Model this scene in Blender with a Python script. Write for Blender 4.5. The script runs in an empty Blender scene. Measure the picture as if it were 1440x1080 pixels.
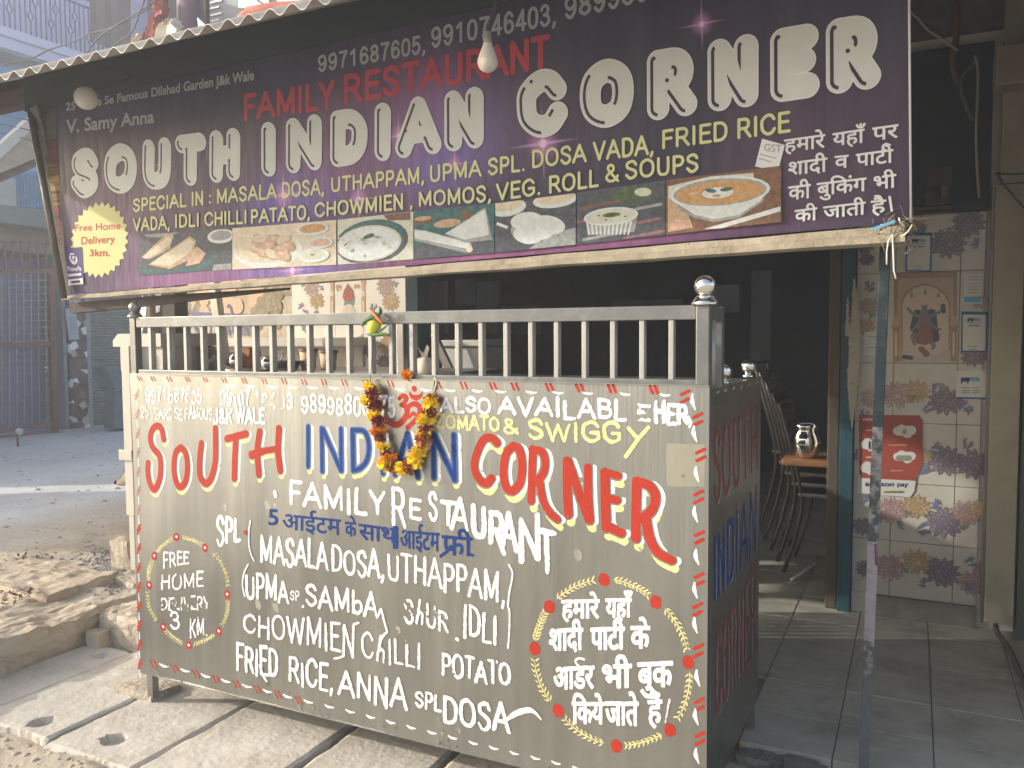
import bpy, bmesh, math, random
import numpy as np
from mathutils import Vector, Matrix
from mathutils.geometry import tessellate_polygon
S = bpy.context.scene
COL = S.collection
rad = math.radians

# ---------------------------------------------------------------- camera, sky, sun, exposure
CAM = np.array([2.54046, -2.05264, 1.34738])
RT = np.array([[0.89798064, 0.02018465, -0.43957178], [0.43999081, -0.05533782, 0.89629561], [-0.00623353, -0.99826365, -0.05857335]])
FPX = 1155.73
cd = bpy.data.cameras.new('camera'); cam = bpy.data.objects.new('camera', cd); COL.objects.link(cam); S.camera = cam
cd.sensor_width = 36; cd.lens = FPX / 1440 * 36; cd.clip_start = .05; cd.clip_end = 400
R_ = RT.T
cam.matrix_world = Matrix([[R_[0][i], -R_[1][i], -R_[2][i], CAM[i]] for i in range(3)] + [[0, 0, 0, 1]])
SUN_AZ, SUN_EL = 66, 19      # degrees left of the shop front's outward direction, and height
to_sun = Vector((-math.sin(rad(SUN_AZ)) * math.cos(rad(SUN_EL)), -math.cos(rad(SUN_AZ)) * math.cos(rad(SUN_EL)), math.sin(rad(SUN_EL))))
W = bpy.data.worlds.new('World'); S.world = W; W.use_nodes = True
wn = W.node_tree; sky = wn.nodes.new('ShaderNodeTexSky'); sky.sky_type = 'NISHITA'; sky.sun_disc = False
sky.sun_elevation = rad(SUN_EL); sky.sun_rotation = math.atan2(to_sun.x, to_sun.y)
sky.air_density = 1.0; sky.dust_density = 4.2; sky.ozone_density = 1.0
wn.links.new(sky.outputs[0], wn.nodes['Background'].inputs[0]); wn.nodes['Background'].inputs[1].default_value = .15
ld = bpy.data.lights.new('sun', 'SUN'); sun = bpy.data.objects.new('sun', ld); COL.objects.link(sun)
ld.energy = 2.9; ld.angle = rad(.9); ld.color = (1, .94, .83)
sun.rotation_euler = to_sun.to_track_quat('Z', 'Y').to_euler()
S.view_settings.view_transform = 'Standard'; S.view_settings.look = 'None'; S.view_settings.exposure = 1.42; S.view_settings.gamma = 1

def at(px, py, **k):
    """the point of a real surface (x=, y= or z= plane) that the photograph shows at a pixel: used to measure the place"""
    d = RT @ np.array([px - 720, py - 540, FPX]); (a, v), = k.items(); i = 'xyz'.index(a)
    return Vector(CAM + d * ((v - CAM[i]) / d[i]))

# ---------------------------------------------------------------- things, parts
def tagit(o, label, cat, group=None, kind=None):
    if label: o['label'] = label
    if cat: o['category'] = cat
    if group: o['group'] = group
    if kind: o['kind'] = kind
    return o
def thing(name, label, cat, loc=(0, 0, 0), group=None):
    o = bpy.data.objects.new(name, None); COL.objects.link(o); o.location = loc; o.empty_display_size = .05
    return tagit(o, label, cat, group)
def link(name, me, parent=None, mats=(), label=None):
    o = bpy.data.objects.new(name, me); COL.objects.link(o)
    for m in mats: me.materials.append(m)
    if parent:
        o.parent = parent
        if parent.parent is None: o.matrix_parent_inverse = Matrix.Translation(parent.location).inverted()
    if label: o['label'] = label
    return o
def obj(name, bm, mat, parent=None, label=None, smooth=False):
    me = bpy.data.meshes.new(name); bmesh.ops.recalc_face_normals(bm, faces=bm.faces); bm.to_mesh(me); bm.free()
    if smooth:
        for p in me.polygons: p.use_smooth = True
    return link(name, me, parent, mat if isinstance(mat, (list, tuple)) else [mat], label)
def struct(name, bm, mat, smooth=False):
    o = obj(name, bm, mat, None, None, smooth); o['kind'] = 'structure'; return o
def dup(root, loc, label=None, group=None):
    r = root.copy(); COL.objects.link(r); r.location = loc
    if label: r['label'] = label
    if group: r['group'] = group
    for ch in list(root.children):
        c = ch.copy(); COL.objects.link(c); c.parent = r
        for g in ch.children:
            d = g.copy(); COL.objects.link(d); d.parent = c
    return r

# ---------------------------------------------------------------- shapes
def B(): return bmesh.new()
def box(bm, a, b, bev=0, mi=0):
    a, b = Vector(a), Vector(b)
    g = bmesh.ops.create_cube(bm, size=1)['verts']
    for v in g: v.co = Vector((a[i] + (b[i] - a[i]) * (v.co[i] + .5) for i in range(3)))
    fs = list({f for v in g for f in v.link_faces})
    for f in fs: f.material_index = mi
    if bev:
        bmesh.ops.bevel(bm, geom=list({e for v in g for e in v.link_edges}), offset=bev, segments=2, affect='EDGES', profile=.6)
    return fs
def ring_frames(pts):
    pts = [Vector(p) for p in pts]; out = []
    up = Vector((0, 0, 1))
    for i, p in enumerate(pts):
        t = (pts[min(i + 1, len(pts) - 1)] - pts[max(i - 1, 0)]).normalized()
        if abs(t.dot(up)) > .95: up = Vector((1, 0, 0)) if abs(t.x) < .9 else Vector((0, 1, 0))
        x = t.cross(up).normalized(); y = x.cross(t).normalized(); up = y
        out.append((p, x, y))
    return out
def tube(bm, pts, r, n=10, mi=0, square=False, cap=True):
    rs = r if isinstance(r, (list, tuple)) else [r] * len(pts)
    rings = []
    for (p, x, y), rr in zip(ring_frames(pts), rs):
        if square: offs = [(1, 1), (-1, 1), (-1, -1), (1, -1)]
        else: offs = [(math.cos(2 * math.pi * k / n), math.sin(2 * math.pi * k / n)) for k in range(n)]
        rings.append([bm.verts.new(p + x * (u * rr) + y * (v * rr)) for u, v in offs])
    for a, b in zip(rings, rings[1:]):
        for k in range(len(a)):
            f = bm.faces.new((a[k], a[(k + 1) % len(a)], b[(k + 1) % len(a)], b[k])); f.material_index = mi; f.smooth = not square
    if cap:
        for q in (rings[0][::-1], rings[-1]):
            f = bm.faces.new(q); f.material_index = mi
def lathe(bm, prof, c, n=28, mi=0, axis=None):
    c = Vector(c); rings = []
    for r, z in prof:
        rings.append([bm.verts.new(c + Vector((math.cos(2 * math.pi * k / n) * max(r, 1e-4), math.sin(2 * math.pi * k / n) * max(r, 1e-4), z))) for k in range(n)])
    for a, b in zip(rings, rings[1:]):
        for k in range(n):
            f = bm.faces.new((a[k], a[(k + 1) % n], b[(k + 1) % n], b[k])); f.material_index = mi; f.smooth = True
def quad(bm, pts, mi=0):
    f = bm.faces.new([bm.verts.new(Vector(p)) for p in pts]); f.material_index = mi; return f
def prism(bm, pts, dvec, mi=0):
    d = Vector(dvec); a = [bm.verts.new(Vector(p)) for p in pts]; b = [bm.verts.new(Vector(p) + d) for p in pts]
    fs = [bm.faces.new(a[::-1]), bm.faces.new(b)]
    for i in range(len(a)): fs.append(bm.faces.new((a[i], a[(i + 1) % len(a)], b[(i + 1) % len(a)], b[i])))
    for f in fs: f.material_index = mi
def catmull(pts, n=6, closed=False):
    P = [np.array(p, float) for p in pts]; out = []
    m = len(P)
    for i in range(m if closed else m - 1):
        p0 = P[(i - 1) % m] if closed or i > 0 else 2 * P[0] - P[1]
        p1 = P[i]; p2 = P[(i + 1) % m]
        p3 = P[(i + 2) % m] if closed or i + 2 < m else 2 * P[-1] - P[-2]
        for k in range(n):
            t = k / n
            out.append(.5 * (2 * p1 + (p2 - p0) * t + (2 * p0 - 5 * p1 + 4 * p2 - p3) * t * t + (3 * p1 - p0 - 3 * p2 + p3) * t ** 3))
    out.append(P[0] if closed else P[-1])
    return out
def vnoise(rng, x, y, cell):
    """smooth value noise on arrays"""
    tab = rng.random((64, 64)); X = x / cell; Y = y / cell
    xi = np.floor(X).astype(int); yi = np.floor(Y).astype(int); fx = X - xi; fy = Y - yi
    fx = fx * fx * (3 - 2 * fx); fy = fy * fy * (3 - 2 * fy)
    g = lambda a, b: tab[a % 64, b % 64]
    return (g(xi, yi) * (1 - fx) + g(xi + 1, yi) * fx) * (1 - fy) + (g(xi, yi + 1) * (1 - fx) + g(xi + 1, yi + 1) * fx) * fy
def rock(bm, a, b, seed, cuts=5, amp=.02, mi=0):
    """a weathered block between two corners"""
    rng = np.random.default_rng(seed); a, b = Vector(a), Vector(b)
    g = bmesh.ops.create_cube(bm, size=1)['verts']
    bmesh.ops.subdivide_edges(bm, edges=bm.edges[:], cuts=cuts, use_grid_fill=True); vs = bm.verts[:]
    from mathutils import noise as nz_
    off = Vector((seed * 3.7, seed * 1.3, seed * 2.1)); sz = (b - a).length
    for v in vs:
        c = v.co.copy(); c = c.lerp(c.normalized() * .72, .12)
        p = Vector((a[i] + (b[i] - a[i]) * (c[i] + .5) for i in range(3)))
        n1 = nz_.noise_vector(p * 5 + off); n2 = nz_.noise_vector(p * 17 + off); n3 = nz_.noise_vector(p * 48 + off); cell = nz_.cell_vector(p * 13 + off + n1 * .8) - Vector((.5, .5, .5))
        v.co = p + n1 * amp * 1.5 + n2 * amp * .75 + n3 * amp * .42 + cell * amp * .55

# ---------------------------------------------------------------- materials
def mat(name, c, rough=.7, metal=0, c2=None, scale=6, contrast=.5, bump=0, bscale=60, stretch=(1, 1, 1), dirt=None, dirt_scale=2.5, dirt_amt=.5, spec=.3, emit=None, rvar=0):
    m = bpy.data.materials.new(name); m.use_nodes = True; N = m.node_tree.nodes; L = m.node_tree.links; p = N['Principled BSDF']
    p.inputs['Roughness'].default_value = rough; p.inputs['Metallic'].default_value = metal; p.inputs['Specular IOR Level'].default_value = spec
    tc = N.new('ShaderNodeTexCoord'); mp = N.new('ShaderNodeMapping'); mp.inputs['Scale'].default_value = stretch
    L.new(tc.outputs['Object'], mp.inputs[0])
    c2 = c2 or tuple(x * .72 for x in c)
    n = N.new('ShaderNodeTexNoise'); n.inputs['Scale'].default_value = scale; n.inputs['Detail'].default_value = 7; n.inputs['Roughness'].default_value = .62
    L.new(mp.outputs[0], n.inputs[0])
    r = N.new('ShaderNodeValToRGB'); r.color_ramp.elements[0].position = .5 - contrast / 2; r.color_ramp.elements[1].position = .5 + contrast / 2
    r.color_ramp.elements[0].color = (*c2, 1); r.color_ramp.elements[1].color = (*c, 1); L.new(n.outputs[0], r.inputs[0])
    out = r.outputs[0]
    if dirt:
        n2 = N.new('ShaderNodeTexNoise'); n2.inputs['Scale'].default_value = dirt_scale; n2.inputs['Detail'].default_value = 9; n2.inputs['Roughness'].default_value = .7
        L.new(tc.outputs['Object'], n2.inputs[0])
        r2 = N.new('ShaderNodeValToRGB'); r2.color_ramp.elements[0].position = .48; r2.color_ramp.elements[1].position = .68
        r2.color_ramp.elements[1].color = (dirt_amt,) * 3 + (1,); L.new(n2.outputs[0], r2.inputs[0])
        mx = N.new('ShaderNodeMix'); mx.data_type = 'RGBA'; L.new(r2.outputs[0], mx.inputs[0]); L.new(out, mx.inputs[6]); mx.inputs[7].default_value = (*dirt, 1); out = mx.outputs[2]
    L.new(out, p.inputs['Base Color'])
    if rvar:
        mr = N.new('ShaderNodeMapRange'); mr.inputs[3].default_value = rough - rvar; mr.inputs[4].default_value = rough + rvar; L.new(n.outputs[0], mr.inputs[0]); L.new(mr.outputs[0], p.inputs['Roughness'])
    if bump:
        nb = N.new('ShaderNodeTexNoise'); nb.inputs['Scale'].default_value = bscale; nb.inputs['Detail'].default_value = 6; L.new(mp.outputs[0], nb.inputs[0])
        b = N.new('ShaderNodeBump'); b.inputs['Strength'].default_value = bump; b.inputs['Distance'].default_value = .01; L.new(nb.outputs[0], b.inputs['Height']); L.new(b.outputs[0], p.inputs['Normal'])
    return m
M = {}
def mm(k, *a, **kw): M[k] = mat(k, *a, **kw)
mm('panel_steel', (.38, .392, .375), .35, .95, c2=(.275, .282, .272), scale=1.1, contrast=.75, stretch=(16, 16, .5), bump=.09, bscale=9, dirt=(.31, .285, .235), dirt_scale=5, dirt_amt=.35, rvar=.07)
mm('panel_steel_shaded', (.26, .255, .23), .34, .9, c2=(.19, .185, .165), scale=1.5, stretch=(16, 16, .5), dirt=(.20, .17, .13), dirt_scale=5)  # darker copy of the panel steel; the side's shade is in its colour
mm('bar_steel', (.40, .40, .38), .40, .3, c2=(.32, .315, .295), scale=14)
mm('rail_steel', (.18, .19, .19), .40, .6, c2=(.13, .137, .137), scale=14, bump=.05, bscale=80, dirt=(.30, .29, .27), dirt_scale=16, dirt_amt=.35)
mm('chrome', (.82, .80, .76), .10, 1.0, c2=(.72, .70, .66), scale=20)
mm('dark_steel', (.35, .34, .32), .35, .8, scale=12)
mm('paint_white', (.72, .72, .72), .55, c2=(.62, .62, .62), scale=60, bump=.15, bscale=300, spec=.12)
mm('paint_faded', (.76, .75, .72), .5, c2=(.68, .67, .63), scale=60, spec=.12)
mm('paint_red', (.39, .038, .022), .5, c2=(.32, .03, .017), scale=50, bump=.15, bscale=250, spec=.12)
mm('paint_shaded_red', (.22, .06, .05), .5, c2=(.15, .05, .04), scale=20, spec=.12)  # sign red darkened; shade on the side panel is put into the colour
mm('paint_blue', (.011, .042, .19), .5, c2=(.008, .030, .14), scale=50, bump=.15, bscale=250, spec=.12)
mm('paint_light_blue', (.045, .13, .38), .5, scale=50, spec=.12)
mm('paint_yellow', (.72, .66, .30), .55, c2=(.62, .56, .24), scale=50, spec=.12)
mm('print_white', (.57, .60, .59), .45, c2=(.51, .54, .53), scale=12)
mm('print_edge', (.64, .65, .67), .45, c2=(.60, .61, .63), scale=12)
mm('print_grey', (.33, .35, .36), .45, c2=(.28, .30, .31), scale=12)
mm('print_dark', (.035, .030, .05), .45, scale=12)
mm('print_red', (.42, .045, .065), .45, c2=(.36, .04, .06), scale=12)
mm('print_yellow', (.58, .60, .31), .45, c2=(.51, .53, .27), scale=12)
mm('star_yellow', (.58, .58, .27), .5, c2=(.50, .51, .24), scale=8)
mm('tube_steel', (.16, .15, .135), .42, .75, c2=(.10, .095, .085), scale=9, bump=.1, bscale=60)
mm('grey_cloth', (.20, .19, .17), .9, c2=(.12, .115, .10), scale=9, bump=.4, bscale=120)
mm('cream_cloth', (.42, .37, .28), .85, c2=(.29, .25, .19), scale=14, bump=.35, bscale=90, dirt=(.14, .10, .07), dirt_scale=11, dirt_amt=.6)
mm('dark_wood', (.055, .045, .04), .8, scale=8, bump=.3, stretch=(1, 1, .2))
mm('wood', (.22, .17, .11), .8, c2=(.11, .085, .06), scale=8, bump=.4, stretch=(3, 3, .4))
mm('concrete', (.55, .515, .45), .9, c2=(.44, .405, .345), scale=5, bump=.4, bscale=45, dirt=(.27, .22, .16), dirt_scale=4, dirt_amt=.5)
mm('rough_concrete', (.47, .41, .33), .95, c2=(.33, .285, .22), scale=9, bump=1, bscale=40, dirt=(.22, .18, .13), dirt_scale=8, dirt_amt=.5)
mm('sandstone', (.50, .42, .325), .95, c2=(.36, .295, .22), scale=5, bump=1, bscale=22, dirt=(.24, .18, .12), dirt_scale=6, dirt_amt=.5)
mm('soil', (.40, .345, .27), .98, c2=(.27, .225, .17), scale=3, bump=1, bscale=26, dirt=(.22, .18, .13), dirt_scale=9, dirt_amt=.6)
mm('iron_roof', (.44, .42, .38), .6, .25, c2=(.30, .27, .24), scale=5, bump=.1, dirt=(.20, .13, .09), dirt_scale=6, dirt_amt=.4)
mm('roof_beam', (.10, .075, .065), .8, scale=8, bump=.2)
mm('plaster', (.50, .43, .33), .95, c2=(.38, .32, .235), scale=6, bump=1, bscale=22)
mm('pink_plaster', (.66, .44, .31), .95, c2=(.56, .37, .26), scale=10, bump=.7, bscale=40)
mm('dark_plaster', (.33, .28, .20), .95, c2=(.24, .20, .14), scale=10, bump=1, bscale=30)
mm('wall_white', (.62, .58, .52), .8, c2=(.52, .48, .42), scale=5, bump=.2)
mm('tile', (.49, .475, .42), .25, c2=(.42, .40, .35), scale=9, spec=.5, dirt=(.40, .36, .29), dirt_scale=5, dirt_amt=.4)
mm('sunlit_tile', (.66, .64, .58), .25, c2=(.58, .55, .49), scale=9, spec=.5)  # brighter tile copy; sunlight on the left wall is put into its colour
mm('grout', (.25, .22, .18), .9)
mm('teal_paint', (.022, .075, .095), .5, c2=(.016, .05, .062), scale=9, bump=.3, bscale=40, dirt=(.025, .085, .15), dirt_scale=3, dirt_amt=.8)
mm('chipped', (.33, .32, .27), .7, c2=(.25, .24, .2), scale=20)
mm('post_wood', (.09, .075, .058), .85, c2=(.07, .055, .04), scale=9, bump=.4, stretch=(3, 3, .5))
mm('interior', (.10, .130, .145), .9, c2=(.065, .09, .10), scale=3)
mm('interior_item', (.24, .28, .29), .8, scale=5)
mm('cream_metal', (.36, .335, .25), .55, c2=(.31, .285, .21), scale=2.5, bump=.08, dirt=(.22, .19, .13), dirt_scale=6, dirt_amt=.4)
mm('beige_box', (.34, .28, .22), .5, scale=4)
mm('floor_stone', (.47, .46, .39), .5, c2=(.32, .315, .27), scale=5, bump=.25, bscale=50, dirt=(.17, .165, .145), dirt_scale=3.6, dirt_amt=.7, stretch=(1, 3, 1), rvar=.15)
mm('grey_stone', (.20, .20, .175), .6, c2=(.14, .14, .125), scale=12)
mm('brown_plinth', (.16, .10, .075), .6, scale=12)
mm('black', (.018, .018, .02), .5)
mm('aluminium', (.55, .53, .50), .33, .85, c2=(.44, .42, .40), scale=10)
mm('aluminium_dark', (.20, .19, .18), .45, .6, scale=8)
mm('brown_lid', (.16, .07, .05), .6)
mm('cup_cream', (.58, .42, .28), .7, c2=(.48, .34, .22), scale=8)
mm('cabinet_grey', (.42, .43, .42), .5, .2, c2=(.34, .35, .34), scale=6)
mm('rust_pot', (.34, .12, .05), .7, scale=16)
mm('white_metal', (.48, .465, .41), .5, c2=(.39, .37, .32), scale=4, dirt=(.45, .40, .33), dirt_scale=6, dirt_amt=.4)
mm('table_wood', (.30, .135, .06), .5, c2=(.15, .065, .035), scale=24, bump=.2)
mm('bulb_white', (.62, .58, .52), .4, c2=(.55, .51, .45), scale=3)
mm('bulb_grey', (.30, .29, .27), .5)
mm('marigold_yellow', (.95, .72, .03), .8, c2=(.85, .56, .015), scale=90)
mm('marigold_orange', (.85, .32, .01), .8, c2=(.7, .22, .01), scale=90)
mm('marigold_maroon', (.26, .045, .04), .85, c2=(.15, .03, .025), scale=90)
mm('marigold_rust', (.50, .20, .04), .85, c2=(.30, .09, .03), scale=90)
mm('leaf', (.07, .15, .035), .6, c2=(.04, .09, .02), scale=40)
mm('lime', (.62, .62, .07), .4, c2=(.50, .52, .05), scale=40, bump=.1, bscale=200)
mm('chilli_red', (.62, .20, .07), .4, c2=(.45, .12, .05), scale=30)
mm('thread', (.75, .70, .62), .8)
mm('plastic', (.68, .60, .45), .35, c2=(.55, .47, .34), scale=14)
mm('cable', (.36, .33, .26), .6); mm('dark_cable', (.06, .06, .07), .6); mm('rust_cable', (.16, .08, .05), .7)
mm('dog_fur', (.60, .50, .37), .9, c2=(.50, .40, .28), scale=30, bump=.5, bscale=160)
mm('lilac', (.66, .66, .90), .85, c2=(.60, .60, .84), scale=2)
mm('lilac_light', (.74, .74, .93), .85, c2=(.69, .69, .9), scale=2)
mm('soffit', (.36, .48, .52), .9, c2=(.21, .30, .34), scale=2)
mm('blue_wall', (.20, .42, .62), .8, c2=(.07, .20, .36), scale=2)
mm('blue_rail', (.16, .36, .55), .6)
mm('rail_dark', (.13, .14, .25), .6)
mm('maroon', (.20, .13, .15), .8, c2=(.15, .10, .12), scale=2)
mm('curtain', (.22, .20, .19), .9, scale=3)
mm('grey_wall', (.33, .34, .31), .9, c2=(.22, .24, .22), scale=1.2, bump=.3)
mm('tan_wall', (.52, .40, .28), .9, c2=(.42, .33, .24), scale=1.5)
mm('old_wall', (.34, .29, .23), .95, c2=(.25, .22, .18), scale=2, bump=.4, dirt=(.20, .19, .17), dirt_scale=1.5, dirt_amt=.6)
mm('mould', (.20, .235, .22), .95, c2=(.13, .16, .15), scale=3, bump=.4)
mm('violet_door', (.27, .26, .44), .6, c2=(.21, .21, .36), scale=2, dirt=(.30, .24, .19), dirt_scale=1.6, dirt_amt=.8)
mm('rust_frame', (.24, .13, .11), .8, scale=8)
mm('shutter', (.36, .36, .33), .6, .1, c2=(.28, .275, .25), scale=2, dirt=(.22, .19, .15), dirt_scale=3, dirt_amt=.5)
mm('guide', (.38, .43, .42), .6, scale=6)
mm('bin', (.20, .24, .26), .6, scale=5)
mm('paper', (.55, .58, .62), .8, scale=5); mm('paper_line', (.30, .32, .36), .8)
mm('pink_paint', (.40, .37, .375), .7, c2=(.28, .25, .255), scale=25, dirt=(.08, .10, .12), dirt_scale=25, dirt_amt=.8)
mm('pole_teal', (.009, .026, .035), .6, c2=(.009, .018, .022), scale=14, bump=.2, dirt=(.10, .09, .08), dirt_scale=20, dirt_amt=.5)
mm('pole_blue', (.12, .145, .16), .6, c2=(.07, .09, .105), scale=14, bump=.2, dirt=(.22, .19, .15), dirt_scale=25, dirt_amt=.6)
mm('pole_mix', (.34, .31, .32), .7, c2=(.08, .09, .09), scale=26, contrast=.15, bump=.3)
mm('magenta', (.24, .07, .20), .6)
mm('straw', (.28, .22, .14), .9, c2=(.16, .12, .08), scale=30)
mm('red_cloth', (.36, .13, .10), .9, c2=(.25, .08, .06), scale=5, bump=.5, bscale=20)
mm('tarp', (.48, .40, .30), .8, c2=(.36, .29, .21), scale=4, dirt=(.22, .17, .12), dirt_scale=5)
mm('yellow_strip', (.40, .28, .10), .8, c2=(.08, .04, .03), scale=9, contrast=.2, stretch=(.2, .2, 6))
mm('red_strip', (.20, .06, .06), .8, c2=(.05, .035, .035), scale=9, contrast=.2, stretch=(.2, .2, 6))
mm('brown_strip', (.11, .10, .10), .8, c2=(.06, .06, .06), scale=9, contrast=.3, stretch=(.2, .2, 6))
mm('pillar_stone', (.14, .12, .10), .7, scale=4)
mm('poster_red', (.30, .065, .045), .45, c2=(.26, .055, .04), scale=4); mm('poster_white', (.55, .55, .52), .45, c2=(.5, .5, .48), scale=6); mm('poster_yellow', (.42, .36, .08), .5)
mm('poster_blue', (.03, .12, .30), .4); mm('poster_cyan', (.10, .38, .55), .4); mm('poster_navy', (.02, .05, .12), .4); mm('sticker_violet', (.07, .06, .22), .4)
mm('leaf_litter', (.10, .075, .06), .9, scale=30)
mm('gravel_grey', (.30, .30, .28), .9, c2=(.20, .20, .19), scale=40)
# ---------------------------------------------------------------- paint: brush strokes and print become flat shapes lying on a surface
class Plane:
    def __init__(s, O, U, V, ripple=None, k=None):
        s.O = np.array(O, float); s.U = np.array(U, float) / np.linalg.norm(U); V = np.array(V, float); V = V - s.U * V.dot(s.U); s.V = V / np.linalg.norm(V)
        s.N = np.cross(s.U, s.V); s.rip = ripple; s.k = k or (.0003 if ripple else .00005)
    def px(s, x, y):
        d = RT @ np.array([x - 720, y - 540, FPX]); t = (s.O - CAM).dot(s.N) / d.dot(s.N); p = CAM + d * t - s.O
        return np.array([p.dot(s.U), p.dot(s.V)])
    def scale(s, x, y):
        return np.linalg.norm(s.px(x, y + 2) - s.px(x, y - 2)) / 4
    def w(s, uv, off=0):
        uv = np.asarray(uv, float); q = s.O + uv[:, :1] * s.U + uv[:, 1:2] * s.V
        o = off + (s.rip(uv[:, 0], uv[:, 1]) if s.rip else 0)
        return q + np.outer(np.broadcast_to(o, len(uv)), s.N)
def field(strokes, res, pad=.006, polys=()):
    P = np.concatenate([np.asarray(s[0], float) for s in strokes] + [np.asarray(e, float).reshape(-1, 2) for e in polys])
    mr = max([np.max(s[1]) for s in strokes] + [0]) + pad
    u0, v0 = P.min(0) - mr; u1, v1 = P.max(0) + mr
    nx, ny = int((u1 - u0) / res) + 2, int((v1 - v0) / res) + 2
    F = np.full((nx, ny), -.02); gu = u0 + np.arange(nx) * res; gv = v0 + np.arange(ny) * res
    for pts, r in strokes:
        pts = np.asarray(pts, float); rr = np.broadcast_to(np.asarray(r, float), len(pts)) if np.ndim(r) == 0 else np.interp(np.linspace(0, 1, len(pts)), np.linspace(0, 1, len(r)), r)
        if len(pts) == 1: pts = np.vstack([pts, pts + 1e-5]); rr = np.repeat(rr, 2)
        for a, b, ra, rb in zip(pts, pts[1:], rr, rr[1:]):
            m = max(ra, rb) + pad
            i0, i1 = max(0, int((min(a[0], b[0]) - m - u0) / res)), min(nx, int((max(a[0], b[0]) + m - u0) / res) + 2)
            j0, j1 = max(0, int((min(a[1], b[1]) - m - v0) / res)), min(ny, int((max(a[1], b[1]) + m - v0) / res) + 2)
            if i0 >= i1 or j0 >= j1: continue
            X, Y = np.meshgrid(gu[i0:i1], gv[j0:j1], indexing='ij'); d = b - a; L2 = d.dot(d) + 1e-12
            t = np.clip(((X - a[0]) * d[0] + (Y - a[1]) * d[1]) / L2, 0, 1)
            D = np.hypot(X - a[0] - t * d[0], Y - a[1] - t * d[1])
            F[i0:i1, j0:j1] = np.maximum(F[i0:i1, j0:j1], ra + (rb - ra) * t - D)
    if len(polys):                      # filled outlines (glyphs): even-odd rule over their edges, list of (a, b)
        X, Y = np.meshgrid(gu, gv, indexing='ij'); ins = np.zeros(X.shape, bool)
        for a, b in polys:
            if a[1] == b[1]: continue
            c = (Y >= min(a[1], b[1])) & (Y < max(a[1], b[1]))
            ins ^= c & (X < a[0] + (Y - a[1]) / (b[1] - a[1]) * (b[0] - a[0]))
        F = np.where(ins, np.maximum(F, .003), F)
    return F, gu, gv
PAINT_SEQ = [0]
def march(F, gu, gv, maxrun=40):
    """filled contour of F>0 as polygons"""
    V = []; faces = []
    ins = F > 0; code = ins[:-1, :-1] * 1 + ins[1:, :-1] * 2 + ins[1:, 1:] * 4 + ins[:-1, 1:] * 8
    full = code == 15
    for j in range(full.shape[1]):
        row = np.flatnonzero(full[:, j])
        if not len(row): continue
        for run in np.split(row, np.flatnonzero(np.diff(row) > 1) + 1):
            for k in range(0, len(run), maxrun):
                a, b = run[k], run[min(k + maxrun, len(run)) - 1] + 1; n = len(V)
                V += [(gu[a], gv[j]), (gu[b], gv[j]), (gu[b], gv[j + 1]), (gu[a], gv[j + 1])]; faces.append((n, n + 1, n + 2, n + 3))
    C = ((0, 0), (1, 0), (1, 1), (0, 1))
    for i, j in np.argwhere((code > 0) & (code < 15)):
        n = len(V); k0 = n
        for k in range(4):
            a, b = C[k], C[(k + 1) % 4]; fa, fb = F[i + a[0], j + a[1]], F[i + b[0], j + b[1]]
            if fa > 0: V.append((gu[i + a[0]], gv[j + a[1]]))
            if (fa > 0) != (fb > 0):
                t = fa / (fa - fb); V.append((gu[i + a[0]] * (1 - t) + gu[i + b[0]] * t, gv[j + a[1]] * (1 - t) + gv[j + b[1]] * t))
        if len(V) - k0 >= 3: faces.append(tuple(range(k0, len(V))))
    return V, faces
class Layer:
    """one painted/printed part: several fields, several materials, one mesh"""
    def __init__(s, plane, off=.0015): s.pl = plane; s.off = off; s.k = plane.k; s.V = []; s.F = []; s.mi = []; s.mats = []; s.n = 0
    def add(s, F, gu, gv, m, step=True):
        V, f = march(F, gu, gv, 10 if s.pl.rip else 40)
        if not V: return
        if m not in s.mats: s.mats.append(m)
        n = sum(len(v) for v in s.V); s.V.append(s.pl.w(np.array(V), s.off + s.n * s.k)); s.F += [tuple(i + n for i in q) for q in f]; s.mi += [s.mats.index(m)] * len(f)
        if step: s.n += 1
    def poly(s, uv, m, step=True):
        if m not in s.mats: s.mats.append(m)
        n = sum(len(v) for v in s.V); s.V.append(s.pl.w(np.array(uv), s.off + s.n * s.k)); s.F.append(tuple(range(n, n + len(uv)))); s.mi.append(s.mats.index(m))
        if step: s.n += 1
    def stroke(s, strokes, m, res=.0015, wear=0, rough=.0, seed=0, cut=None, polys=()):
        F, gu, gv = field(strokes, res, polys=polys); F = worn(F, gu, gv, wear, rough, seed)
        if cut is not None: F = np.minimum(F, -cut(gu, gv))
        s.add(F, gu, gv, m)
    def build(s, name, parent, label=None):
        me = bpy.data.meshes.new(name); me.from_pydata(np.concatenate(s.V).tolist(), [], s.F)
        o = link(name, me, parent, [M[k] for k in s.mats], label); me.polygons.foreach_set('material_index', s.mi); me.update()
        return o
def worn(F, gu, gv, wear, rough, seed):
    if not wear and not rough: return F
    rng = np.random.default_rng(seed + 11); X, Y = np.meshgrid(gu, gv, indexing='ij')
    if rough: F = F + (vnoise(rng, X, Y, .006) - .5) * 2 * rough + (vnoise(rng, X, Y, .0025) - .5) * rough
    if wear:
        w = .55 * vnoise(rng, X, Y, .03) + .3 * vnoise(rng, X, Y, .009) + .15 * vnoise(rng, X, Y, .004)
        F = np.minimum(F, (w - wear) * .02)
    return F
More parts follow.
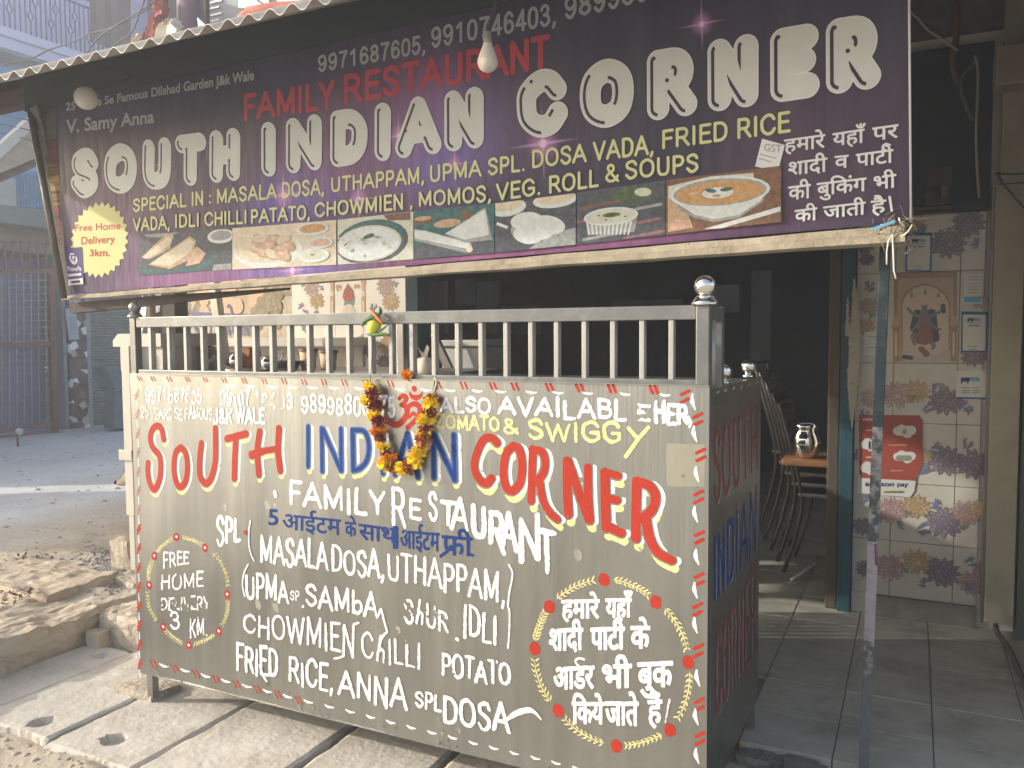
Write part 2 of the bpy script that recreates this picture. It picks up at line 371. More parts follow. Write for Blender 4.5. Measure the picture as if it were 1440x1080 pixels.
# ---- a sign painter's skeleton alphabet: width, strokes; '~' smooth, '-' straight; heights 0..1
def _al():
    T = '''A .72 -0,0/.36,1/.72,0 -.14,.34/.58,.34
B .6 -.08,0/.08,1 ~.08,1/.42,.98/.52,.77/.38,.55/.08,.54 ~.08,.54/.46,.5/.58,.27/.44,.03/.08,0
C .68 ~.64,.78/.5,.98/.3,1/.08,.78/.05,.5/.1,.2/.3,0/.52,.03/.66,.24
D .66 -.08,0/.08,1 ~.08,1/.4,.97/.58,.76/.61,.5/.57,.22/.4,.03/.08,0
E .54 -.52,1/.08,1/.08,0/.54,0 -.08,.53/.47,.53
F .5 -.5,1/.08,1/.08,0 -.08,.53/.44,.53
G .7 ~.64,.8/.5,.98/.3,1/.08,.78/.05,.48/.12,.18/.32,0/.52,.03/.66,.16 -.66,.16/.66,.45/.38,.45
H .66 -.08,0/.08,1 -.6,0/.6,1 -.08,.52/.6,.52
I .2 -.1,0/.1,1
J .5 ~.42,1/.42,.3/.34,.06/.2,0/.08,.08/.05,.28
K .64 -.08,0/.08,1 -.58,1/.1,.42 -.24,.58/.62,0
L .52 -.08,1/.08,0/.5,0
M .82 -.08,0/.08,1/.41,.1/.74,1/.74,0
N .68 -.08,0/.08,1/.6,0/.6,1
O .74 ~.37,1/.12,.84/.05,.5/.12,.15/.37,0/.62,.15/.69,.5/.62,.84/.37,1
P .58 -.08,0/.08,1 ~.08,1/.42,.97/.54,.73/.42,.48/.08,.45
Q .74 ~.37,1/.12,.84/.05,.5/.12,.15/.37,0/.62,.15/.69,.5/.62,.84/.37,1 -.45,.25/.7,-.04
R .64 -.08,0/.08,1 ~.08,1/.44,.97/.55,.74/.44,.5/.08,.48 -.34,.48/.62,0
S .6 ~.54,.8/.44,.97/.28,1/.09,.88/.1,.66/.3,.53/.5,.4/.54,.18/.4,.02/.22,0/.05,.2
T .58 -.02,1/.56,1 -.29,1/.29,0
U .66 ~.08,1/.08,.32/.16,.06/.33,0/.5,.06/.58,.32/.58,1
V .66 -.02,1/.33,0/.64,1
W .94 -.02,1/.24,0/.47,.95/.7,0/.92,1
X .62 -.02,1/.6,0 -.58,1/.02,0
Y .62 -.02,1/.31,.46/.6,1 -.31,.46/.31,0
Z .6 -.05,1/.55,1/.03,0/.57,0
0 .56 ~.28,1/.1,.86/.05,.5/.1,.14/.28,0/.46,.14/.51,.5/.46,.86/.28,1
1 .56 -.1,.78/.32,1/.32,0
2 .56 ~.06,.75/.14,.95/.3,1/.48,.88/.47,.64/.3,.4/.06,.02 -.06,.02/.52,.02
3 .56 ~.07,.8/.16,.97/.34,.98/.46,.8/.38,.58/.22,.53 ~.22,.53/.42,.47/.5,.26/.4,.05/.2,.01/.05,.2
4 .56 -.4,0/.4,1/.04,.28/.54,.28
5 .56 -.48,1/.13,1/.09,.52 ~.09,.52/.28,.63/.46,.52/.5,.28/.38,.04/.2,0/.05,.18
6 .56 ~.48,.82/.38,.98/.24,1/.09,.75/.06,.36/.14,.06/.3,0/.48,.12/.5,.36/.36,.58/.18,.52/.07,.36
7 .56 -.06,1/.52,1 ~.52,1/.32,.6/.22,0
8 .56 ~.28,1/.1,.88/.12,.64/.28,.53/.46,.4/.5,.18/.28,0/.06,.18/.1,.4/.28,.53/.44,.64/.46,.88/.28,1
9 .56 ~.08,.18/.18,.02/.32,0/.47,.25/.5,.64/.42,.94/.26,1/.08,.88/.06,.64/.2,.42/.38,.48/.49,.64
, .2 -.12,.05/.1,-.04/.05,-.16
. .2 -.1,.02/.1,.03
: .24 -.12,.08/.12,.1 -.12,.6/.12,.62
' .14 -.08,1/.06,.8
& .74 ~.7,.3/.5,.04/.25,0/.08,.2/.2,.45/.44,.66/.46,.88/.32,1/.18,.9/.2,.7/.4,.4/.72,0
b .58 -.1,.95/.08,0 ~.08,.1/.3,0/.52,.18/.5,.45/.3,.52/.08,.4
h .58 -.3,1.05/.08,0 ~.12,.3/.3,.5/.46,.42/.44,0
l .2 -.1,0/.1,.7'''
    A = {}
    for ln in T.split('\n'):
        p = ln.split(' '); sts = []
        for q in p[2:]:
            pts = [tuple(map(float, a.split(','))) for a in q[1:].split('/')]
            cl = q[0] == '~' and pts[0] == pts[-1] and len(pts) > 3
            sts.append(np.array(catmull(pts[:-1] if cl else pts, 6, cl) if q[0] == '~' else pts, float))
        A[p[0]] = (float(p[1]), sts)
    return A
AL = _al()
def word(pl, text, L, R, r, gap=.14, jit=0, seed=0, space=.34):
    """strokes of a word between its left (x, ytop, ybottom) and right edge in the photograph, laid on the plane"""
    rng = random.Random(seed); x = 0; items = []
    for ch in text:
        if ch == ' ': x += space; continue
        w, st = AL[ch]; items.append((x, w, st)); x += w + gap
    tot = x - gap; out = []
    for x0, w, st in items:
        jy, js, jr = (rng.uniform(-jit, jit), 1 + rng.uniform(-jit, jit), rng.uniform(-jit, jit)) if jit else (0, 1, 0)
        for s in st:
            q = []
            pts = s
            if len(pts) < 4:   # add points so that straight strokes follow the plane
                pts = np.concatenate([np.linspace(a, b, 4, endpoint=False) for a, b in zip(s, s[1:])] + [s[-1:]])
            for X, Y in pts:
                t = (x0 + X + (Y - .5) * jr * .4) / tot; Y = Y * js + jy
                px = L[0] + (R[0] - L[0]) * t; yt = L[1] + (R[1] - L[1]) * t; yb = L[2] + (R[2] - L[2]) * t
                q.append(pl.px(px, yb + (yt - yb) * Y))
            out.append((np.array(q), r * pl.scale(L[0], L[2]) * (np.array([rng.uniform(.86, 1.14), rng.uniform(.92, 1.12), rng.uniform(.86, 1.12), rng.uniform(.62, 1.1)]) if jit else 1)))
    return out
_gc = {}
def glyphs(text):
    """outline edges of a word in Blender's own font"""
    if text not in _gc:
        c = bpy.data.curves.new('t', 'FONT'); c.body = text; c.resolution_u = 4
        o = bpy.data.objects.new('t', c); COL.objects.link(o); dg = bpy.context.evaluated_depsgraph_get(); me = bpy.data.meshes.new_from_object(o.evaluated_get(dg))
        bm = bmesh.new(); bm.from_mesh(me)
        _gc[text] = [(np.array(e.verts[0].co[:2]), np.array(e.verts[1].co[:2])) for e in bm.edges if len(e.link_faces) == 1]
        bm.free(); bpy.data.objects.remove(o); bpy.data.meshes.remove(me); bpy.data.curves.remove(c)
    return _gc[text]
def gword(pl, text, L, R, bold, cap=.69, slant=0):
    """(strokes, outline edges) of a font word; cap = height of the line that L/R's ytop names (Devanagari head line .62, capitals .69)"""
    E = glyphs(text); P = np.array([p for e in E for p in e]); x0, x1 = P[:, 0].min(), P[:, 0].max()
    def mp(p):
        t = (p[0] - x0) / (x1 - x0); Y = p[1] / cap
        px = L[0] + (R[0] - L[0]) * t + slant * Y; yt = L[1] + (R[1] - L[1]) * t; yb = L[2] + (R[2] - L[2]) * t
        return pl.px(px, yb + (yt - yb) * Y)
    ed = [(mp(a), mp(b)) for a, b in E]; r = bold * pl.scale(L[0], L[2])
    return [(np.array(e), r) for e in ed], ed
def pxs(pl, pts, r, smooth=True, closed=False):
    """a brush stroke given by photograph points"""
    q = catmull(pts, 6, closed) if smooth and len(pts) > 2 else pts
    k = pl.scale(*pts[len(pts) // 2][:2])
    return (np.array([pl.px(*p) for p in q]), np.asarray(r, float) * k)
def ell(c, rx, ry, rot=0, n=20):
    a = np.linspace(0, 2 * math.pi, n, endpoint=False); x = rx * np.cos(a); y = ry * np.sin(a)
    return np.stack([c[0] + x * math.cos(rot) - y * math.sin(rot), c[1] + x * math.sin(rot) + y * math.cos(rot)], 1)
# ---------------------------------------------------------------- the food counter
CW, CD, Z0, Z1, ZR = 2.0821, .767, .12, 1.22, 1.4213
counter = thing('food_counter', 'painted stainless steel food counter with barred rail, standing on the drain slabs under the banner', 'food counter', (CW / 2, CD / 2, 0))
dent = lambda u, v: .0016 * np.sin(9 * u + 2.2 * np.sin(2.6 * v + .8)) * np.sin(3.2 * v + .3) + .0012 * np.sin(17 * u + 1.5 * np.sin(5 * v)) + .001 * np.sin(6.5 * v - 4 * u)
PF = Plane((0, 0, 0), (1, 0, 0), (0, 0, 1), dent, .00008); PS = Plane((CW, 0, 0), (0, 1, 0), (0, 0, 1))
bm = B()
nx, nz = 150, 60   # the sheet is slightly dented
vs = [[bm.verts.new((CW * i / nx, -float(dent(CW * i / nx, Z0 + (Z1 - Z0) * k / nz)), Z0 + (Z1 - Z0) * k / nz)) for k in range(nz + 1)] for i in range(nx + 1)]
for i in range(nx):
    for k in range(nz): bm.faces.new((vs[i][k], vs[i + 1][k], vs[i + 1][k + 1], vs[i][k + 1])).smooth = True
box(bm, (0, -.006, Z1 - .0005), (CW, .02, Z1 + .0015)); box(bm, (0, -.002, Z0 - .002), (CW, .02, Z0))
front = obj('front_panel', bm, M['panel_steel'], counter)
bm = B(); box(bm, (CW - .002, .0025, Z0), (CW, CD, Z1 - .012)); side = obj('side_panel', bm, M['panel_steel_shaded'], counter, 'right side panel with blue lettering and red darkened for shade')
bm = B(); box(bm, (0, .0025, Z0), (.002, CD, Z1 - .012)); obj('side_panel', bm, M['panel_steel'], counter)
bm = B(); box(bm, (.004, .024, Z1 - .04), (CW - .004, CD, Z1 - .02)); obj('worktop', bm, M['panel_steel'], counter)
for x, y in ((.006, .01), (CW - .034, .01), (.006, CD - .04), (CW - .034, CD - .04)):
    bm = B(); box(bm, (x, y + .014, 0.012), (x + .028, y + .042, Z0 - .001)); obj('leg', bm, M['dark_steel'], counter)
bm = B(); box(bm, (CW - .07, .06, .004), (CW - .06, CD - .05, Z0)); obj('light_stop_plate', bm, M['dark_steel'], counter)  # unseen plate added to stop sunlight passing under the counter
# rail: posts, top rail, bars
bm = B(); box(bm, (.034, .004, ZR - .036), (CW - .036, .034, ZR), .002); box(bm, (CW - .033, .042, ZR - .036), (CW - .003, .152, ZR - .002), .002); obj('top_rail', bm, M['rail_steel'], counter)
bm = B(); box(bm, (.034, .006, Z1), (CW - .036, .03, Z1 + .014), .002); obj('bottom_rail', bm, M['rail_steel'], counter)
bm = B(); box(bm, (.002, .002, Z1), (.03, .03, ZR), .002); obj('post', bm, M['rail_steel'], counter)
bm = B(); box(bm, (CW - .036, .002, Z1), (CW - .002, .038, ZR), .003); obj('post', bm, M['rail_steel'], counter)
bm = B(); box(bm, (CW - .034, .155, Z1 - .02), (CW - .002, .185, ZR), .003); obj('post', bm, M['rail_steel'], counter)
bm = B(); tube(bm, [(CW - .016, .095, Z1 - .02), (CW - .016, .095, ZR - .035)], .010, 12); obj('bar', bm, M['bar_steel'], counter)
BX = [214, 240, 263.5, 287, 310, 335, 360, 384, 409, 436, 463, 492, 523, 552, 581, 612, 645, 678, 713, 748, 784, 823, 863, 904, 945]
for bx in BX:
    x = at(bx, 490, y=.018).x; bm = B(); box(bm, (x - .0066, .008, Z1 + .012), (x + .0066, .030, ZR - .034), .0015); obj('bar', bm, M['bar_steel'], counter)
def finial(c, r, m):
    bm = B(); k = r / .027
    lathe(bm, [(.0, 0), (.034 * k, 0), (.034 * k, .006 * k), (.03 * k, .010 * k), (.022 * k, .022 * k), (.012 * k, .026 * k)] + [(r * math.sin(a), .047 * k - r * math.cos(a)) for a in np.linspace(.45, math.pi, 14)], c)
    return obj('finial', bm, m, counter)
finial((.016, .016, ZR), .021, M['dark_steel']); finial((CW - .018, .02, ZR), .027, M['chrome'])
for yy in (.31, .70):
    bm = B(); lathe(bm, [(0, 0), (.022, 0), (.018, .008), (.008, .012)] + [(.024 * math.sin(a), .034 - .024 * math.cos(a)) for a in np.linspace(.4, math.pi, 12)], (CW - .03, yy, Z1 - .012)); obj('finial', bm, M['chrome'], counter)

# ---- the signwriting on the front panel
def big(pts_list, o, s, rs, smooth):
    out = []
    for pts, r, sm in zip(pts_list, rs, smooth):
        q = [(o[0] + x / s, o[1] + y / s) for x, y in pts]; out.append(pxs(PF, q, np.asarray(r) / s, sm, False))
    return out
def shift(st, dx, dy, dr=0): return [(p + np.array([dx, dy]), r + dr) for p, r in st]
A_, B_, C_, D_ = ((180, 540), 4.8), ((480, 540), 5.538), ((700, 540), 3.857), ((360, 540), 4.0)
def LT(fr, *st): return big([a[0] for a in st], fr[0], fr[1], [a[1] for a in st], [a[2] for a in st])
RED = [
 LT(A_, ([(242, 372), (228, 305), (200, 283), (165, 308), (150, 370), (168, 430), (212, 485), (222, 560), (212, 650), (180, 712), (147, 670), (133, 590), (135, 535)], 23, 1)),
 LT(A_, ([(355, 427), (322, 465), (310, 565), (325, 660), (354, 696), (388, 655), (400, 560), (388, 468), (357, 427)], 22, 1)),
 LT(A_, ([(492, 402), (482, 500), (482, 610), (505, 660), (532, 670), (565, 620), (588, 500), (588, 300)], 24, 1)),
 LT(A_, ([(667, 370), (798, 336)], 25, 0), ([(728, 385), (722, 500), (718, 636)], 25, 1)),
 LT(A_, ([(890, 322), (874, 450), (884, 610)], 24, 1), ([(838, 478), (920, 452), (1008, 436)], [30, 22, 20], 1), ([(1018, 300), (1012, 450), (1026, 584)], 25, 1)),
 LT(B_, ([(1212, 458), (1170, 420), (1110, 432), (1055, 540), (1036, 650), (1072, 740), (1130, 776), (1168, 735)], 32, 1)),
 LT(C_, ([(84, 335), (45, 380), (30, 480), (45, 560), (80, 580), (120, 535), (132, 440), (118, 360), (86, 335)], 23, 1)),
 LT(C_, ([(190, 355), (184, 500), (180, 632)], [24, 22, 22], 1), ([(190, 355), (240, 368), (258, 425), (244, 490), (200, 535)], 21, 1), ([(225, 520), (250, 640), (290, 705), (325, 735)], [22, 20, 18], 1)),
 LT(C_, ([(376, 418), (376, 560), (382, 705)], 25, 1), ([(382, 420), (440, 590), (492, 735)], 24, 1), ([(488, 452), (490, 600), (498, 740)], 22, 1)),
 LT(C_, ([(580, 480), (582, 640), (586, 780)], 26, 1), ([(585, 480), (650, 498)], 22, 0), ([(590, 622), (645, 630)], 22, 0), ([(595, 775), (668, 808)], 24, 0)),
 LT(C_, ([(752, 528), (748, 690), (748, 836)], 26, 1), ([(755, 528), (820, 552), (855, 610), (835, 685), (780, 730)], 25, 1), ([(800, 725), (825, 840), (870, 915), (944, 955)], [27, 26, 23], 1)),
]
BLUE = [
 LT(D_, ([(293, 240), (293, 462)], 17, 0)),
 LT(D_, ([(370, 250), (374, 490)], 17, 0), ([(378, 255), (478, 482)], 18, 0), ([(478, 252), (482, 486)], 17, 0)),
 LT(B_, ([(88, 358), (96, 672)], 26, 0), ([(92, 358), (180, 372), (214, 480), (200, 590), (150, 655), (98, 672)], 25, 1)),
 LT(B_, ([(320, 385), (324, 695)], 25, 0)),
 LT(B_, ([(418, 705), (516, 385)], 26, 0), ([(516, 385), (598, 722)], 27, 0), ([(465, 592), (565, 600)], 20, 0)),
 LT(B_, ([(722, 392), (724, 728)], 27, 0), ([(728, 398), (885, 745)], 28, 0), ([(880, 398), (886, 742)], 27, 0)),
]
paint = Layer(PF, .0004)
mpx = PF.scale(560, 640)
seed = 0
for grp, main in ((RED, 'paint_red'), (BLUE, 'paint_blue')):
    for st in grp:
        seed += 1; paint.n = 0
        F, gu, gv = field(st, .0014, pad=.03)
        gap = worn(-F - .0045, gu, gv, 0, .0005, seed)
        sh, _, _ = (None, 0, 0)
        k = 1.3 if main == 'paint_red' and st[0][0][0][0] > 1.1 else 1
        def shifted(dx, dy, dr):
            G = np.full_like(F, -.02)
            ix, iy = int(round(dx / .0014)), int(round(dy / .0014))
            src = F[max(0, -ix):F.shape[0] - max(0, ix), max(0, -iy):F.shape[1] - max(0, iy)]
            G[max(0, ix):max(0, ix) + src.shape[0], max(0, iy):max(0, iy) + src.shape[1]] = src
            return G + dr
        Y = np.minimum(worn(shifted(.006 * k, -.016 * k, 0), gu, gv, .12, .0008, seed), gap); paint.add(Y, gu, gv, 'paint_yellow')
        Wt = np.minimum(np.minimum(worn(shifted(.0145 * k, -.003, 0), gu, gv, .2, .0012, seed + 50), gap), worn(shifted(.012, .0, .002), gu, gv, 0, 0, 0)); paint.add(Wt, gu, gv, 'paint_white')
        if main == 'paint_blue':
            paint.add(worn(F, gu, gv, .02, .0004, seed), gu, gv, 'paint_light_blue'); paint.add(worn(F - .0042, gu, gv, .03, .0007, seed + 9), gu, gv, 'paint_blue')
        else: paint.add(worn(F, gu, gv, .075, .0004, seed), gu, gv, main)
paint.build('lettering', front, 'large red and blue shop name')
# ---- smaller white, yellow and blue lines
def line(name, items, m, label=None, rough=.0013):
    ly = Layer(PF, .0009)
    for k, it in enumerate(items):
        t, L, R, r = it[:4]; wear = it[4] if len(it) > 4 else .04; mt = it[5] if len(it) > 5 else m
        ly.stroke(word(PF, t, L, R, r, jit=.085, seed=k * 7 + len(t)), mt, .0014, wear, rough, k + 3)
    return ly
ly = line('', [('9971687605', (206, 546, 565), (283, 548, 567), 1.5, .36, 'paint_faded'), ('99107', (310, 550, 570), (352, 552, 571), 1.9, .33), ('46403', (356, 552, 572), (412, 553, 575), 1.9, .45), ('98998800375', (424, 556, 578), (556, 558, 587), 1.9, .16),
 ('25 YEARS SE FAMOUS', (199, 572, 588), (298, 575, 590), 1.2, .32, 'paint_faded'), ('J&K WALE', (300, 574, 594), (372, 577, 596), 2.0, .08)], 'paint_white')
ly.build('lettering', front)
ly = line('', [('ALSO', (620, 558, 578), (690, 560, 580), 2.1, .05), ('AVAILABL', (702, 559, 582), (880, 565, 590), 2.6, .14), ('E', (896, 570, 591), (914, 571, 593), 2.5, .36), ('HER', (921, 567, 594), (967, 569, 594), 2.9, .05)], 'paint_white')
ly.stroke([pxs(PF, [(968, 586), (972, 594), (970, 600)], 2)], 'paint_white'); ly.build('lettering', front)
ly = line('', [('ZOMATO', (615, 584, 601), (702, 588, 607), 1.9), ('&', (707, 590, 608), (728, 590, 608), 1.9), ('SWIGG', (743, 592, 616), (872, 598, 623), 2.5)], 'paint_yellow')
ly.stroke([pxs(PF, [(884, 602), (896, 616)], 2.8), pxs(PF, [(912, 601), (898, 617), (880, 642)], 2.8)], 'paint_yellow', .0014, .03, .0008); ly.build('lettering', front)
ly = line('', [('FAMILY', (407, 680, 709), (541, 693, 725), 2.9), ('R', (551, 688, 734), (570, 690, 739), 3.0), ('E', (576, 702, 729), (592, 704, 732), 2.6), ('S', (604, 693, 733), (615, 694, 735), 2.8), ('T', (621, 705, 737), (641, 707, 739), 3.4), ('A', (636, 702, 741), (658, 706, 744), 3.2, .12),
 ('U', (664, 710, 749), (683, 714, 752), 4.3), ('R', (688, 719, 760), (708, 721, 776), 4.2), ('A', (706, 718, 764), (726, 722, 770), 3.9), ('N', (730, 734, 788), (760, 724, 784), 4.2), ('T', (757, 745, 800), (782, 750, 806), 4.2)], 'paint_white')
ly.stroke([pxs(PF, [(387, 692), (388, 697)], 3.2)], 'paint_white'); ly.stroke([pxs(PF, [(701, 757), (709, 778)], 3.6)], 'paint_white'); ly.build('lettering', front)
# the offer in Devanagari
ly = Layer(PF, .0009)
def dev(t, L, R, b=1.0, m='paint_blue', extra=(), wear=.03, slant=0, res=.0011):
    st, ed = gword(PF, t, L, R, b, cap=.62, slant=slant); ly.stroke(st + [pxs(PF, e[0], e[1]) for e in extra], m, res, wear, .0007, len(t), polys=ed)
dev('5', (378, 718, 738), (391, 719, 738), .6, extra=()); dev('आईटम', (398, 723, 743), (480, 731, 752), .45); dev('के', (486, 734, 754), (501, 735, 755), .45); dev('साथ', (505, 737, 758), (557, 744, 764), .55)
dev('1', (553, 743, 771), (559, 743, 771), .7); dev('आईटम', (563, 746, 770), (618, 750, 775), .45); dev('फी', (622, 753, 780), (664, 757, 782), .65, extra=(([(634, 768), (628, 776), (620, 782)], 2.2), ([(659, 779), (665, 781)], 1.8)))
ly.build('lettering', front, 'blue Hindi offer line')
ly = line('', [('SPL', (305, 724, 766), (339, 734, 759), 2.7), ('MASALA', (367, 753, 787), (461, 765, 802), 2.4), ('DOSA,', (467, 769, 802), (540, 778, 814), 2.4), ('UTHAPPAM,', (545, 780, 814), (710, 806, 846), 2.3, .08),
 ('UPMA', (346, 806, 838), (406, 816, 846), 2.4), ('SP', (409, 831, 843), (422, 831, 843), 1.0), (',', (425, 842, 851), (429, 842, 851), 1.5), ('SAMbA', (431, 822, 851), (530, 836, 870), 2.4), ('ShUR', (569, 842, 873), (630, 860, 888), 2.1, .33), ('IDLI', (652, 849, 893), (699, 868, 902), 2.5),
 ('CHOWMIEN', (343, 864, 888), (498, 880, 922), 2.1, .05), ('ChILLI', (508, 891, 922), (592, 908, 942), 2.0, .28), ('POTATO', (622, 916, 946), (718, 934, 964), 2.3, .26),
 ('FRIED', (333, 906, 940), (391, 916, 953), 2.5), ('RICE,', (407, 926, 958), (468, 935, 972), 2.4), ('ANNA', (476, 942, 974), (572, 960, 999), 2.6), ('SPL', (585, 973, 993), (621, 978, 1000), 1.9), ('DOSA', (624, 974, 1011), (716, 994, 1031), 3.0)], 'paint_white')
Sx = lambda p, r, m='paint_white', w=.04: ly.stroke([pxs(PF, q, rr) for q, rr in zip(p, r)], m, .0014, w, .0009, int(p[0][0][0]))
Sx([[(353, 732), (351, 746), (351, 765), (354, 779), (358, 788)]], [1.2]); Sx([[(350, 793), (344, 806), (342, 822), (345, 838)]], [1.2])
Sx([[(716, 794), (721, 804), (720, 818), (717, 832), (715, 852), (717, 858), (717, 886), (715, 911)]], [1.3])
Sx([[(532, 866), (536, 857), (539, 868), (545, 888)]], [1.9]); Sx([[(545, 888), (537, 898), (531, 922)]], [1.8]); Sx([[(713, 1011), (730, 1001), (745, 998), (753, 1002), (761, 1011)]], [[2.4, 4.4, 4.0, 2.5, 1.2]])
Sx([[(497, 878), (504, 876)], [(484, 922), (477, 925), (470, 926)]], [1.6, 1.5]); Sx([[(366, 935), (370, 948), (375, 957)]], [2.0]); ly.stroke([pxs(PF, [(346, 748), (347, 750)], 2.6)], 'paint_red'); Sx([[(643, 898), (644, 899)]], [2.6])
ly.build('lettering', front, 'white painted menu lines')
# ---- the two wreaths
def wreath(c, fl, r, dot, lw, seed):
    ly = Layer(PF, .0007); rng = random.Random(seed); L = []
    for a, b in zip(fl, fl[1:] + fl[:1]):
        aa = math.atan2(a[1] - c[1], a[0] - c[0]); bb = math.atan2(b[1] - c[1], b[0] - c[0])
        if bb < aa - math.pi: bb += 2 * math.pi
        if bb > aa + math.pi: bb -= 2 * math.pi
        ra, rb = math.dist(a, c), math.dist(b, c); m = .10 * abs(bb - aa) + .10
        pts = []
        for t in np.linspace(.17, .83, 8):
            g = aa + (bb - aa) * t; R = ra + (rb - ra) * t; pts.append((c[0] + R * math.cos(g), c[1] + R * math.sin(g)))
        L.append(pxs(PF, pts, [lw * .4, lw * .6, lw * .6, lw * .35]))
        for k in range(9):
            t = .2 + .62 * k / 8; g = aa + (bb - aa) * t; R = ra + (rb - ra) * t; p = np.array((c[0] + R * math.cos(g), c[1] + R * math.sin(g))); nrm = np.array((math.cos(g), math.sin(g))); tan = np.array((-math.sin(g), math.cos(g))) * (1 if bb > aa else -1)
            for sgn in (-1, 1):
                q0 = p + nrm * sgn * lw * 1.8; q1 = q0 + nrm * sgn * lw * rng.uniform(1.4, 2.6) - tan * sgn * 0 + tan * lw * rng.uniform(1.8, 3.4)
                L.append(pxs(PF, [tuple(q0), tuple(q1)], [lw * .85, lw * .35], False))
    ly.stroke(L, 'paint_yellow', .0012, .12, .0005, seed)
    ly.stroke([pxs(PF, [f, (f[0], f[1] + r * .35)], r) for f in fl], 'paint_red', .0013, .03, .0008, seed + 1)
    if dot: ly.stroke([pxs(PF, [f, (f[0] + .3, f[1] + .3)], r * .36) for f in fl], 'paint_white', .0009)
    ly.build('painted_wreath', front)
wreath((264, 832), [(248, 754.5), (288, 770), (320, 835), (308, 887), (265, 907), (229.5, 881), (210.5, 822), (217.5, 781)], 5.0, True, .8, 5)
wreath((860, 931), [(849, 814), (922.5, 845), (968, 929.5), (942.5, 1025), (867, 1047.5), (784.5, 998), (752, 911), (772.5, 852)], 8.0, False, 1.35, 8)
ly = line('', [('FREE', (230, 774, 798), (265, 778, 792), 1.45, .14), ('HOME', (227, 809, 828), (286, 805, 825), 1.5, .2), ('DELIVERY', (227, 842, 858), (295, 839, 857), 1.4, .42), ('3', (239, 861, 886), (253, 862, 886), 1.8), ('KM.', (267, 866, 894), (292, 872, 893), 1.5, .28)], 'paint_white'); ly.build('lettering', front)
ly = Layer(PF, .0009); wt = 'paint_white'
dev('हमारे', (790, 845, 869), (842, 844, 869), 1.2, wt); dev('यहाँ', (852, 843, 868), (889, 842, 867), 1.2, wt); dev('शादी', (773, 886, 915), (819, 884, 913), 1.3, wt, wear=.12); dev('पाटी', (831, 884, 913), (878, 882, 912), 1.4, wt, extra=(([(868, 884), (865, 878), (870, 875), (875, 878)], 1.5),))
dev('के', (888, 881, 911), (914, 881, 910), 1.3, wt); dev('आडर', (779, 940, 969), (835, 937, 967), 1.3, wt, extra=(([(815, 938), (809, 931), (813, 926), (821, 927)], 1.6),)); dev('भी', (848, 936, 967), (888, 934, 965), 1.4, wt); dev('बुक', (898, 932, 966), (946, 930, 964), 1.4, wt)
dev('िकये', (805, 988, 1017), (849, 988, 1017), 1.3, wt); dev('जाते', (852, 987, 1018), (898, 987, 1019), 1.3, wt); dev('हैं', (912, 985, 1016), (931, 984, 1015), 1.3, wt, wear=.1); Sx([[(942, 983), (936, 1015)]], [[1.4, .5]])
ly.build('lettering', front, 'white Hindi lines inside the large wreath')
# ---- border of red ticks and white dashes
rng = random.Random(4); red, wht = [], []
def interp(pts, n):
    P = np.array(pts, float); d = np.r_[0, np.cumsum(np.hypot(*np.diff(P, axis=0).T))]; return [(np.interp(t, d, P[:, 0]), np.interp(t, d, P[:, 1])) for t in (np.arange(n) + .0) / (n - 1) * d[-1]]
tx = [194, 213, 235, 260, 285, 312, 340, 368, 396, 424, 452, 480, 510, 545, 612, 648, 689, 720, 768, 810, 855, 914]
for i, x in enumerate(tx):
    y = 531 + (x - 194) * .0205; rr = .9 + 1.6 * max(0, (x - 500) / 450); h = 4 + 3 * (x - 190) / 800
    for d in (0, 3.5 + 4 * (x - 190) / 800): red.append(pxs(PF, [(x + d, y - h * .4), (x + d + 2.5 + rr * .6, y + h)], rr))
for x in [325, 352, 384, 412, 440, 470, 505, 564, 600, 634, 672, 705, 748, 785, 827, 880, 936]:
    y = 543 + (x - 325) * .021; wht.append(pxs(PF, [(x - 7, y - 1.5), (x, y + .4), (x + 7, y - .2)], [1.3, 1.9, .7]))
for x, y in ((964, 553), (982, 585), (986, 635), (983, 694), (984, 751), (984, 810), (982, 852), (983, 910), (984, 986), (985, 1034)):
    for d in (0, 11): red.append(pxs(PF, [(x - 6, y + d + 2), (x + 5, y + d - 3.5)], [2.4, 3, 2.4]))
for x, y in ((976, 566), (978, 611), (981, 668), (979, 724), (981, 784), (979, 831), (979, 880), (982, 954), (980, 1009), (981, 1064), (981, 1110)):
    wht.append(pxs(PF, [(x - 2, y - 12), (x - 2.5, y - 2), (x + 2, y + 10)], [1.2, 3.2, .8]))
for i in range(15):
    y = 552 + i * 27; x = 193 + (y - 550) * .012
    for d in (0, 5): red.append(pxs(PF, [(x - 2.5, y + d + 5), (x + 2.5, y + d - 3)], (.55 + .75 * (y > 720))))
    wht.append(pxs(PF, [(x, y + 12), (x + .6, y + 22)], [.7, 2.0, .9]))
for i in range(27):
    x = 214 + i * 29; y = 929 + (x - 200) * .249
    if x > 930: break
    if x < 420:
        for d in (0, 5): red.append(pxs(PF, [(x + d - 2, y - 4), (x + d + 3, y + 6)], 1.1))
    wht.append(pxs(PF, [(x + 11, y + 1), (x + 16, y + 4), (x + 23, y + 5)], [1.1, 2.0, .8]))
ly = Layer(PF, .0005); ly.stroke(red, 'paint_red', .0013, .1, .0006, 2); ly.stroke(wht, 'paint_white', .0013, .06, .0006, 3); ly.build('painted_border', front)
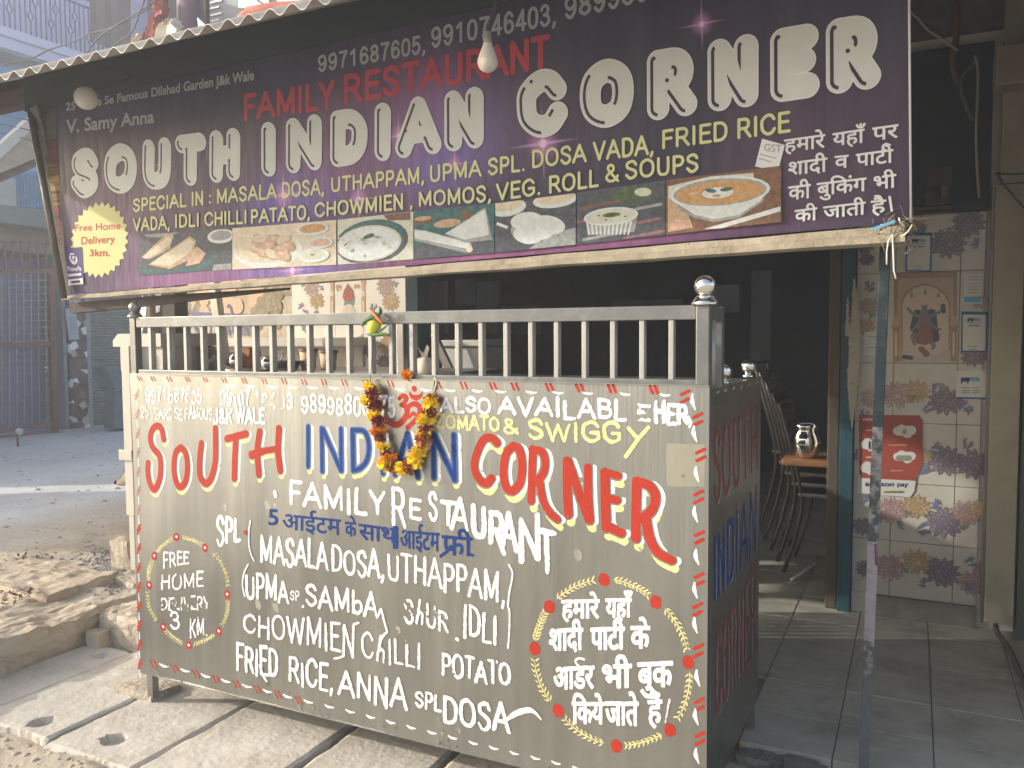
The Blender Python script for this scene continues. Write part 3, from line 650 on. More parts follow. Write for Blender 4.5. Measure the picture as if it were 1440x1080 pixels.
# ---- the om sign
ly = Layer(PF, .0005); om = lambda pts, r: pxs(PF, [(480 + x / 5.538, 540 + y / 5.538) for x, y in pts], np.array(r) / 5.538)
ly.stroke([om([(452, 112), (480, 92), (508, 110), (490, 148), (462, 165)], [16, 22, 20, 14]), om([(462, 165), (505, 178), (515, 225), (480, 285), (430, 318), (370, 300), (318, 252)], [14, 22, 24, 26, 26, 20, 6]),
 om([(505, 205), (545, 160), (595, 160), (618, 205), (600, 262), (560, 300), (520, 338)], [18, 20, 22, 24, 24, 20, 22]), om([(530, 262), (562, 228), (590, 250)], [10, 16, 8]), om([(530, 62), (552, 96), (585, 106), (618, 92), (634, 66)], [5, 18, 22, 16, 6]), om([(570, 36), (571, 38)], 23)], 'paint_red', .0012, .03, .0006, 5)
ly.build('painted_symbol', front, 'red Om sign')
# ---- stains on the panel: glue patch and finger marks
ly = Layer(PF, .0002); M['glue'] = mat('glue', (.36, .355, .30), .55, .95, c2=(.31, .305, .25), scale=30, stretch=(1, 1, .4)); M['smudge'] = mat('smudge', (.37, .36, .32), .5, .5, scale=30)
e_ = [(PF.px(*p), PF.px(*q)) for p, q in zip(((936, 623), (992, 624), (991, 685), (938, 684)), ((992, 624), (991, 685), (938, 684), (936, 623)))]; ly.stroke([], 'glue', .002, .22, .003, 3, polys=e_)
for x, y, r in ((316, 712, 3.5), (248, 703, 2), (376, 708, 5), (386, 706, 4), (363, 848, 5), (388, 852, 5), (560, 884, 4), (812, 778, 6), (690, 1020, 2), (646, 1026, 2.5), (900, 772, 2), (622, 1030, 2), (616, 1010, 1.5)):
    ly.stroke([pxs(PF, [(x, y), (x + 1, y + r * .8)], r)], 'smudge', .002, .3, .002, int(x))
M['rust'] = mat('rust', (.20, .11, .06), .9, c2=(.12, .07, .04), scale=40)
r8 = random.Random(17)
for k in range(46):
    x = r8.uniform(215, 985); y = 942 + (x - 195) * .2505 - abs(r8.gauss(0, 9)); ly.stroke([pxs(PF, [(x, y), (x + r8.uniform(-.6, .6), y + r8.uniform(.5, 4))], r8.uniform(.35, 1.3))], 'rust' if k % 3 else 'smudge', .0012, .2, .001, k)
for k in range(60):
    x = r8.uniform(200, 985); y = r8.uniform(560, 940 + (x - 195) * .22); ly.stroke([pxs(PF, [(x, y), (x + .3, y + .4)], r8.uniform(.3, .8))], 'smudge', .001, 0, .0004, k)
ly.build('stain', front)
# ---- lettering on the shaded side panel
ly = Layer(PS, .0006)
for t, L, R, m in (('SOUTH', (1004, 608, 706), (1066, 572, 655), 'paint_shaded_red'), ('INDIAN', (1004, 762, 842), (1064, 684, 770), 'paint_blue'), ('CORNER', (1006, 898, 1006), (1063, 798, 912), 'paint_shaded_red')):
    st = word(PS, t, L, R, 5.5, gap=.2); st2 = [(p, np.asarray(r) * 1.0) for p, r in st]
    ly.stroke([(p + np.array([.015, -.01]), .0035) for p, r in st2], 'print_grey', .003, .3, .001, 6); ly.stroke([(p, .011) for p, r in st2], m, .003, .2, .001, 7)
ed = []
for k in range(6): ed.append(pxs(PS, [(1007 + k * 11, 553 - k * 2.6), (1011 + k * 11, 550 - k * 2.6)], 1.8))
for k in range(9): ed.append(pxs(PS, [(998.8, 560 + k * 58), (998.6, 580 + k * 58), (998.9, 598 + k * 58)], .9))
for k in range(6): ed.append(pxs(PS, [(1012 + k * 9, 1075 - k * 19), (1015.5 + k * 9, 1067 - k * 19)], 1.2))
ly.stroke(ed, 'print_grey', .002); ly.build('lettering', side)
# ---------------------------------------------------------------- the shop banner
BL, BR, TL = np.array([-1.02, .5, 1.5515]), np.array([2.527, .5, 1.655]), np.array([-1.0, .35, 2.39])
BW = np.linalg.norm(BR - BL)
rip = lambda u, v: .0016 * np.sin(7 * u + 2.1 * np.sin(3.1 * v + u)) + .0007 * np.sin(15 * u - 9 * v) + .003 * np.sin(4.2 * v + 1.3 * u)
PB = Plane(BL, BR - BL, TL - BL, rip)
BH = (TL - BL).dot(PB.V)
def banner_mat():
    m = bpy.data.materials.new('banner_print'); m.use_nodes = True; N = m.node_tree.nodes; L = m.node_tree.links; p = N['Principled BSDF']
    p.inputs['Roughness'].default_value = .42; p.inputs['Specular IOR Level'].default_value = .35
    uv = N.new('ShaderNodeUVMap'); col = None
    def mixc(a, fac, c):
        x = N.new('ShaderNodeMix'); x.data_type = 'RGBA'; L.new(fac, x.inputs[0])
        if hasattr(a, 'is_output'): L.new(a, x.inputs[6])
        else: x.inputs[6].default_value = (*a, 1)
        x.inputs[7].default_value = (*c, 1); return x.outputs[2]
    nz = N.new('ShaderNodeTexNoise'); nz.inputs['Scale'].default_value = 2.6; nz.inputs['Detail'].default_value = 5; L.new(uv.outputs[0], nz.inputs[0])
    def glow(cx, cy, rx, ry, k, c, src, noisy=True):
        v = N.new('ShaderNodeVectorMath'); v.operation = 'SUBTRACT'; L.new(uv.outputs[0], v.inputs[0]); v.inputs[1].default_value = (cx, cy, 0)
        w = N.new('ShaderNodeVectorMath'); w.operation = 'MULTIPLY'; L.new(v.outputs[0], w.inputs[0]); w.inputs[1].default_value = (1 / rx, 1 / ry, 0)
        d = N.new('ShaderNodeVectorMath'); d.operation = 'LENGTH'; L.new(w.outputs[0], d.inputs[0])
        r = N.new('ShaderNodeMapRange'); r.interpolation_type = 'SMOOTHERSTEP'; r.inputs[1].default_value = 1; r.inputs[2].default_value = 0; r.inputs[3].default_value = 0; r.inputs[4].default_value = k; L.new(d.outputs['Value'], r.inputs[0])
        o = r.outputs[0]
        if noisy:
            q = N.new('ShaderNodeMath'); q.operation = 'MULTIPLY'; L.new(o, q.inputs[0]); L.new(nz.outputs[0], q.inputs[1]); q2 = N.new('ShaderNodeMath'); q2.operation = 'MULTIPLY'; q2.inputs[1].default_value = 1.7; L.new(q.outputs[0], q2.inputs[0]); q2.use_clamp = True; o = q2.outputs[0]
        return mixc(src, o, c)
    c = mixc((.020, .022, .046), nz.outputs[0], (.044, .036, .076))
    c = glow(.5, .12, .9, .75, .75, (.16, .09, .17), c); c = glow(1.75, .40, 1.1, .42, .75, (.20, .09, .22), c); c = glow(1.35, .28, .42, .2, .75, (.12, .09, .36), c)
    c = glow(2.05, .42, .4, .32, .7, (.13, .12, .40), c); c = glow(.95, .03, .8, .10, .9, (.30, .13, .30), c); c = glow(2.3, .02, 1.2, .09, .9, (.30, .10, .24), c); c = glow(1.35, .02, .5, .07, .9, (.20, .14, .42), c)
    c = glow(3.3, .2, .5, .4, .5, (.11, .055, .09), c); c = glow(1.95, .55, .35, .3, .5, (.24, .08, .20), c)
    for x, y, s in ((1.32, .31, .045), (2.44, .355, .05), (1.87, .455, .035), (1.35, .02, .04), (1.68, .255, .04), (.67, .5, .03), (2.98, .62, .03), (.98, .55, .025), (2.10, .33, .03)):
        c = glow(x, y, s * 1.5, s * 1.5, .7, (.50, .22, .50), c, False); c = glow(x, y, s * .45, s * .45, 1, (.85, .70, .85), c, False); c = glow(x, y, s * 3.2, s * .16, .6, (.6, .4, .6), c, False); c = glow(x, y, s * .16, s * 3.2, .6, (.6, .4, .6), c, False)
    # dust and water marks
    n2 = N.new('ShaderNodeTexNoise'); n2.inputs['Scale'].default_value = 5; n2.inputs['Detail'].default_value = 8; mp = N.new('ShaderNodeMapping'); mp.inputs['Scale'].default_value = (2.2, .6, 1); L.new(uv.outputs[0], mp.inputs[0]); L.new(mp.outputs[0], n2.inputs[0])
    r2 = N.new('ShaderNodeMapRange'); r2.inputs[1].default_value = .45; r2.inputs[2].default_value = .8; r2.inputs[4].default_value = .2; L.new(n2.outputs[0], r2.inputs[0]); c = mixc(c, r2.outputs[0], (.13, .125, .15))
    L.new(c, p.inputs['Base Color'])
    nb = N.new('ShaderNodeTexNoise'); nb.inputs['Scale'].default_value = 9; nb.inputs['Detail'].default_value = 3; L.new(mp.outputs[0], nb.inputs[0]); b = N.new('ShaderNodeBump'); b.inputs['Strength'].default_value = .28; b.inputs['Distance'].default_value = .02; L.new(nb.outputs[0], b.inputs['Height']); L.new(b.outputs[0], p.inputs['Normal'])
    return m
M['banner'] = banner_mat()
sign = thing('shop_banner', 'wide purple printed restaurant banner hung under the corrugated roof', 'banner', tuple(BL))
nu, nv = 110, 30; bm = B(); ul = bm.loops.layers.uv.new('UVMap')
U, V = np.meshgrid(np.linspace(0, 1, nu + 1), np.linspace(0, BH, nv + 1), indexing='ij'); SK = PB.px(79, 150)[0] / PB.px(79, 150)[1]; U = V * SK + U * (BW - V * SK)
P3 = PB.w(np.stack([U.ravel(), V.ravel()], 1)).reshape(nu + 1, nv + 1, 3); vs = [[bm.verts.new(P3[i, k]) for k in range(nv + 1)] for i in range(nu + 1)]
for i in range(nu):
    for k in range(nv):
        f = bm.faces.new((vs[i][k], vs[i + 1][k], vs[i + 1][k + 1], vs[i][k + 1])); f.smooth = True
        for lp, (a, b) in zip(f.loops, ((i, k), (i + 1, k), (i + 1, k + 1), (i, k + 1))): lp[ul].uv = (U[a, 0], V[0, b])
me = bpy.data.meshes.new('banner_sheet'); bm.to_mesh(me); bm.free(); sheet = link('banner_sheet', me, sign, [M['banner']])
# frame of the banner: cloth-wrapped beam below, steel tube and ragged strips at the left, white hem at the right
bx = lambda t, dy=0, dz=0: tuple(BL + (BR - BL) * t + np.array([0, dy, dz]))
bm = B(); n = 24; prof = [(-.004, -.002), (-.010, -.026), (-.026, -.030), (-.026, -.052), (.0, -.060), (.04, -.056), (.045, -.004)]; rings = []
for i in range(n + 1):
    t = -.01 + 1.005 * i / n; c = BL + (BR - BL) * t; s = (.34 + .60 * min(1, max(0, t))) * (1 + .02 * math.sin(i * 1.7)); rings.append([bm.verts.new((c[0], c[1] + y * s, c[2] - .004 + z * s + .0015 * math.sin(i * 2.3))) for y, z in prof])
for a, b in zip(rings, rings[1:]):
    for k in range(7): bm.faces.new((a[k], a[(k + 1) % 7], b[(k + 1) % 7], b[k]))
bm.faces.new(rings[0]); bm.faces.new(rings[-1]); obj('bottom_beam', bm, M['cream_cloth'], sign)
bm = B(); tube(bm, [bx(-.012, .06, -.06), bx(.15, .06, -.052), bx(.36, .06, -.045)], [.024, .02, .004], 4, square=True); obj('bottom_beam', bm, M['dark_wood'], sign, 'dark timber under the left end')
a0, a1 = at(90, 420, y=.47), at(42, 150, y=.34)
bm = B(); tube(bm, [a0, a0.lerp(a1, .5), a1], .015, 10); obj('side_tube', bm, M['tube_steel'], sign)
bm = B(); quad(bm, [at(66, 290, y=.45), at(92, 412, y=.49), at(100, 412, y=.495), at(80, 290, y=.46)]); quad(bm, [at(44, 150, y=.345), at(66, 290, y=.45), at(80, 290, y=.46), at(56, 152, y=.35)]); prism(bm, [at(40, 152, y=.33), at(52, 148, y=.33), at(58, 176, y=.34)], (0, .01, 0)); obj('side_flap', bm, M['grey_cloth'], sign)
bm = B(); quad(bm, [at(42, 146, y=.40), at(84, 146, y=.40), at(102, 414, y=.54), at(86, 418, y=.54)]); obj('side_flap', bm, M['brown_strip'], sign, 'dark cloth closing the left side')
bm = B()
for (p0, p1, m) in ((152, 195, 2), (195, 232, 1), (232, 288, 0), (288, 345, 1)):
    xl = lambda y: 54 + (y - 152) * .150; xr = lambda y: 78 + (y - 152) * .05
    quad(bm, [at(xl(p0), p0, y=.372 + (p0 - 152) * .00045), at(xl(p1), p1, y=.372 + (p1 - 152) * .00045), at(xr(p1), p1, y=.372 + (p1 - 152) * .00045), at(xr(p0), p0, y=.372 + (p0 - 152) * .00045)], m)
obj('side_flap', bm, [M['yellow_strip'], M['red_strip'], M['brown_strip']], sign, 'ragged strip printed in yellow and red')
bm = B(); e0 = PB.w([[BW - .004, 0]], .003)[0]; e1 = PB.w([[BW - .002, BH + .1]], .003)[0]; tube(bm, [e0, e1], .0035, 6); obj('hem', bm, M['print_edge'], sign)
# ---- printed writing
def banner_line(items, m, off=.0016):
    ly = Layer(PB, off)
    for k, it in enumerate(items): ly.stroke(word(PB, it[0], it[1], it[2], it[3], gap=it[4] if len(it) > 4 else .15), m, .0016)
    ly.build('lettering', sheet)
def gline(items, m, off=.0016, bold=.45, extra=()):
    ly = Layer(PB, off)
    for t, L, R, cap, *b in items:
        st, ed = gword(PB, t, L, R, b[0] if b else bold, cap); ly.stroke(st, m, .0013, polys=ed)
    for e in extra: ly.stroke([pxs(PB, *e)], m, .0012)
    ly.build('lettering', sheet)
gline([('25 Years Se Famous Dilshad Garden J&k Wale', (93, 145, 155.5), (357, 98, 112), .69, .5), ('V. Samy Anna', (94, 169, 187), (216, 155, 172), .69, .8)], 'print_grey')
banner_line([('9971687605,', (447, 80, 100), (598, 50, 73), 1.95), ('9910746403,', (607, 41, 66), (782, 5, 33), 2.2), ('9899880035', (795, -1, 26), (992, -52, -20), 2.5)], 'print_grey')
banner_line([('FAMILY', (343, 136, 168), (468, 115, 149), 3.2), ('RESTAURANT', (483, 109, 144), (771, 52, 92), 3.7)], 'print_red')
banner_line([('SPECIAL IN :', (188, 281, 297), (298, 268, 286), 1.52), ('MASALA DOSA,', (306, 267, 285), (456, 252, 272), 1.59), ('UTHAPPAM,', (466, 251, 269), (597, 235, 256), 1.71), ('UPMA SPL.', (605, 234, 255), (738, 218, 239), 1.83), ('DOSA VADA,', (748, 213, 235), (919, 190, 215), 2.01), ('FRIED RICE', (931, 185, 208), (1110, 158, 184), 2.13),
 ('VADA,', (189, 308, 324), (241, 304, 321), 1.52), ('IDLI CHILLI', (248, 303, 319), (348, 296, 313), 1.52), ('PATATO,', (354, 296, 313), (437, 289, 307), 1.59), ('CHOWMIEN', (444, 287, 304), (568, 273, 293), 1.71), (',', (578, 273, 291), (581, 273, 291), 1.71), ('MOMOS,', (590, 271, 289), (691, 261, 282), 1.83), ('VEG. ROLL', (699, 260, 281), (841, 239, 261), 1.95), ('&', (851, 233, 255), (870, 231, 254), 1.95), ('SOUPS', (880, 228, 251), (982, 217, 240), 2.07)], 'print_yellow')
gline([(t, L, R, .62, .5) for t, L, R in (('हमारे', (1103, 197, 214), (1160, 189, 207)), ('यहाँ', (1171, 188, 205), (1217, 181, 200)), ('पर', (1227, 180, 198), (1263, 175, 193)), ('शादी', (1109, 229, 246), (1163, 222, 241)), ('व', (1174, 220, 237), (1193, 218, 235)), ('पाटी', (1204, 217, 234), (1256, 210, 228)),
 ('की', (1109, 263, 281), (1140, 259, 278)), ('बुिकंग', (1149, 258, 275), (1218, 250, 268)), ('भी', (1229, 249, 267), (1260, 245, 263)), ('की', (1118, 296, 312), (1149, 292, 309)), ('जाती', (1158, 291, 307), (1217, 284, 301)), ('है', (1225, 283, 300), (1246, 281, 298)))], 'print_edge', extra=(([(1246, 212), (1241, 206), (1246, 202), (1252, 204)], 1.1), ([(1251, 277), (1254, 296)], 1.7)))
# bubble letters: fat rounded strokes, pale rim and a dark inline along their lower left side
ly = Layer(PB, .0016)
for t, L, R, r in (('SOUTH', (106, 222, 268), (331, 193, 241), 11.3), ('INDIAN', (372, 186, 236), (672, 137, 193), 13), ('CORNER', (737, 119, 181), (1221, 38, 107), 15.6)):
    st = word(PB, t, L, R, r, gap=.42 if t != 'CORNER' else .56)
    F, gu, gv = field(st, .0018, pad=.01); F = F + 0
    k = np.ones(5) / 5; Fs = F.copy()
    for _ in range(2):
        for ax in (0, 1): Fs = np.apply_along_axis(lambda a: np.convolve(a, k, 'same'), ax, Fs)
    ly.add(F, gu, gv, 'print_edge'); ly.add(F - .004, gu, gv, 'print_white')
    gx, gy = np.gradient(Fs, .0018); h = r * PB.scale(L[0], L[2]); d = (gx * .93 + gy * .30); 
    line_ = (.0024 + .0018 * (r / 12)) - np.abs(F - h * .44)
    ly.add(np.minimum(np.minimum(line_, (d - .42) * .02), F - .004), gu, gv, 'print_dark')
    dots = []
    for p, rr in st:
        q = p[np.argmax(p[:, 1] - p[:, 0] * .6)]; dots.append((np.array([[q[0] - h * .35, q[1] + h * .35]]), .0045 * r / 12))
    ly.stroke(dots[:1] if t == 'SOUTH' else dots[::2], 'print_dark', .0012)
ly.build('lettering', sheet, 'large white bubble letters')
# starburst and its words
ly = Layer(PB, .0016); c = PB.px(140, 338); h = PB.scale(140, 338); a = np.linspace(0, 2 * math.pi, 57)[:-1]
ax_ = (PB.px(181, 334) - PB.px(99, 342)) / 2; ay_ = (PB.px(140, 284) - PB.px(140, 392)) / 2
rr = np.where(np.arange(56) % 2, 1.0, .885); pts = [c + ax_ * math.cos(t) * q + ay_ * math.sin(t) * q for t, q in zip(a, rr)]
ly.stroke([], 'star_yellow', .0016, polys=[(pts[i], pts[(i + 1) % 56]) for i in range(56)])
for t, L, R in (('Free Home', (107, 316, 325), (170, 312, 322)), ('Delivery', (116, 333, 343.5), (162, 331, 341)), ('3km.', (128, 351, 360), (155, 350, 360))):
    st, ed = gword(PB, t, L, R, .28, .69); ly.stroke(st, 'print_red', .0009, polys=ed)
ly.build('starburst', sheet, 'pale yellow star with red delivery words')
# ---- printed photographs of dishes
def pm(k, c, **kw): M['dish_' + k] = mat('dish_' + k, c, .45, scale=kw.pop('scale', 60), contrast=.3, **kw)
pm('white', (.62, .66, .66), c2=(.50, .55, .55)); pm('cream', (.62, .56, .45), c2=(.50, .43, .32)); pm('tan', (.50, .38, .25), c2=(.36, .25, .15)); pm('brown', (.22, .12, .08), c2=(.12, .07, .05)); pm('teal', (.06, .17, .17), c2=(.03, .09, .10)); pm('slate', (.10, .11, .13), c2=(.05, .06, .08)); pm('green', (.10, .16, .07), c2=(.05, .08, .04)); pm('pink', (.34, .16, .16), c2=(.20, .09, .11)); pm('grey', (.34, .36, .36), c2=(.22, .24, .24)); pm('soup', (.52, .34, .16), c2=(.40, .22, .09)); pm('pale', (.56, .57, .50), c2=(.45, .47, .40)); pm('rose', (.60, .42, .34), c2=(.45, .28, .22))
top = lambda x: np.interp(x, (198, 327, 476, 580, 694, 810, 931, 1098), (329.5, 321, 309, 297.5, 286, 271, 254, 233)); bot = lambda x: np.interp(x, (198, 328, 476, 586, 699, 813, 937, 1098), (387, 379, 372, 364, 355, 344, 330, 312))
def dish(x0, x1, bg, items, label):
    ly = Layer(PD_, .0052)
    for k in range(6):
        xa, xb = x0 + (x1 - x0) * k / 6, x0 + (x1 - x0) * (k + 1) / 6; ly.poly([PB.px(xa, bot(xa)), PB.px(xb, bot(xb)), PB.px(xb, top(xb)), PB.px(xa, top(xa))], 'dish_' + bg, False)
    ly.n += 1
    lo = np.array([PB.px(x0, bot(x0)), PB.px(x1, bot(x1))])
    for it in items:
        if it[0] == 'e':
            _, cx, cy, rx, ry, rot, m = it; pts = [(cx + p[0], cy + p[1]) for p in ell((0, 0), rx, ry, rad(rot), 22)]
        else: pts = it[1]; m = it[2]
        pts = [(min(max(px, x0 + .5), x1 - .5), py) for px, py in pts]; pts = [(px, min(max(py, top(px) + .5), bot(px) - .5)) for px, py in pts]
        cc = np.mean([PB.px(*p) for p in pts], 0); uv = [PB.px(*p) for p in pts]
        for i in range(len(uv)): ly.poly([cc, uv[(i + 1) % len(uv)], uv[i]][::1], 'dish_' + m, False)
        ly.n += 1
    ly.build('food_print', sheet, label)
PD_ = Plane(BL, BR - BL, TL - BL); rg = random.Random(3)
dish(198, 328, 'slate', [('e', 230, 326, 26, 7, -8, 'grey'), ('e', 250, 366, 57, 20, -8, 'teal'), ('e', 250, 363, 52, 17, -8, 'slate'), ('p', [(200, 362), (236, 328), (246, 330), (240, 350), (212, 364)], 'tan'), ('p', [(202, 362), (238, 332), (243, 336), (238, 346), (208, 364)], 'cream'), ('p', [(210, 372), (268, 332), (277, 338), (275, 352), (266, 366), (240, 378)], 'tan'), ('p', [(213, 371), (268, 335), (274, 340), (270, 354), (240, 374)], 'cream'), ('p', [(262, 374), (278, 346), (291, 356), (282, 370)], 'rose'), ('p', [(266, 372), (279, 350), (285, 357)], 'tan'), ('e', 312, 332, 19, 10, -6, 'white'), ('e', 312, 331, 15, 7, -6, 'grey'), ('p', [(302, 372), (327, 370), (327, 381), (300, 382)], 'grey')], 'printed photo of folded dosas on a teal plate')
it = [('e', 378, 352, 48, 24, -6, 'white'), ('e', 376, 349, 44, 20, -6, 'cream')]
for k in range(15):
    x, y = 350 + rg.random() * 58, 336 + rg.random() * 24; it += [('e', x, y, 11, 7, rg.uniform(-40, 40), 'tan'), ('e', x - 1, y - 1.4, 9.4, 5.4, rg.uniform(-40, 40), 'rose' if k % 3 else 'cream'), ('e', x - 2, y - 3, 4, 2, 20, 'cream')]
it += [('e', 441, 322, 23, 9, -6, 'white'), ('e', 441, 321, 19, 6.5, -6, 'soup'), ('e', 452, 341, 18, 8, -5, 'white'), ('e', 452, 341, 14, 5.5, -5, 'rose'), ('e', 443, 359, 22, 10, -5, 'white'), ('e', 443, 358, 17, 7, -5, 'pale'), ('e', 441, 358, 3, 1, 0, 'green')]
dish(328, 474, 'cream', it, 'printed photo of fried fritters with dips')
it = [('p', [(475, 310), (580, 297), (580, 312), (475, 324)], 'pale'), ('e', 524, 340, 52, 31, -10, 'slate'), ('e', 522, 338, 49, 28, -10, 'teal'), ('e', 520, 342, 46, 25, -8, 'pale'), ('e', 519, 342, 44, 23, -8, 'white')]
for k in range(26):
    a_, q_ = rg.random() * 6.28, rg.random() ** .5; x, y = 519 + 40 * q_ * math.cos(a_), 342 + 20 * q_ * math.sin(a_); it.append(('e', x, y, rg.uniform(2, 5), rg.uniform(1, 2.2), rg.uniform(-40, 40), rg.choice(['pale', 'grey', 'pale', 'white'])))
it += [('e', 520, 332, 8, 3, -20, 'green'), ('p', [(540, 302), (578, 298), (578, 309), (548, 310)], 'brown')]
dish(476, 582, 'pale', it, 'printed photo of a white uttapam in a pan')
dish(582, 696, 'teal', [('e', 640, 352, 62, 20, -4, 'slate'), ('e', 595, 310, 15, 6, -6, 'brown'), ('e', 596, 307, 12, 3, -6, 'tan'), ('e', 630, 314, 19, 6, -8, 'tan'), ('p', [(584, 322), (600, 324), (664, 342), (666, 352), (655, 355), (584, 338)], 'grey'), ('p', [(584, 323), (600, 325), (662, 342), (660, 350), (584, 335)], 'white'), ('e', 661, 350, 4.5, 5, 0, 'cream'), ('p', [(626, 329), (684, 291), (692, 330), (694, 337), (655, 341)], 'grey'), ('p', [(628, 328), (683, 294), (689, 330), (655, 337)], 'white'), ('e', 656, 302, 8, 7, 0, 'brown')], 'printed photo of a rolled and a folded dosa')
dish(697, 811, 'slate', [('p', [(770, 330), (810, 320), (810, 344), (745, 350)], 'grey'), ('e', 715, 292, 26, 12, -10, 'white'), ('e', 715, 289, 22, 8, -10, 'cream'), ('e', 782, 281, 32, 11, -8, 'white'), ('e', 782, 278, 27, 8, -8, 'cream'), ('e', 738, 324, 19, 14, 0, 'grey'), ('e', 742, 311, 23, 13, -5, 'white'), ('e', 772, 316, 24, 13, 10, 'white'), ('e', 744, 330, 21, 13, 5, 'white'), ('e', 760, 322, 22, 15, 0, 'white'), ('e', 752, 318, 18, 9, 0, 'white'), ('p', [(700, 312), (716, 318), (714, 322), (699, 316)], 'white')], 'printed photo of idlis in a bowl')
it = [('p', [(x, 330 - (x - 812) * .09 + o), (x + 60, 318 - (x - 812) * .09 + o), (x + 60, 322 - (x - 812) * .09 + o), (x, 334 - (x - 812) * .09 + o)], m) for x, o, m in ((812, -20, 'pink'), (870, -8, 'pink'), (820, 6, 'grey'), (876, 10, 'pink'), (815, -38, 'brown'), (872, -28, 'grey'), (812, 14, 'slate'))]
it += [('e', 893, 273, 30, 11, -5, 'green'), ('e', 905, 270, 12, 6, 0, 'pale'), ('p', [(822, 306), (898, 298), (893, 326), (830, 330)], 'grey')] + [('p', [(825 + k * 6.2, 311), (828 + k * 6.2, 311), (830 + k * 5.5, 330), (828 + k * 5.5, 330)], 'white') for k in range(11)] + [('e', 860, 304, 38.5, 12.5, -6, 'white'), ('e', 860, 304, 35, 10, -6, 'pale'), ('e', 861, 302, 13, 3.2, -6, 'green'), ('e', 843, 303, 2, 1, 0, 'brown'), ('e', 880, 304, 2, 1, 0, 'brown'), ('e', 853, 309, 2, 1, 0, 'brown')]
dish(812, 936, 'slate', it, 'printed photo of a white ribbed dish of upma')
dish(937, 1099, 'brown', [('p', [(940, 262), (1000, 248), (1060, 243), (1060, 250), (940, 280)], 'pale'), ('p', [(940, 280), (960, 275), (975, 320), (940, 326)], 'tan'), ('p', [(990, 322), (1098, 290), (1098, 297), (1015, 324)], 'white'), ('p', [(943, 272), (1083, 262), (1072, 284), (1040, 306), (1005, 312), (975, 306), (952, 290)], 'grey'), ('p', [(946, 274), (1080, 264), (1070, 282), (1040, 302), (1005, 308), (978, 302), (956, 288)], 'white'), ('e', 1013, 270, 71, 22, -5, 'white'), ('e', 1013, 270, 66, 19, -5, 'grey'), ('e', 1013, 271, 61, 16.5, -5, 'soup'), ('e', 1010, 271, 22, 8, -5, 'white'), ('e', 1000, 268, 8, 3, 10, 'teal'), ('e', 1022, 266, 9, 3, -10, 'green'), ('e', 1008, 275, 6, 2.4, 0, 'tan'), ('e', 1046, 272, 9, 2, -5, 'tan'), ('e', 975, 272, 8, 2, -5, 'rose'), ('e', 954, 316, 10, 8, 0, 'rose')], 'printed photo of a white bowl of soup')
# ---- stickers stuck on the banner
ly = Layer(PB, .004)
def qd(ly, pts, m): ly.poly([ly.pl.px(*p) for p in pts][::-1], m)
st_ = thing('payment_sticker', 'small violet payment sticker at the lower left corner of the purple banner', 'sticker', PB.w([PB.px(107, 375)])[0])
qd(ly, [(96, 349), (117, 347), (120, 399), (97, 402)], 'sticker_violet'); ly.stroke([pxs(PB, [(105, 363), (105.5, 364)], 7.6)], 'print_edge', .0008)
s1, e1 = gword(PB, 'पे', (101, 358.5, 368), (110, 358.5, 368), .25, .62); ly.stroke(s1, 'sticker_violet', .0006, polys=e1)
s1, e1 = gword(PB, 'PhonePe', (97, 374.5, 381), (116.5, 374, 380.5), .16, .69); ly.stroke(s1, 'print_edge', .0005, polys=e1)
qd(ly, [(97.5, 385), (116.5, 383.5), (117, 387), (97.5, 389)], 'print_edge'); qd(ly, [(98, 393), (119, 390.5), (119.5, 399), (98, 401.5)], 'print_edge'); ly.stroke([pxs(PB, [(103, 396.5), (114, 395.4)], 1.6)], 'print_dark', .0006); ly.build('sticker_sheet', st_)
ly = Layer(PB, .003); s1, e1 = gword(PB, 'Tax extra', (99, 402.5, 407), (114, 402, 406.5), .12, .69); ly.stroke(s1, 'print_red', .0005, polys=e1)
st_ = thing('paper_note', 'tilted white tax note stuck over the Hindi words on the banner', 'note', PB.w([PB.px(1082, 217)])[0])
ly = Layer(PB, .004); qd(ly, [(1072, 195), (1104, 204), (1094, 241), (1062, 234)], 'print_edge'); s1, e1 = gword(PB, 'GST', (1075, 202, 212), (1099, 204, 215), .3, .69); ly.stroke(s1, 'print_grey', .0008, polys=e1)
qd(ly, [(1069, 216), (1092, 222), (1091.5, 223.5), (1068.5, 217.5)], 'print_grey'); qd(ly, [(1068, 222), (1086, 227), (1085.5, 228.5), (1067.5, 223.5)], 'print_grey'); ly.build('note_sheet', st_)
# ---------------------------------------------------------------- corrugated roof
ROOF_Y, ROOF_Z, SL = -.2, 2.262, .487
M['teal_board'] = mat('teal_board', (.034, .050, .056), .6, c2=(.022, .034, .039), scale=4, bump=.6, bscale=7, stretch=(.4, 1, 2))
roof = thing('corrugated_roof', 'corrugated iron awning roof with a dark shaded underside above the banner', 'roof', (1.2, 0, 2.3))
bm = B(); pitch = .082; x0, x1 = -1.8, 3.9; n = int((x1 - x0) / pitch * 8); ys = [ROOF_Y, ROOF_Y + .5, 1.2, 2.6]; g = []
for i in range(n + 1):
    x = x0 + (x1 - x0) * i / n; w = .0125 * math.cos(2 * math.pi * (x - .05) / pitch); col = []
    for th in (0, .002): col.append([bm.verts.new((x, y + .006 * math.sin(x * 3.7) * (y == ROOF_Y), ROOF_Z + (y - ROOF_Y) * SL + w + th + .006 * math.sin(x * 2.2))) for y in ys])
    g.append(col)
for a, b in zip(g, g[1:]):
    for th in (0, 1):
        for k in range(3): bm.faces.new((a[th][k], b[th][k], b[th][k + 1], a[th][k + 1])).smooth = True
    bm.faces.new((a[0][0], b[0][0], b[1][0], a[1][0]))
obj('roof_sheet', bm, M['iron_roof'], roof)
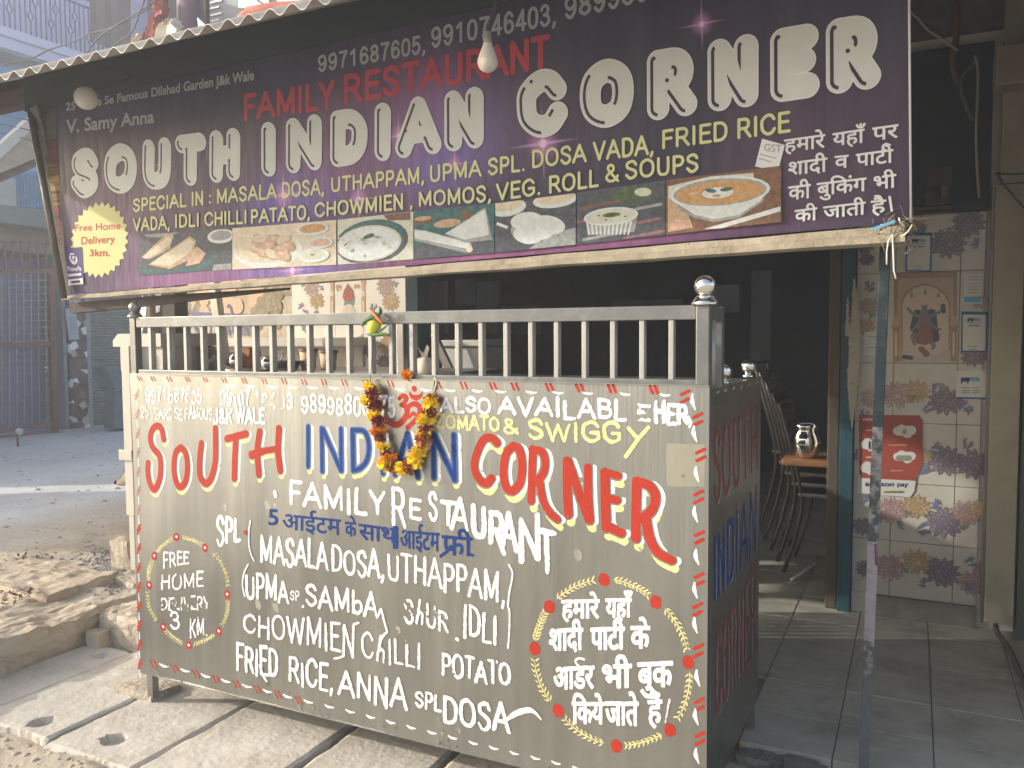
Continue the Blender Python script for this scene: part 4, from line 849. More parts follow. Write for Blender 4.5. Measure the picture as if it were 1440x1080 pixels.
bm = B(); box(bm, (-1.75, .36, 2.40), (3.85, .43, 2.475), .004); obj('roof_beam', bm, M['roof_beam'], roof)
bm = B(); prism(bm, [(-1.05, .345, 2.36), (3.8, .345, 2.45), (3.8, .345, 2.515), (-1.05, .345, 2.515)], (0, .004, 0)); obj('valance', bm, M['teal_board'], roof)
for x in (-1.7, 3.7):
    bm = B(); tube(bm, [(x, ROOF_Y + .1, ROOF_Z + .01), (x, 2.3, ROOF_Z + 2.4 * SL - .04)], .03, square=True); obj('rafter', bm, M['roof_beam'], roof)
# ---- hanging bulbs
def bulb(c, r, label, tilt=0, sock='bulb_grey', cord_to=None):
    t = thing('light_bulb', label, 'light bulb', tuple(c), 'bulbs hung in front of the banner')
    bm = B(); lathe(bm, [(r * .42, 1.75 * r), (r * .55, 1.35 * r), (r * .85, .6 * r)] + [(r * math.cos(a), r * math.sin(a)) for a in np.linspace(.35, -math.pi / 2, 12)], (0, 0, 0))
    R3 = Matrix.Rotation(tilt, 4, 'X') if not tilt else (Vector(c) - Vector(CAM) + Vector((.25, 0, .55))).to_track_quat('Z', 'Y').to_matrix().to_4x4()
    def place(bm): bmesh.ops.transform(bm, matrix=Matrix.Translation(c) @ R3, verts=bm.verts); return bm
    obj('globe', place(bm), M['bulb_white'], t)
    bm = B(); lathe(bm, [(0, 1.72 * r), (r * .44, 1.72 * r), (r * .44, 2.15 * r), (r * .36, 2.2 * r), (r * .36, 2.8 * r), (.1 * r, 2.9 * r), (0, 2.9 * r)], (0, 0, 0), 16); obj('socket', place(bm), M[sock], t)
    bm = B(); top_ = Matrix.Translation(c) @ R3 @ Vector((0, 0, 2.85 * r)); tube(bm, [top_, top_.lerp(Vector(cord_to), .5) + Vector((.01, 0, -.01)), cord_to], .003, 6); obj('cord', bm, M['dark_cable'], t)
c = at(686, 87, y=.02); bulb(c, .029, 'pear shaped white bulb hanging before the red words of the banner', 0, cord_to=(c.x + .03, .02, 2.36))
c = at(121, 138, y=.12); bulb(c, .043, 'round bulb facing out at the upper left corner of the banner', rad(-62), cord_to=(c.x + .05, .30, 2.40))
# ---- painted pole at the right
pole = thing('support_pole', 'thin pole with peeling blue, pink and teal paint holding the right end of the banner', 'pole', (2.43, .58, 0))
PY = .575
zz = [(1110, 'pole_blue'), (950, 'pole_mix'), (900, 'pink_paint'), (760, 'pole_mix'), (640, 'straw'), (600, 'pole_teal'), (328, None)]
for (p0, m), (p1, _) in zip(zz, zz[1:]):
    xa = 1213.5 + (1110 - p0) * .0412; xb = 1213.5 + (1110 - p1) * .0412
    a = at(xa, p0, y=PY); b = at(xb, p1, y=PY)
    if m == 'pole_blue': a = a + (a - b) * ((a.z + .05) / (b.z - a.z))
    bm = B(); box(bm, (-.0145, -.0145, 0), (.0145, .0145, (b - a).length), .002)
    rot = (b - a).to_track_quat('Z', 'Y').to_matrix().to_4x4(); bmesh.ops.transform(bm, matrix=Matrix.Translation(a) @ rot, verts=bm.verts); obj('pole_section', bm, M['pole_mix'] if m == 'straw' else M[m], pole, {'pole_blue': 'blue foot of the pole', 'pink_paint': 'peeling pink stretch', 'pole_teal': 'dark teal upper length'}.get(m))
bm = B(); q0, q1 = at(1231.5, 765, y=PY - .016), at(1233, 795, y=PY - .016); tube(bm, [q0, q1], .004, 6); obj('paint_mark', bm, M['magenta'], pole)
# straw, string and a knot of cloth where pole and beam meet
tie = thing('string_tie', 'tangle of straw and white string binding the beam to the pole', 'string', tuple(at(1262, 330, y=.5)))
bm = B(); rg = random.Random(8)
for k in range(90):
    p = at(1262 + rg.gauss(0, 14), 318 + rg.gauss(0, 13), y=.5 + rg.uniform(-.03, .05)); d = Vector((rg.gauss(0, 1), rg.gauss(0, .4), rg.gauss(0, 1))).normalized() * rg.uniform(.02, .05); tube(bm, [p, p + d * .5 + Vector((0, 0, .004)), p + d], .0012, 4)
obj('straw', bm, M['straw'], tie)
bm = B(); yy = .47
for pts in ([(1255, 329), (1249, 340), (1247, 355), (1247, 372)], [(1255, 329), (1256, 350), (1257, 380), (1260, 392)], [(1238, 316), (1250, 318), (1247, 324), (1236, 327)], [(1268, 333), (1277, 326), (1283, 316)], [(1264, 306), (1266, 314), (1272, 318)]):
    tube(bm, [at(*p, y=yy) for p in pts], .0022, 5)
obj('string', bm, M['thread'], tie)
bm = B(); prism(bm, [at(1224, 321, y=.46), at(1258, 309, y=.46), at(1259, 313, y=.46), at(1226, 325, y=.46)], (0, .004, 0)); obj('teal_ribbon', bm, M['blue_rail'], tie)

# ---------------------------------------------------------------- the shop front behind
YW = 2.2
PW = Plane((-2.3, YW, 0), (1, 0, 0), (0, 0, 1))
xw = lambda px, py=450: at(px, py, y=YW).x
def petal_flower(ly, c, R, cols, seed, rings=((1, 13), (.74, 11), (.5, 8), (.24, 5)), core=None, sq=.9):
    rg = random.Random(seed); n0 = ly.n
    for k, (f, n) in enumerate(rings):
        for j in range(n):
            a = 2 * math.pi * (j + .5 * (k % 2)) / n + rg.uniform(-.12, .12); r = R * f
            p = (c[0] + math.cos(a) * r * .62, c[1] + math.sin(a) * r * .62 * sq); L_, w_ = max(r * .40, R * .2), R * .165
            base = [(-1, 0), (-.7, -.7), (0, -1), (.6, -.72), (1.05, 0), (.6, .72), (0, 1), (-.7, .7)]
            for s, m, da in ((1.2, cols[2], 0), (1, cols[0] if rg.random() < .6 else cols[1], 0)):
                ly.poly([(p[0] + (x * L_ * s) * math.cos(a) - y * w_ * s * math.sin(a), p[1] + (x * L_ * s) * math.sin(a) * sq + y * w_ * s * math.cos(a)) for x, y in base], m, False)
                ly.n += .12
    ly.n = n0 + 1
def leafy(ly, c, L_, a, m, seed):
    rg = random.Random(seed); n0 = ly.n
    for k in range(5):
        b = a + rg.uniform(-1.1, 1.1); p = (c[0] + rg.uniform(-.3, .3) * L_, c[1] + rg.uniform(-.3, .3) * L_); l = L_ * rg.uniform(.4, .7)
        ly.poly([(p[0] + math.cos(b) * x * l - math.sin(b) * y * l, p[1] + math.sin(b) * x * l + math.cos(b) * y * l) for x, y in ((-.6, 0), (0, -.2), (.7, -.28), (.45, 0), (.7, .22), (0, .2))], m if k % 2 else m + '_dark', False); ly.n += .1
    ly.n = n0 + 1
def fm(k, c): M[k] = mat(k, c, .3, c2=tuple(x * .85 for x in c), scale=40, spec=.5)
fm('fl_purple', (0.194, 0.158, 0.202)); fm('fl_purple_lt', (0.245, 0.202, 0.238)); fm('fl_purple_dk', (0.089, 0.076, 0.107)); fm('fl_orange', (0.399, 0.289, 0.162)); fm('fl_orange_lt', (0.459, 0.357, 0.221)); fm('fl_orange_dk', (0.221, 0.142, 0.069)); fm('fl_pink', (0.357, 0.246, 0.230)); fm('fl_pink_lt', (0.425, 0.315, 0.289)); fm('fl_pink_dk', (0.201, 0.127, 0.127))
fm('fl_blue', (0.180, 0.180, 0.238)); fm('fl_blue_dark', (0.144, 0.151, 0.230)); fm('fl_green', (0.216, 0.238, 0.194)); fm('fl_green_dark', (0.158, 0.180, 0.144)); fm('tile_brown', (.46, .28, .16)); fm('tile_cream', (.60, .50, .38)); fm('lotus_red', (.32, .09, .07)); fm('lotus_teal', (.13, .24, .24))
PUR, ORA, PNK = ('fl_purple', 'fl_purple_lt', 'fl_purple_dk'), ('fl_orange', 'fl_orange_lt', 'fl_orange_dk'), ('fl_pink', 'fl_pink_lt', 'fl_pink_dk')
XL0, XL1, XR0, XR1 = -2.236, -.252, 2.286, 2.815
# left wall: plaster, exposed masonry and tiles
lw = thing('shop_wall', 'peeling plaster shop wall with blue writing and floral tiles, behind the rail on the left', 'wall', ((XL0 + XL1) / 2, YW, 0))
bm = B(); box(bm, (XL0, YW + .004, 0), (XL1, YW + .24, 3.28)); obj('wall_body', bm, M['plaster'], lw)
ly = Layer(PW, .001); rg = random.Random(5)
def blob(ly, px, py, rx, ry, m, seed, wear=.0, res=.004):
    rg = random.Random(seed); st = []
    for k in range(14):
        a = rg.uniform(0, 6.28); q = rg.random() ** .5; st.append(pxs(PW, [(px + rx * q * math.cos(a), py + ry * q * math.sin(a)), (px + rx * q * math.cos(a) + .5, py + ry * q * math.sin(a) + 1)], rg.uniform(.28, .5) * min(rx, ry)))
    ly.stroke(st, m, res, wear, .004, seed)
blob(ly, 285, 420, 32, 40, 'pink_plaster', 1); blob(ly, 338, 415, 28, 45, 'pink_plaster', 2); blob(ly, 265, 425, 14, 24, 'dark_plaster', 3); blob(ly, 385, 420, 26, 45, 'dark_plaster', 4); blob(ly, 372, 440, 18, 20, 'dark_plaster', 6); blob(ly, 300, 455, 60, 14, 'wall_white', 9, .3)
ly.build('plaster_patch', lw)
ly = Layer(PW, .004)
for t, L, R in (('उ', (247, 437, 468), (265, 438, 469)), ('समा', (270, 439, 468), (306, 441, 470)), ('के', (312, 441, 470), (330, 442, 471)), ('भल', (333, 442, 470), (354, 443, 472))):
    s1, e1 = gword(PW, t, L, R, .8, .62); ly.stroke(s1, 'fl_blue_dark', .003, .08, .002, 4, polys=e1)
M['wall_ink'] = mat('wall_ink', (.17, .165, .28), .8, scale=30); ly.mats = ['wall_ink']; ly.build('wall_writing', lw)
# tiles on the left wall
def tiles(parent, px0, xs, zs, name='tile', m='tile'):
    bm = B()
    for a, b in zip(xs, xs[1:]):
        for c, d in zip(zs, zs[1:]): box(bm, (a + .0015, YW - .006, c + .0015), (b - .0015, YW + .003, d - .0015), .0015)
    obj(name, bm, M[m], parent)
bm = B(); box(bm, (xw(412), YW - .0005, .6), (XL1, YW + .0035, 2.3)); obj('grout', bm, M['grout'], lw)
z_ = lambda py, px=480: at(px, py, y=YW).z
tiles(lw, 0, [xw(412), xw(472), xw(512), XL1], [z_(600), z_(530), z_(457), z_(388), 2.25], m='sunlit_tile')
PT = Plane((-2.3, YW - .0062, 0), (1, 0, 0), (0, 0, 1)); mp_ = PT.scale(480, 430)
ly = Layer(PT, .0004)
for k, (x, y, r, cset) in enumerate(((438, 404, 14, PNK), (446, 423, 13, ORA), (543, 402, 15, PNK), (550, 424, 14, ORA), (545, 486, 14, ORA), (515, 488, 15, PUR), (431, 460, 9, PUR), (540, 510, 12, PUR), (585, 520, 8, PUR))): petal_flower(ly, PT.px(x, y), r * mp_, cset, k)
for k, (x, y, a) in enumerate(((423, 432, .4), (430, 440, 0), (525, 434, .6), (507, 476, 1), (505, 505, 2), (555, 505, 2), (445, 443, 0))): leafy(ly, PT.px(x, y), 12 * mp_, a, 'fl_blue', k + 20)
for k, (x, y, a) in enumerate(((452, 404, -.6), (426, 400, 2), (558, 400, -.5), (520, 440, 1))): leafy(ly, PT.px(x, y), 9 * mp_, a, 'fl_green', k + 40)
for x in (467, 511):
    for y0, y1, w, m in ((390, 398, 4, 'tile_brown'), (400, 410, 2.6, 'tile_brown'), (412, 418, 3, 'tile_cream'), (419, 441, 3.2, 'tile_brown'), (424, 441, 1.3, 'tile_cream')): ly.stroke([pxs(PT, [(x, y0), (x + .2, y1)], w, False)], m, .003)
ly.poly([PT.px(*p) for p in ((489, 399), (484, 408), (482, 417), (485, 424), (490, 426), (495, 424), (498, 417), (496, 408))], 'lotus_red'); ly.poly([PT.px(*p) for p in ((480, 416), (485, 424), (483, 430), (490, 427), (497, 430), (499, 416), (495, 423), (490, 425), (485, 423))], 'lotus_teal'); ly.poly([PT.px(*p) for p in ((486, 430), (480, 439), (501, 439), (495, 430))], 'tile_cream')
s1, e1 = gword(PT, 'शुभ', (472, 401, 407), (480, 401, 407), .2, .62); ly.stroke(s1, 'tile_brown', .002, polys=e1); s1, e1 = gword(PT, 'लाभ', (497, 400, 406), (506, 400, 406), .2, .62); ly.stroke(s1, 'tile_brown', .002, polys=e1)
ly.build('tile_print', lw)
# ledge and recess under it
bm = B(); zt = at(400, 475, y=1.98).z; box(bm, (XL0 + .05, 1.97, zt - .055), (xw(516) + .02, YW - .006, zt), .004); obj('ledge', bm, M['wall_white'], lw)
bm = B(); box(bm, (XL0 + .05, YW - .022, .6), (xw(512), YW - .008, zt - .057)); obj('splashback', bm, M['wall_white'], lw)
# right wall
rw = thing('tiled_wall', 'flower patterned tiled wall beside the doorway with a devotional tile panel', 'wall', ((XR0 + XR1) / 2, YW, 0))
bm = B(); box(bm, (XR0, YW + .004, 0), (3.6, YW + .24, 3.28)); obj('wall_body', bm, M['wall_white'], rw)
zb_ = at(1300, 865, y=YW).z; zq = [at(1342, y, y=YW).z for y in (848, 768, 684, 597, 511, 381, 300)]; xs_ = [XR0, at(1255, 600, y=YW).x, at(1345, 600, y=YW).x, XR1]
bm = B(); box(bm, (XR0, YW - .0005, zq[0]), (XR1, YW + .0035, zq[-1])); obj('grout', bm, M['grout'], rw)
tiles(rw, 0, xs_, zq)
bm = B(); box(bm, (XR0 + .08, YW - .02, .0), (XR1, YW - .001, zq[0] - .003)); obj('skirting', bm, M['grey_stone'], rw)
PR = Plane((2.2, YW - .0062, 0), (1, 0, 0), (0, 0, 1)); mr_ = PR.scale(1300, 600); ly = Layer(PR, .0004)
FL = [(1333, 342, 22, PUR), (1285, 318, 15, ORA), (1362, 315, 20, PUR), (1215, 345, 14, PUR), (1222, 430, 13, PNK), (1216, 460, 13, ORA), (1219, 365, 10, PUR), (1260, 556, 20, PNK), (1288, 550, 17, ORA), (1330, 564, 21, PUR), (1378, 425, 10, PNK), (1370, 500, 16, PUR), (1226, 560, 15, PNK),
 (1330, 648, 22, PUR), (1370, 653, 22, PUR), (1254, 718, 20, PNK), (1288, 712, 18, ORA), (1327, 735, 23, PUR), (1357, 722, 19, PNK), (1252, 798, 20, PNK), (1289, 790, 19, ORA), (1325, 805, 22, PUR), (1368, 820, 18, PNK), (1212, 640, 12, PUR), (1213, 740, 14, PUR), (1218, 800, 14, PUR), (1300, 640, 10, ORA), (1381, 715, 14, ORA), (1382, 800, 12, PNK)]
for k, (x, y, r, cs) in enumerate(FL): petal_flower(ly, PR.px(x, y), r * mr_, cs, 60 + k)
for k, (x, y, a) in enumerate([(1300, 325, 1), (1315, 350, 2), (1350, 300, 1), (1372, 345, 1), (1318, 545, 1), (1305, 575, .5), (1362, 575, 2), (1315, 628, 1), (1301, 660, .5), (1360, 625, 1.2), (1317, 710, 1), (1298, 745, .6), (1312, 790, 1), (1300, 820, .5), (1362, 790, 1), (1222, 405, 1), (1217, 585, 1), (1218, 700, 1), (1362, 825, 1), (1350, 570, 1)]): leafy(ly, PR.px(x, y), 17 * mr_, a, 'fl_blue', 90 + k)
for k, (x, y, a) in enumerate([(1276, 722, -.7), (1245, 555, 2), (1280, 560, -.5), (1240, 730, 2.4), (1265, 738, -1), (1355, 740, -1), (1272, 800, -1), (1340, 330, 1), (1225, 445, 0)]): leafy(ly, PR.px(x, y), 12 * mr_, a, 'fl_green', 130 + k)
ly.build('tile_print', rw)
# devotional tile panel: an arch on two columns with bells, and a crowned blue figure under it
ly = Layer(PR, .0006); q = lambda *p: [PR.px(*a) for a in p]
fm('arch', (.29, .18, .12)); fm('arch_lt', (.40, .29, .20)); fm('fig_blue', (.16, .15, .20)); fm('fig_dark', (.06, .05, .07)); fm('fig_red', (.22, .09, .08)); fm('halo', (.62, .44, .24)); fm('ground_grey', (.40, .38, .34)); fm('panel_glow', (.52, .44, .35)); fm('fig_pale', (.50, .42, .36))
ly.poly(q((1257, 508), (1345, 508), (1346, 382), (1257, 384)), 'arch'); ly.poly(q((1262, 504), (1340, 504), (1341, 390), (1262, 392)), 'arch_lt')
ly.poly(q((1268, 508), (1336, 508), (1336, 424), (1330, 412), (1318, 403), (1301, 398), (1284, 403), (1272, 413), (1267, 425)), 'arch'); ly.poly(q((1270, 508), (1334, 508), (1334, 426), (1328, 415), (1317, 406), (1301, 401), (1285, 406), (1274, 416), (1269, 427)), 'panel_glow')
ly.poly(q((1268, 508), (1336, 508), (1336, 492), (1268, 494)), 'ground_grey')
for x in (1260, 1341):
    for y0, y1, w, m in ((462, 505, 3.6, 'arch'), (468, 500, 1.4, 'halo'), (458, 462, 5, 'arch'), (448, 456, 4, 'arch_lt')): ly.stroke([pxs(PR, [(x, y0), (x, y1)], w, False)], m, .002)
for x, y in ((1282, 412), (1301, 408), (1320, 412)): ly.stroke([pxs(PR, [(x, y - 8), (x, y)], .4, False), pxs(PR, [(x, y), (x, y + 4)], [.8, 2.6], False)], 'arch', .001)
ly.stroke([pxs(PR, [(1300, 434), (1300.5, 434)], 12)], 'halo', .002); ly.stroke([pxs(PR, [(1300, 434), (1300.5, 434)], 9.5)], 'panel_glow', .002)
ly.stroke([pxs(PR, [(1290, 440), (1285, 462)], 5), pxs(PR, [(1310, 440), (1315, 476)], 5.5), pxs(PR, [(1286, 462), (1293, 480)], 4)], 'fig_dark', .0015, 0, .002, 2)
ly.stroke([pxs(PR, [(1300, 430), (1300, 436)], [4, 3.4]), pxs(PR, [(1300, 440), (1300, 458)], [5, 7]), pxs(PR, [(1294, 446), (1284, 441), (1277, 434)], [2.6, 2.2, 1.8]), pxs(PR, [(1306, 446), (1317, 441), (1324, 437)], [2.6, 2.2, 1.8]), pxs(PR, [(1306, 450), (1314, 460), (1322, 463)], [2.4, 2, 1.6]), pxs(PR, [(1294, 450), (1287, 460), (1283, 464)], [2.4, 2, 1.6]), pxs(PR, [(1296, 474), (1284, 472), (1286, 484)], [3.4, 3, 2]), pxs(PR, [(1304, 476), (1313, 486), (1311, 490)], [3.4, 2.6, 2])], 'fig_blue', .001, 0, .0008, 2)
ly.stroke([pxs(PR, [(1300, 462), (1300, 474)], [8, 11])], 'fig_red', .0012, .1, .002, 3); ly.stroke([pxs(PR, [(1300, 426), (1300, 421)], [3.6, 1.2])], 'halo', .001); ly.stroke([pxs(PR, [(1296, 444), (1300, 456), (1304, 444)], .9)], 'fig_red', .0008); ly.stroke([pxs(PR, [(1326, 430), (1327, 438)], 3)], 'fig_dark', .001)
ly.stroke([pxs(PR, [(1276, 500), (1295, 494), (1315, 496), (1330, 489)], [2, 5, 4, 1.6]), pxs(PR, [(1279, 486), (1281, 494)], [1.4, 3])], 'fig_pale', .0012, 0, .001, 4); ly.stroke([pxs(PR, [(1296, 491), (1303, 498)], 4)], 'fig_red', .0012, .2, .001, 4); ly.stroke([pxs(PR, [(1271, 502), (1281, 503)], 3)], 'fig_dark', .001)
ly.build('devotional_print', rw)
# posters on the right wall
def poster(label, pts, cat='payment poster'):
    c = np.mean([PR.w([PR.px(*p)])[0] for p in pts], 0); t = thing('payment_poster', label, cat, tuple(c), 'payment posters on the tiled wall')
    ly = Layer(PR, .0045); ly.poly(q(*pts), 'poster_white'); return t, ly
def logo(ly, t, L, R, m, b=.5): s1, e1 = gword(PR, t, L, R, b, .69); ly.stroke(s1, m, .0008, polys=e1)
def rowl(ly, x0, x1, y, h, m): ly.poly(q((x0, y + h), (x1, y + h - .2), (x1, y - .2), (x0, y)), m)
for label, (xa, ya, xb, yb), lg in (('white payment poster edged in blue, highest one above the devotional panel', (1273, 327, 1311, 382), 1), ('white payment poster with broad blue frame right of the devotional panel', (1351, 438, 1389, 495), 1)):
    t, ly = poster(label, [(xa + 1, ya), (xb, ya + .5), (xb - 1.5, yb), (xa, yb)]); ly.poly(q((xa, yb), (xb - 1.5, yb), (xb, ya + .5), (xa + 1, ya)), 'poster_blue'); ly.poly(q((xa + 2.5, yb - 2), (xb - 3.5, yb - 2), (xb - 2.5, ya + 4.5), (xa + 3, ya + 4.5)), 'poster_white')
    logo(ly, 'pay', (xa + 10, ya + 8, ya + 13), (xa + 19, ya + 8, ya + 13), 'poster_navy'); logo(ly, 'tm', (xa + 19.5, ya + 8, ya + 13), (xa + 28, ya + 8, ya + 13), 'poster_cyan')
    rowl(ly, xa + 9, xb - 9, ya + 16, .9, 'fl_green_dark'); rowl(ly, xa + 11, xb - 11, ya + 19.5, 1.2, 'poster_navy'); rowl(ly, xa + 10, xb - 12, yb - 8, .7, 'fl_green_dark'); rowl(ly, xa + 13, xb - 15, yb - 4, .8, 'poster_navy'); ly.build('poster_sheet', t)
t, ly = poster('plain white slip with a blue foot, above the blue framed poster', [(1356, 386), (1382, 385), (1381, 427), (1354, 427)]); 
for y in (389, 393, 399, 403, 407, 411): rowl(ly, 1361, 1375 + (y % 3), y, .8, 'fl_green_dark')
ly.poly(q((1355, 425), (1379, 425), (1380, 417), (1356, 417)), 'poster_cyan'); ly.build('poster_sheet', t)
t, ly = poster('white poster with dark and blue lettering, lowest at the right edge of the tiles', [(1345, 522), (1388, 520), (1386, 561), (1344, 560)]); logo(ly, 'pay', (1352, 529, 536), (1364, 529, 536), 'poster_navy', .7); logo(ly, 'tm', (1365, 529, 536), (1377, 529, 536), 'poster_cyan', .7)
for y in (545, 549, 552): rowl(ly, 1352, 1364, y, .9, 'poster_navy'); rowl(ly, 1367, 1378, y, .9, 'poster_navy')
ly.poly(q((1344, 560.5), (1386, 561.5), (1386, 559), (1344, 558)), 'poster_blue'); ly.build('poster_sheet', t)
t, ly = poster('pale slip half hidden behind the pole', [(1216, 467), (1243, 465), (1242, 500), (1214, 500)]); rowl(ly, 1221, 1236, 473, .9, 'fl_green_dark'); rowl(ly, 1221, 1236, 488, .9, 'fl_green_dark'); ly.build('poster_sheet', t)
t, ly = poster('orange red poster with white cloud shapes behind the pole', [(1208, 584), (1292, 584), (1297, 590), (1297, 650), (1288, 672), (1286, 690), (1280, 699), (1206, 693)])
ly.poly(q((1208, 666), (1212, 672), (1288, 676), (1289, 668), (1297, 654), (1298, 592), (1293, 584), (1208, 583)), 'poster_red')
for x, y, w, h in ((1272, 606, 13, 8), (1272, 642, 13, 7.5), (1223, 625, 8, 8), (1222, 658, 8, 8)):
    ly.stroke([pxs(PR, [(x - w * .7, y), (x + w * .7, y - 1)], h * .8), pxs(PR, [(x - w * .3, y - h * .4), (x + w * .3, y + h * .5)], h * .75)], 'poster_white', .002, 0, .0012, x)
ly.stroke([pxs(PR, [(1272, 608), (1272, 604)], [3, 2])], 'fl_orange', .001); ly.stroke([pxs(PR, [(1264, 644), (1278, 644)], 4, False)], 'fl_green', .001); ly.stroke([pxs(PR, [(1223, 622), (1223, 630)], 1.5, False)], 'poster_navy', .001)
for x0, x1, y in ((1218, 1228, 604), (1250, 1275, 625), (1218, 1230, 642), (1252, 1270, 661)): rowl(ly, x0, x1, y, 1.6, 'star_yellow' if x0 < 1230 else 'fl_orange')
logo(ly, 'amazon', (1217, 677, 683), (1257, 677.5, 683.5), 'poster_navy', .35); logo(ly, 'pay', (1262, 677.5, 683.5), (1277, 678, 684), 'poster_navy', .3)
rowl(ly, 1243, 1272, 690, 3.2, 'poster_yellow'); logo(ly, 'ACCEPTED HERE', (1245, 690.7, 692.7), (1270, 690.7, 692.7), 'poster_navy', .05); logo(ly, 'MERE', (1214, 588, 591.5), (1228, 588, 591.5), 'poster_white', .2); ly.build('poster_sheet', t)
# upper dark board with fuse box, plaster above
bd = thing('meter_board', 'dark painted board with an open fuse box above the tiled wall', 'board', (2.55, YW, 1.9))
bm = B(); box(bm, (XR0 - .02, YW - .03, zq[-1] + .004), (XR1 + .01, YW + .002, 2.62)); obj('back_board', bm, M['teal_board'], bd)
p0, p1 = at(1302, 290, y=YW - .05), at(1340, 233, y=YW - .05); bm = B(); box(bm, (p0.x, YW - .06, p0.z), (p1.x, YW - .031, p1.z), .003); obj('fuse_box', bm, M.setdefault('fuse', mat('fuse', (.085, .08, .07), .6, c2=(.05, .048, .045), scale=14)), bd)
bm = B(); a0 = at(1312, 275, y=YW - .07); bmesh.ops.create_uvsphere(bm, u_segments=16, v_segments=10, radius=.035, matrix=Matrix.Translation((a0.x, YW - .062, a0.z)) @ Matrix.Scale(.4, 4, (0, 1, 0))); obj('meter_dial', bm, M['fuse'], bd, smooth=True)
a1 = at(1328, 270, y=YW - .07); bm = B(); box(bm, (a1.x - .014, YW - .075, a1.z - .02), (a1.x + .014, YW - .0605, a1.z + .03), .002); obj('fuse_holder', bm, M.setdefault('fuse_pale', mat('fuse_pale', (.14, .12, .11), .5)), bd)
p0, p1 = at(1278, 297, y=YW - .05), at(1340, 289, y=YW - .05); bm = B(); box(bm, (p0.x, YW - .07, p0.z), (p1.x, YW - .031, p1.z), .002); obj('wood_strip', bm, M['brown_plinth'], bd)
p0, p1 = at(1282, 60, y=YW), at(1385, -40, y=YW); bm = B(); box(bm, (XR0 - .4, YW - .05, p0.z), (XR1 + .1, YW + .003, 3.27)); obj('plaster_band', bm, M.setdefault('pink_grey', mat('pink_grey', (.13, .11, .105), .9, c2=(.08, .07, .07), scale=8)), rw)
def cable(label, pts, y, r, m, name='cable'):
    bm = B(); P = [at(px, py, y=y) for px, py in pts]; tube(bm, [Vector(v) for v in catmull(P, 5)], r, 7); o = obj(name, bm, M[m]); return tagit(o, label, 'cable', 'cables hanging above the tiled wall')
cable('pale bent conduit hanging in front of the dark board', [(1371, 78), (1375, 95), (1375, 130), (1373, 180), (1374, 230), (1377, 278)], 2.1, .006, 'cable'); cable('thick loop of grey cable beside the pale conduit', [(1378, 80), (1366, 92), (1354, 108), (1352, 128), (1359, 150), (1367, 170)], 2.12, .008, 'fuse_pale'); cable('sloping pale cable running down from behind the banner edge', [(1274, 12), (1290, 25), (1305, 42), (1325, 55), (1347, 71)], 1.9, .005, 'cable')
cable('dark cable sagging behind the banner edge', [(1275, 26), (1300, 35), (1318, 44), (1330, 60)], 1.95, .005, 'dark_cable'); cable('rusty pipe bend hanging from the ceiling', [(1345, 0), (1346, 40), (1342, 70), (1340, 95), (1348, 118)], 2.05, .014, 'rust_cable'); cable('black cable drooping across the cream shutter guide', [(1402, 243), (1412, 260), (1426, 276), (1444, 296)], 2.0, .004, 'dark_cable'); cable('black cable stretched level across the cream shutter guide', [(1400, 243), (1420, 245), (1444, 244)], 1.99, .004, 'dark_cable')
# cream shutter guide and box at the right edge
sg = thing('shutter_guide', 'tall cream metal shutter guide at the right edge of the shop', 'shutter guide', (2.9, 2.1, 0))
gx0, gx1 = at(1388, 700, y=2.08).x, at(1430, 700, y=2.08).x; gz = at(1400, 876, y=2.08).z
bm = B(); box(bm, (gx0, 2.07, gz), (gx1, 2.16, 1.98), .004); obj('guide_panel', bm, M['cream_metal'], sg)
bm = B(); box(bm, (gx0 + .02, 2.075, 1.985), (gx1 + .1, 2.17, 3.2), .004); obj('guide_panel', bm, M['cream_metal'], sg)
bm = B(); box(bm, (gx0 - .012, 2.085, gz - .01), (gx0 - .002, 2.12, 1.98)); obj('guide_edge', bm, M['aluminium_dark'], sg)
bm = B(); box(bm, (gx1 + .012, 2.09, -.05), (gx1 + .9, 2.3, 3.2)); o = obj('side_wall', bm, M.setdefault('green_grey', mat('green_grey', (.14, .15, .12), .8, c2=(.10, .11, .09), scale=3))); tagit(o, 'greenish grey neighbour wall beyond the cream shutter guide', 'wall')
bm = B(); box(bm, (3.12, .9, -.1), (3.3, 2.085, 3.0)); o = obj('side_wall', bm, M['green_grey']); tagit(o, 'unseen greenish grey wall added beyond the right edge to block side light', 'wall')  # added out of view to keep light off the tiles and floor
b0, b1 = at(1399, 121, y=1.92), at(1475, 54, y=1.92); bm = B(); box(bm, (b0.x, 1.92, b0.z), (b1.x, 2.06, b1.z), .012); o = obj('junction_box', bm, M['beige_box']); tagit(o, 'beige cover box mounted high on the cream shutter guide', 'box')
pp_ = [(1400, 880), (1403, 890), (1420, 915), (1436, 950), (1446, 975)]; bm = B(); tube(bm, [Vector(v) for v in catmull([at(x, y, z=.03) for x, y in pp_], 4)], .012, 8); o = obj('water_pipe', bm, M['fuse_pale']); tagit(o, 'thin pipe lying on the floor at the foot of the shutter guide', 'pipe')

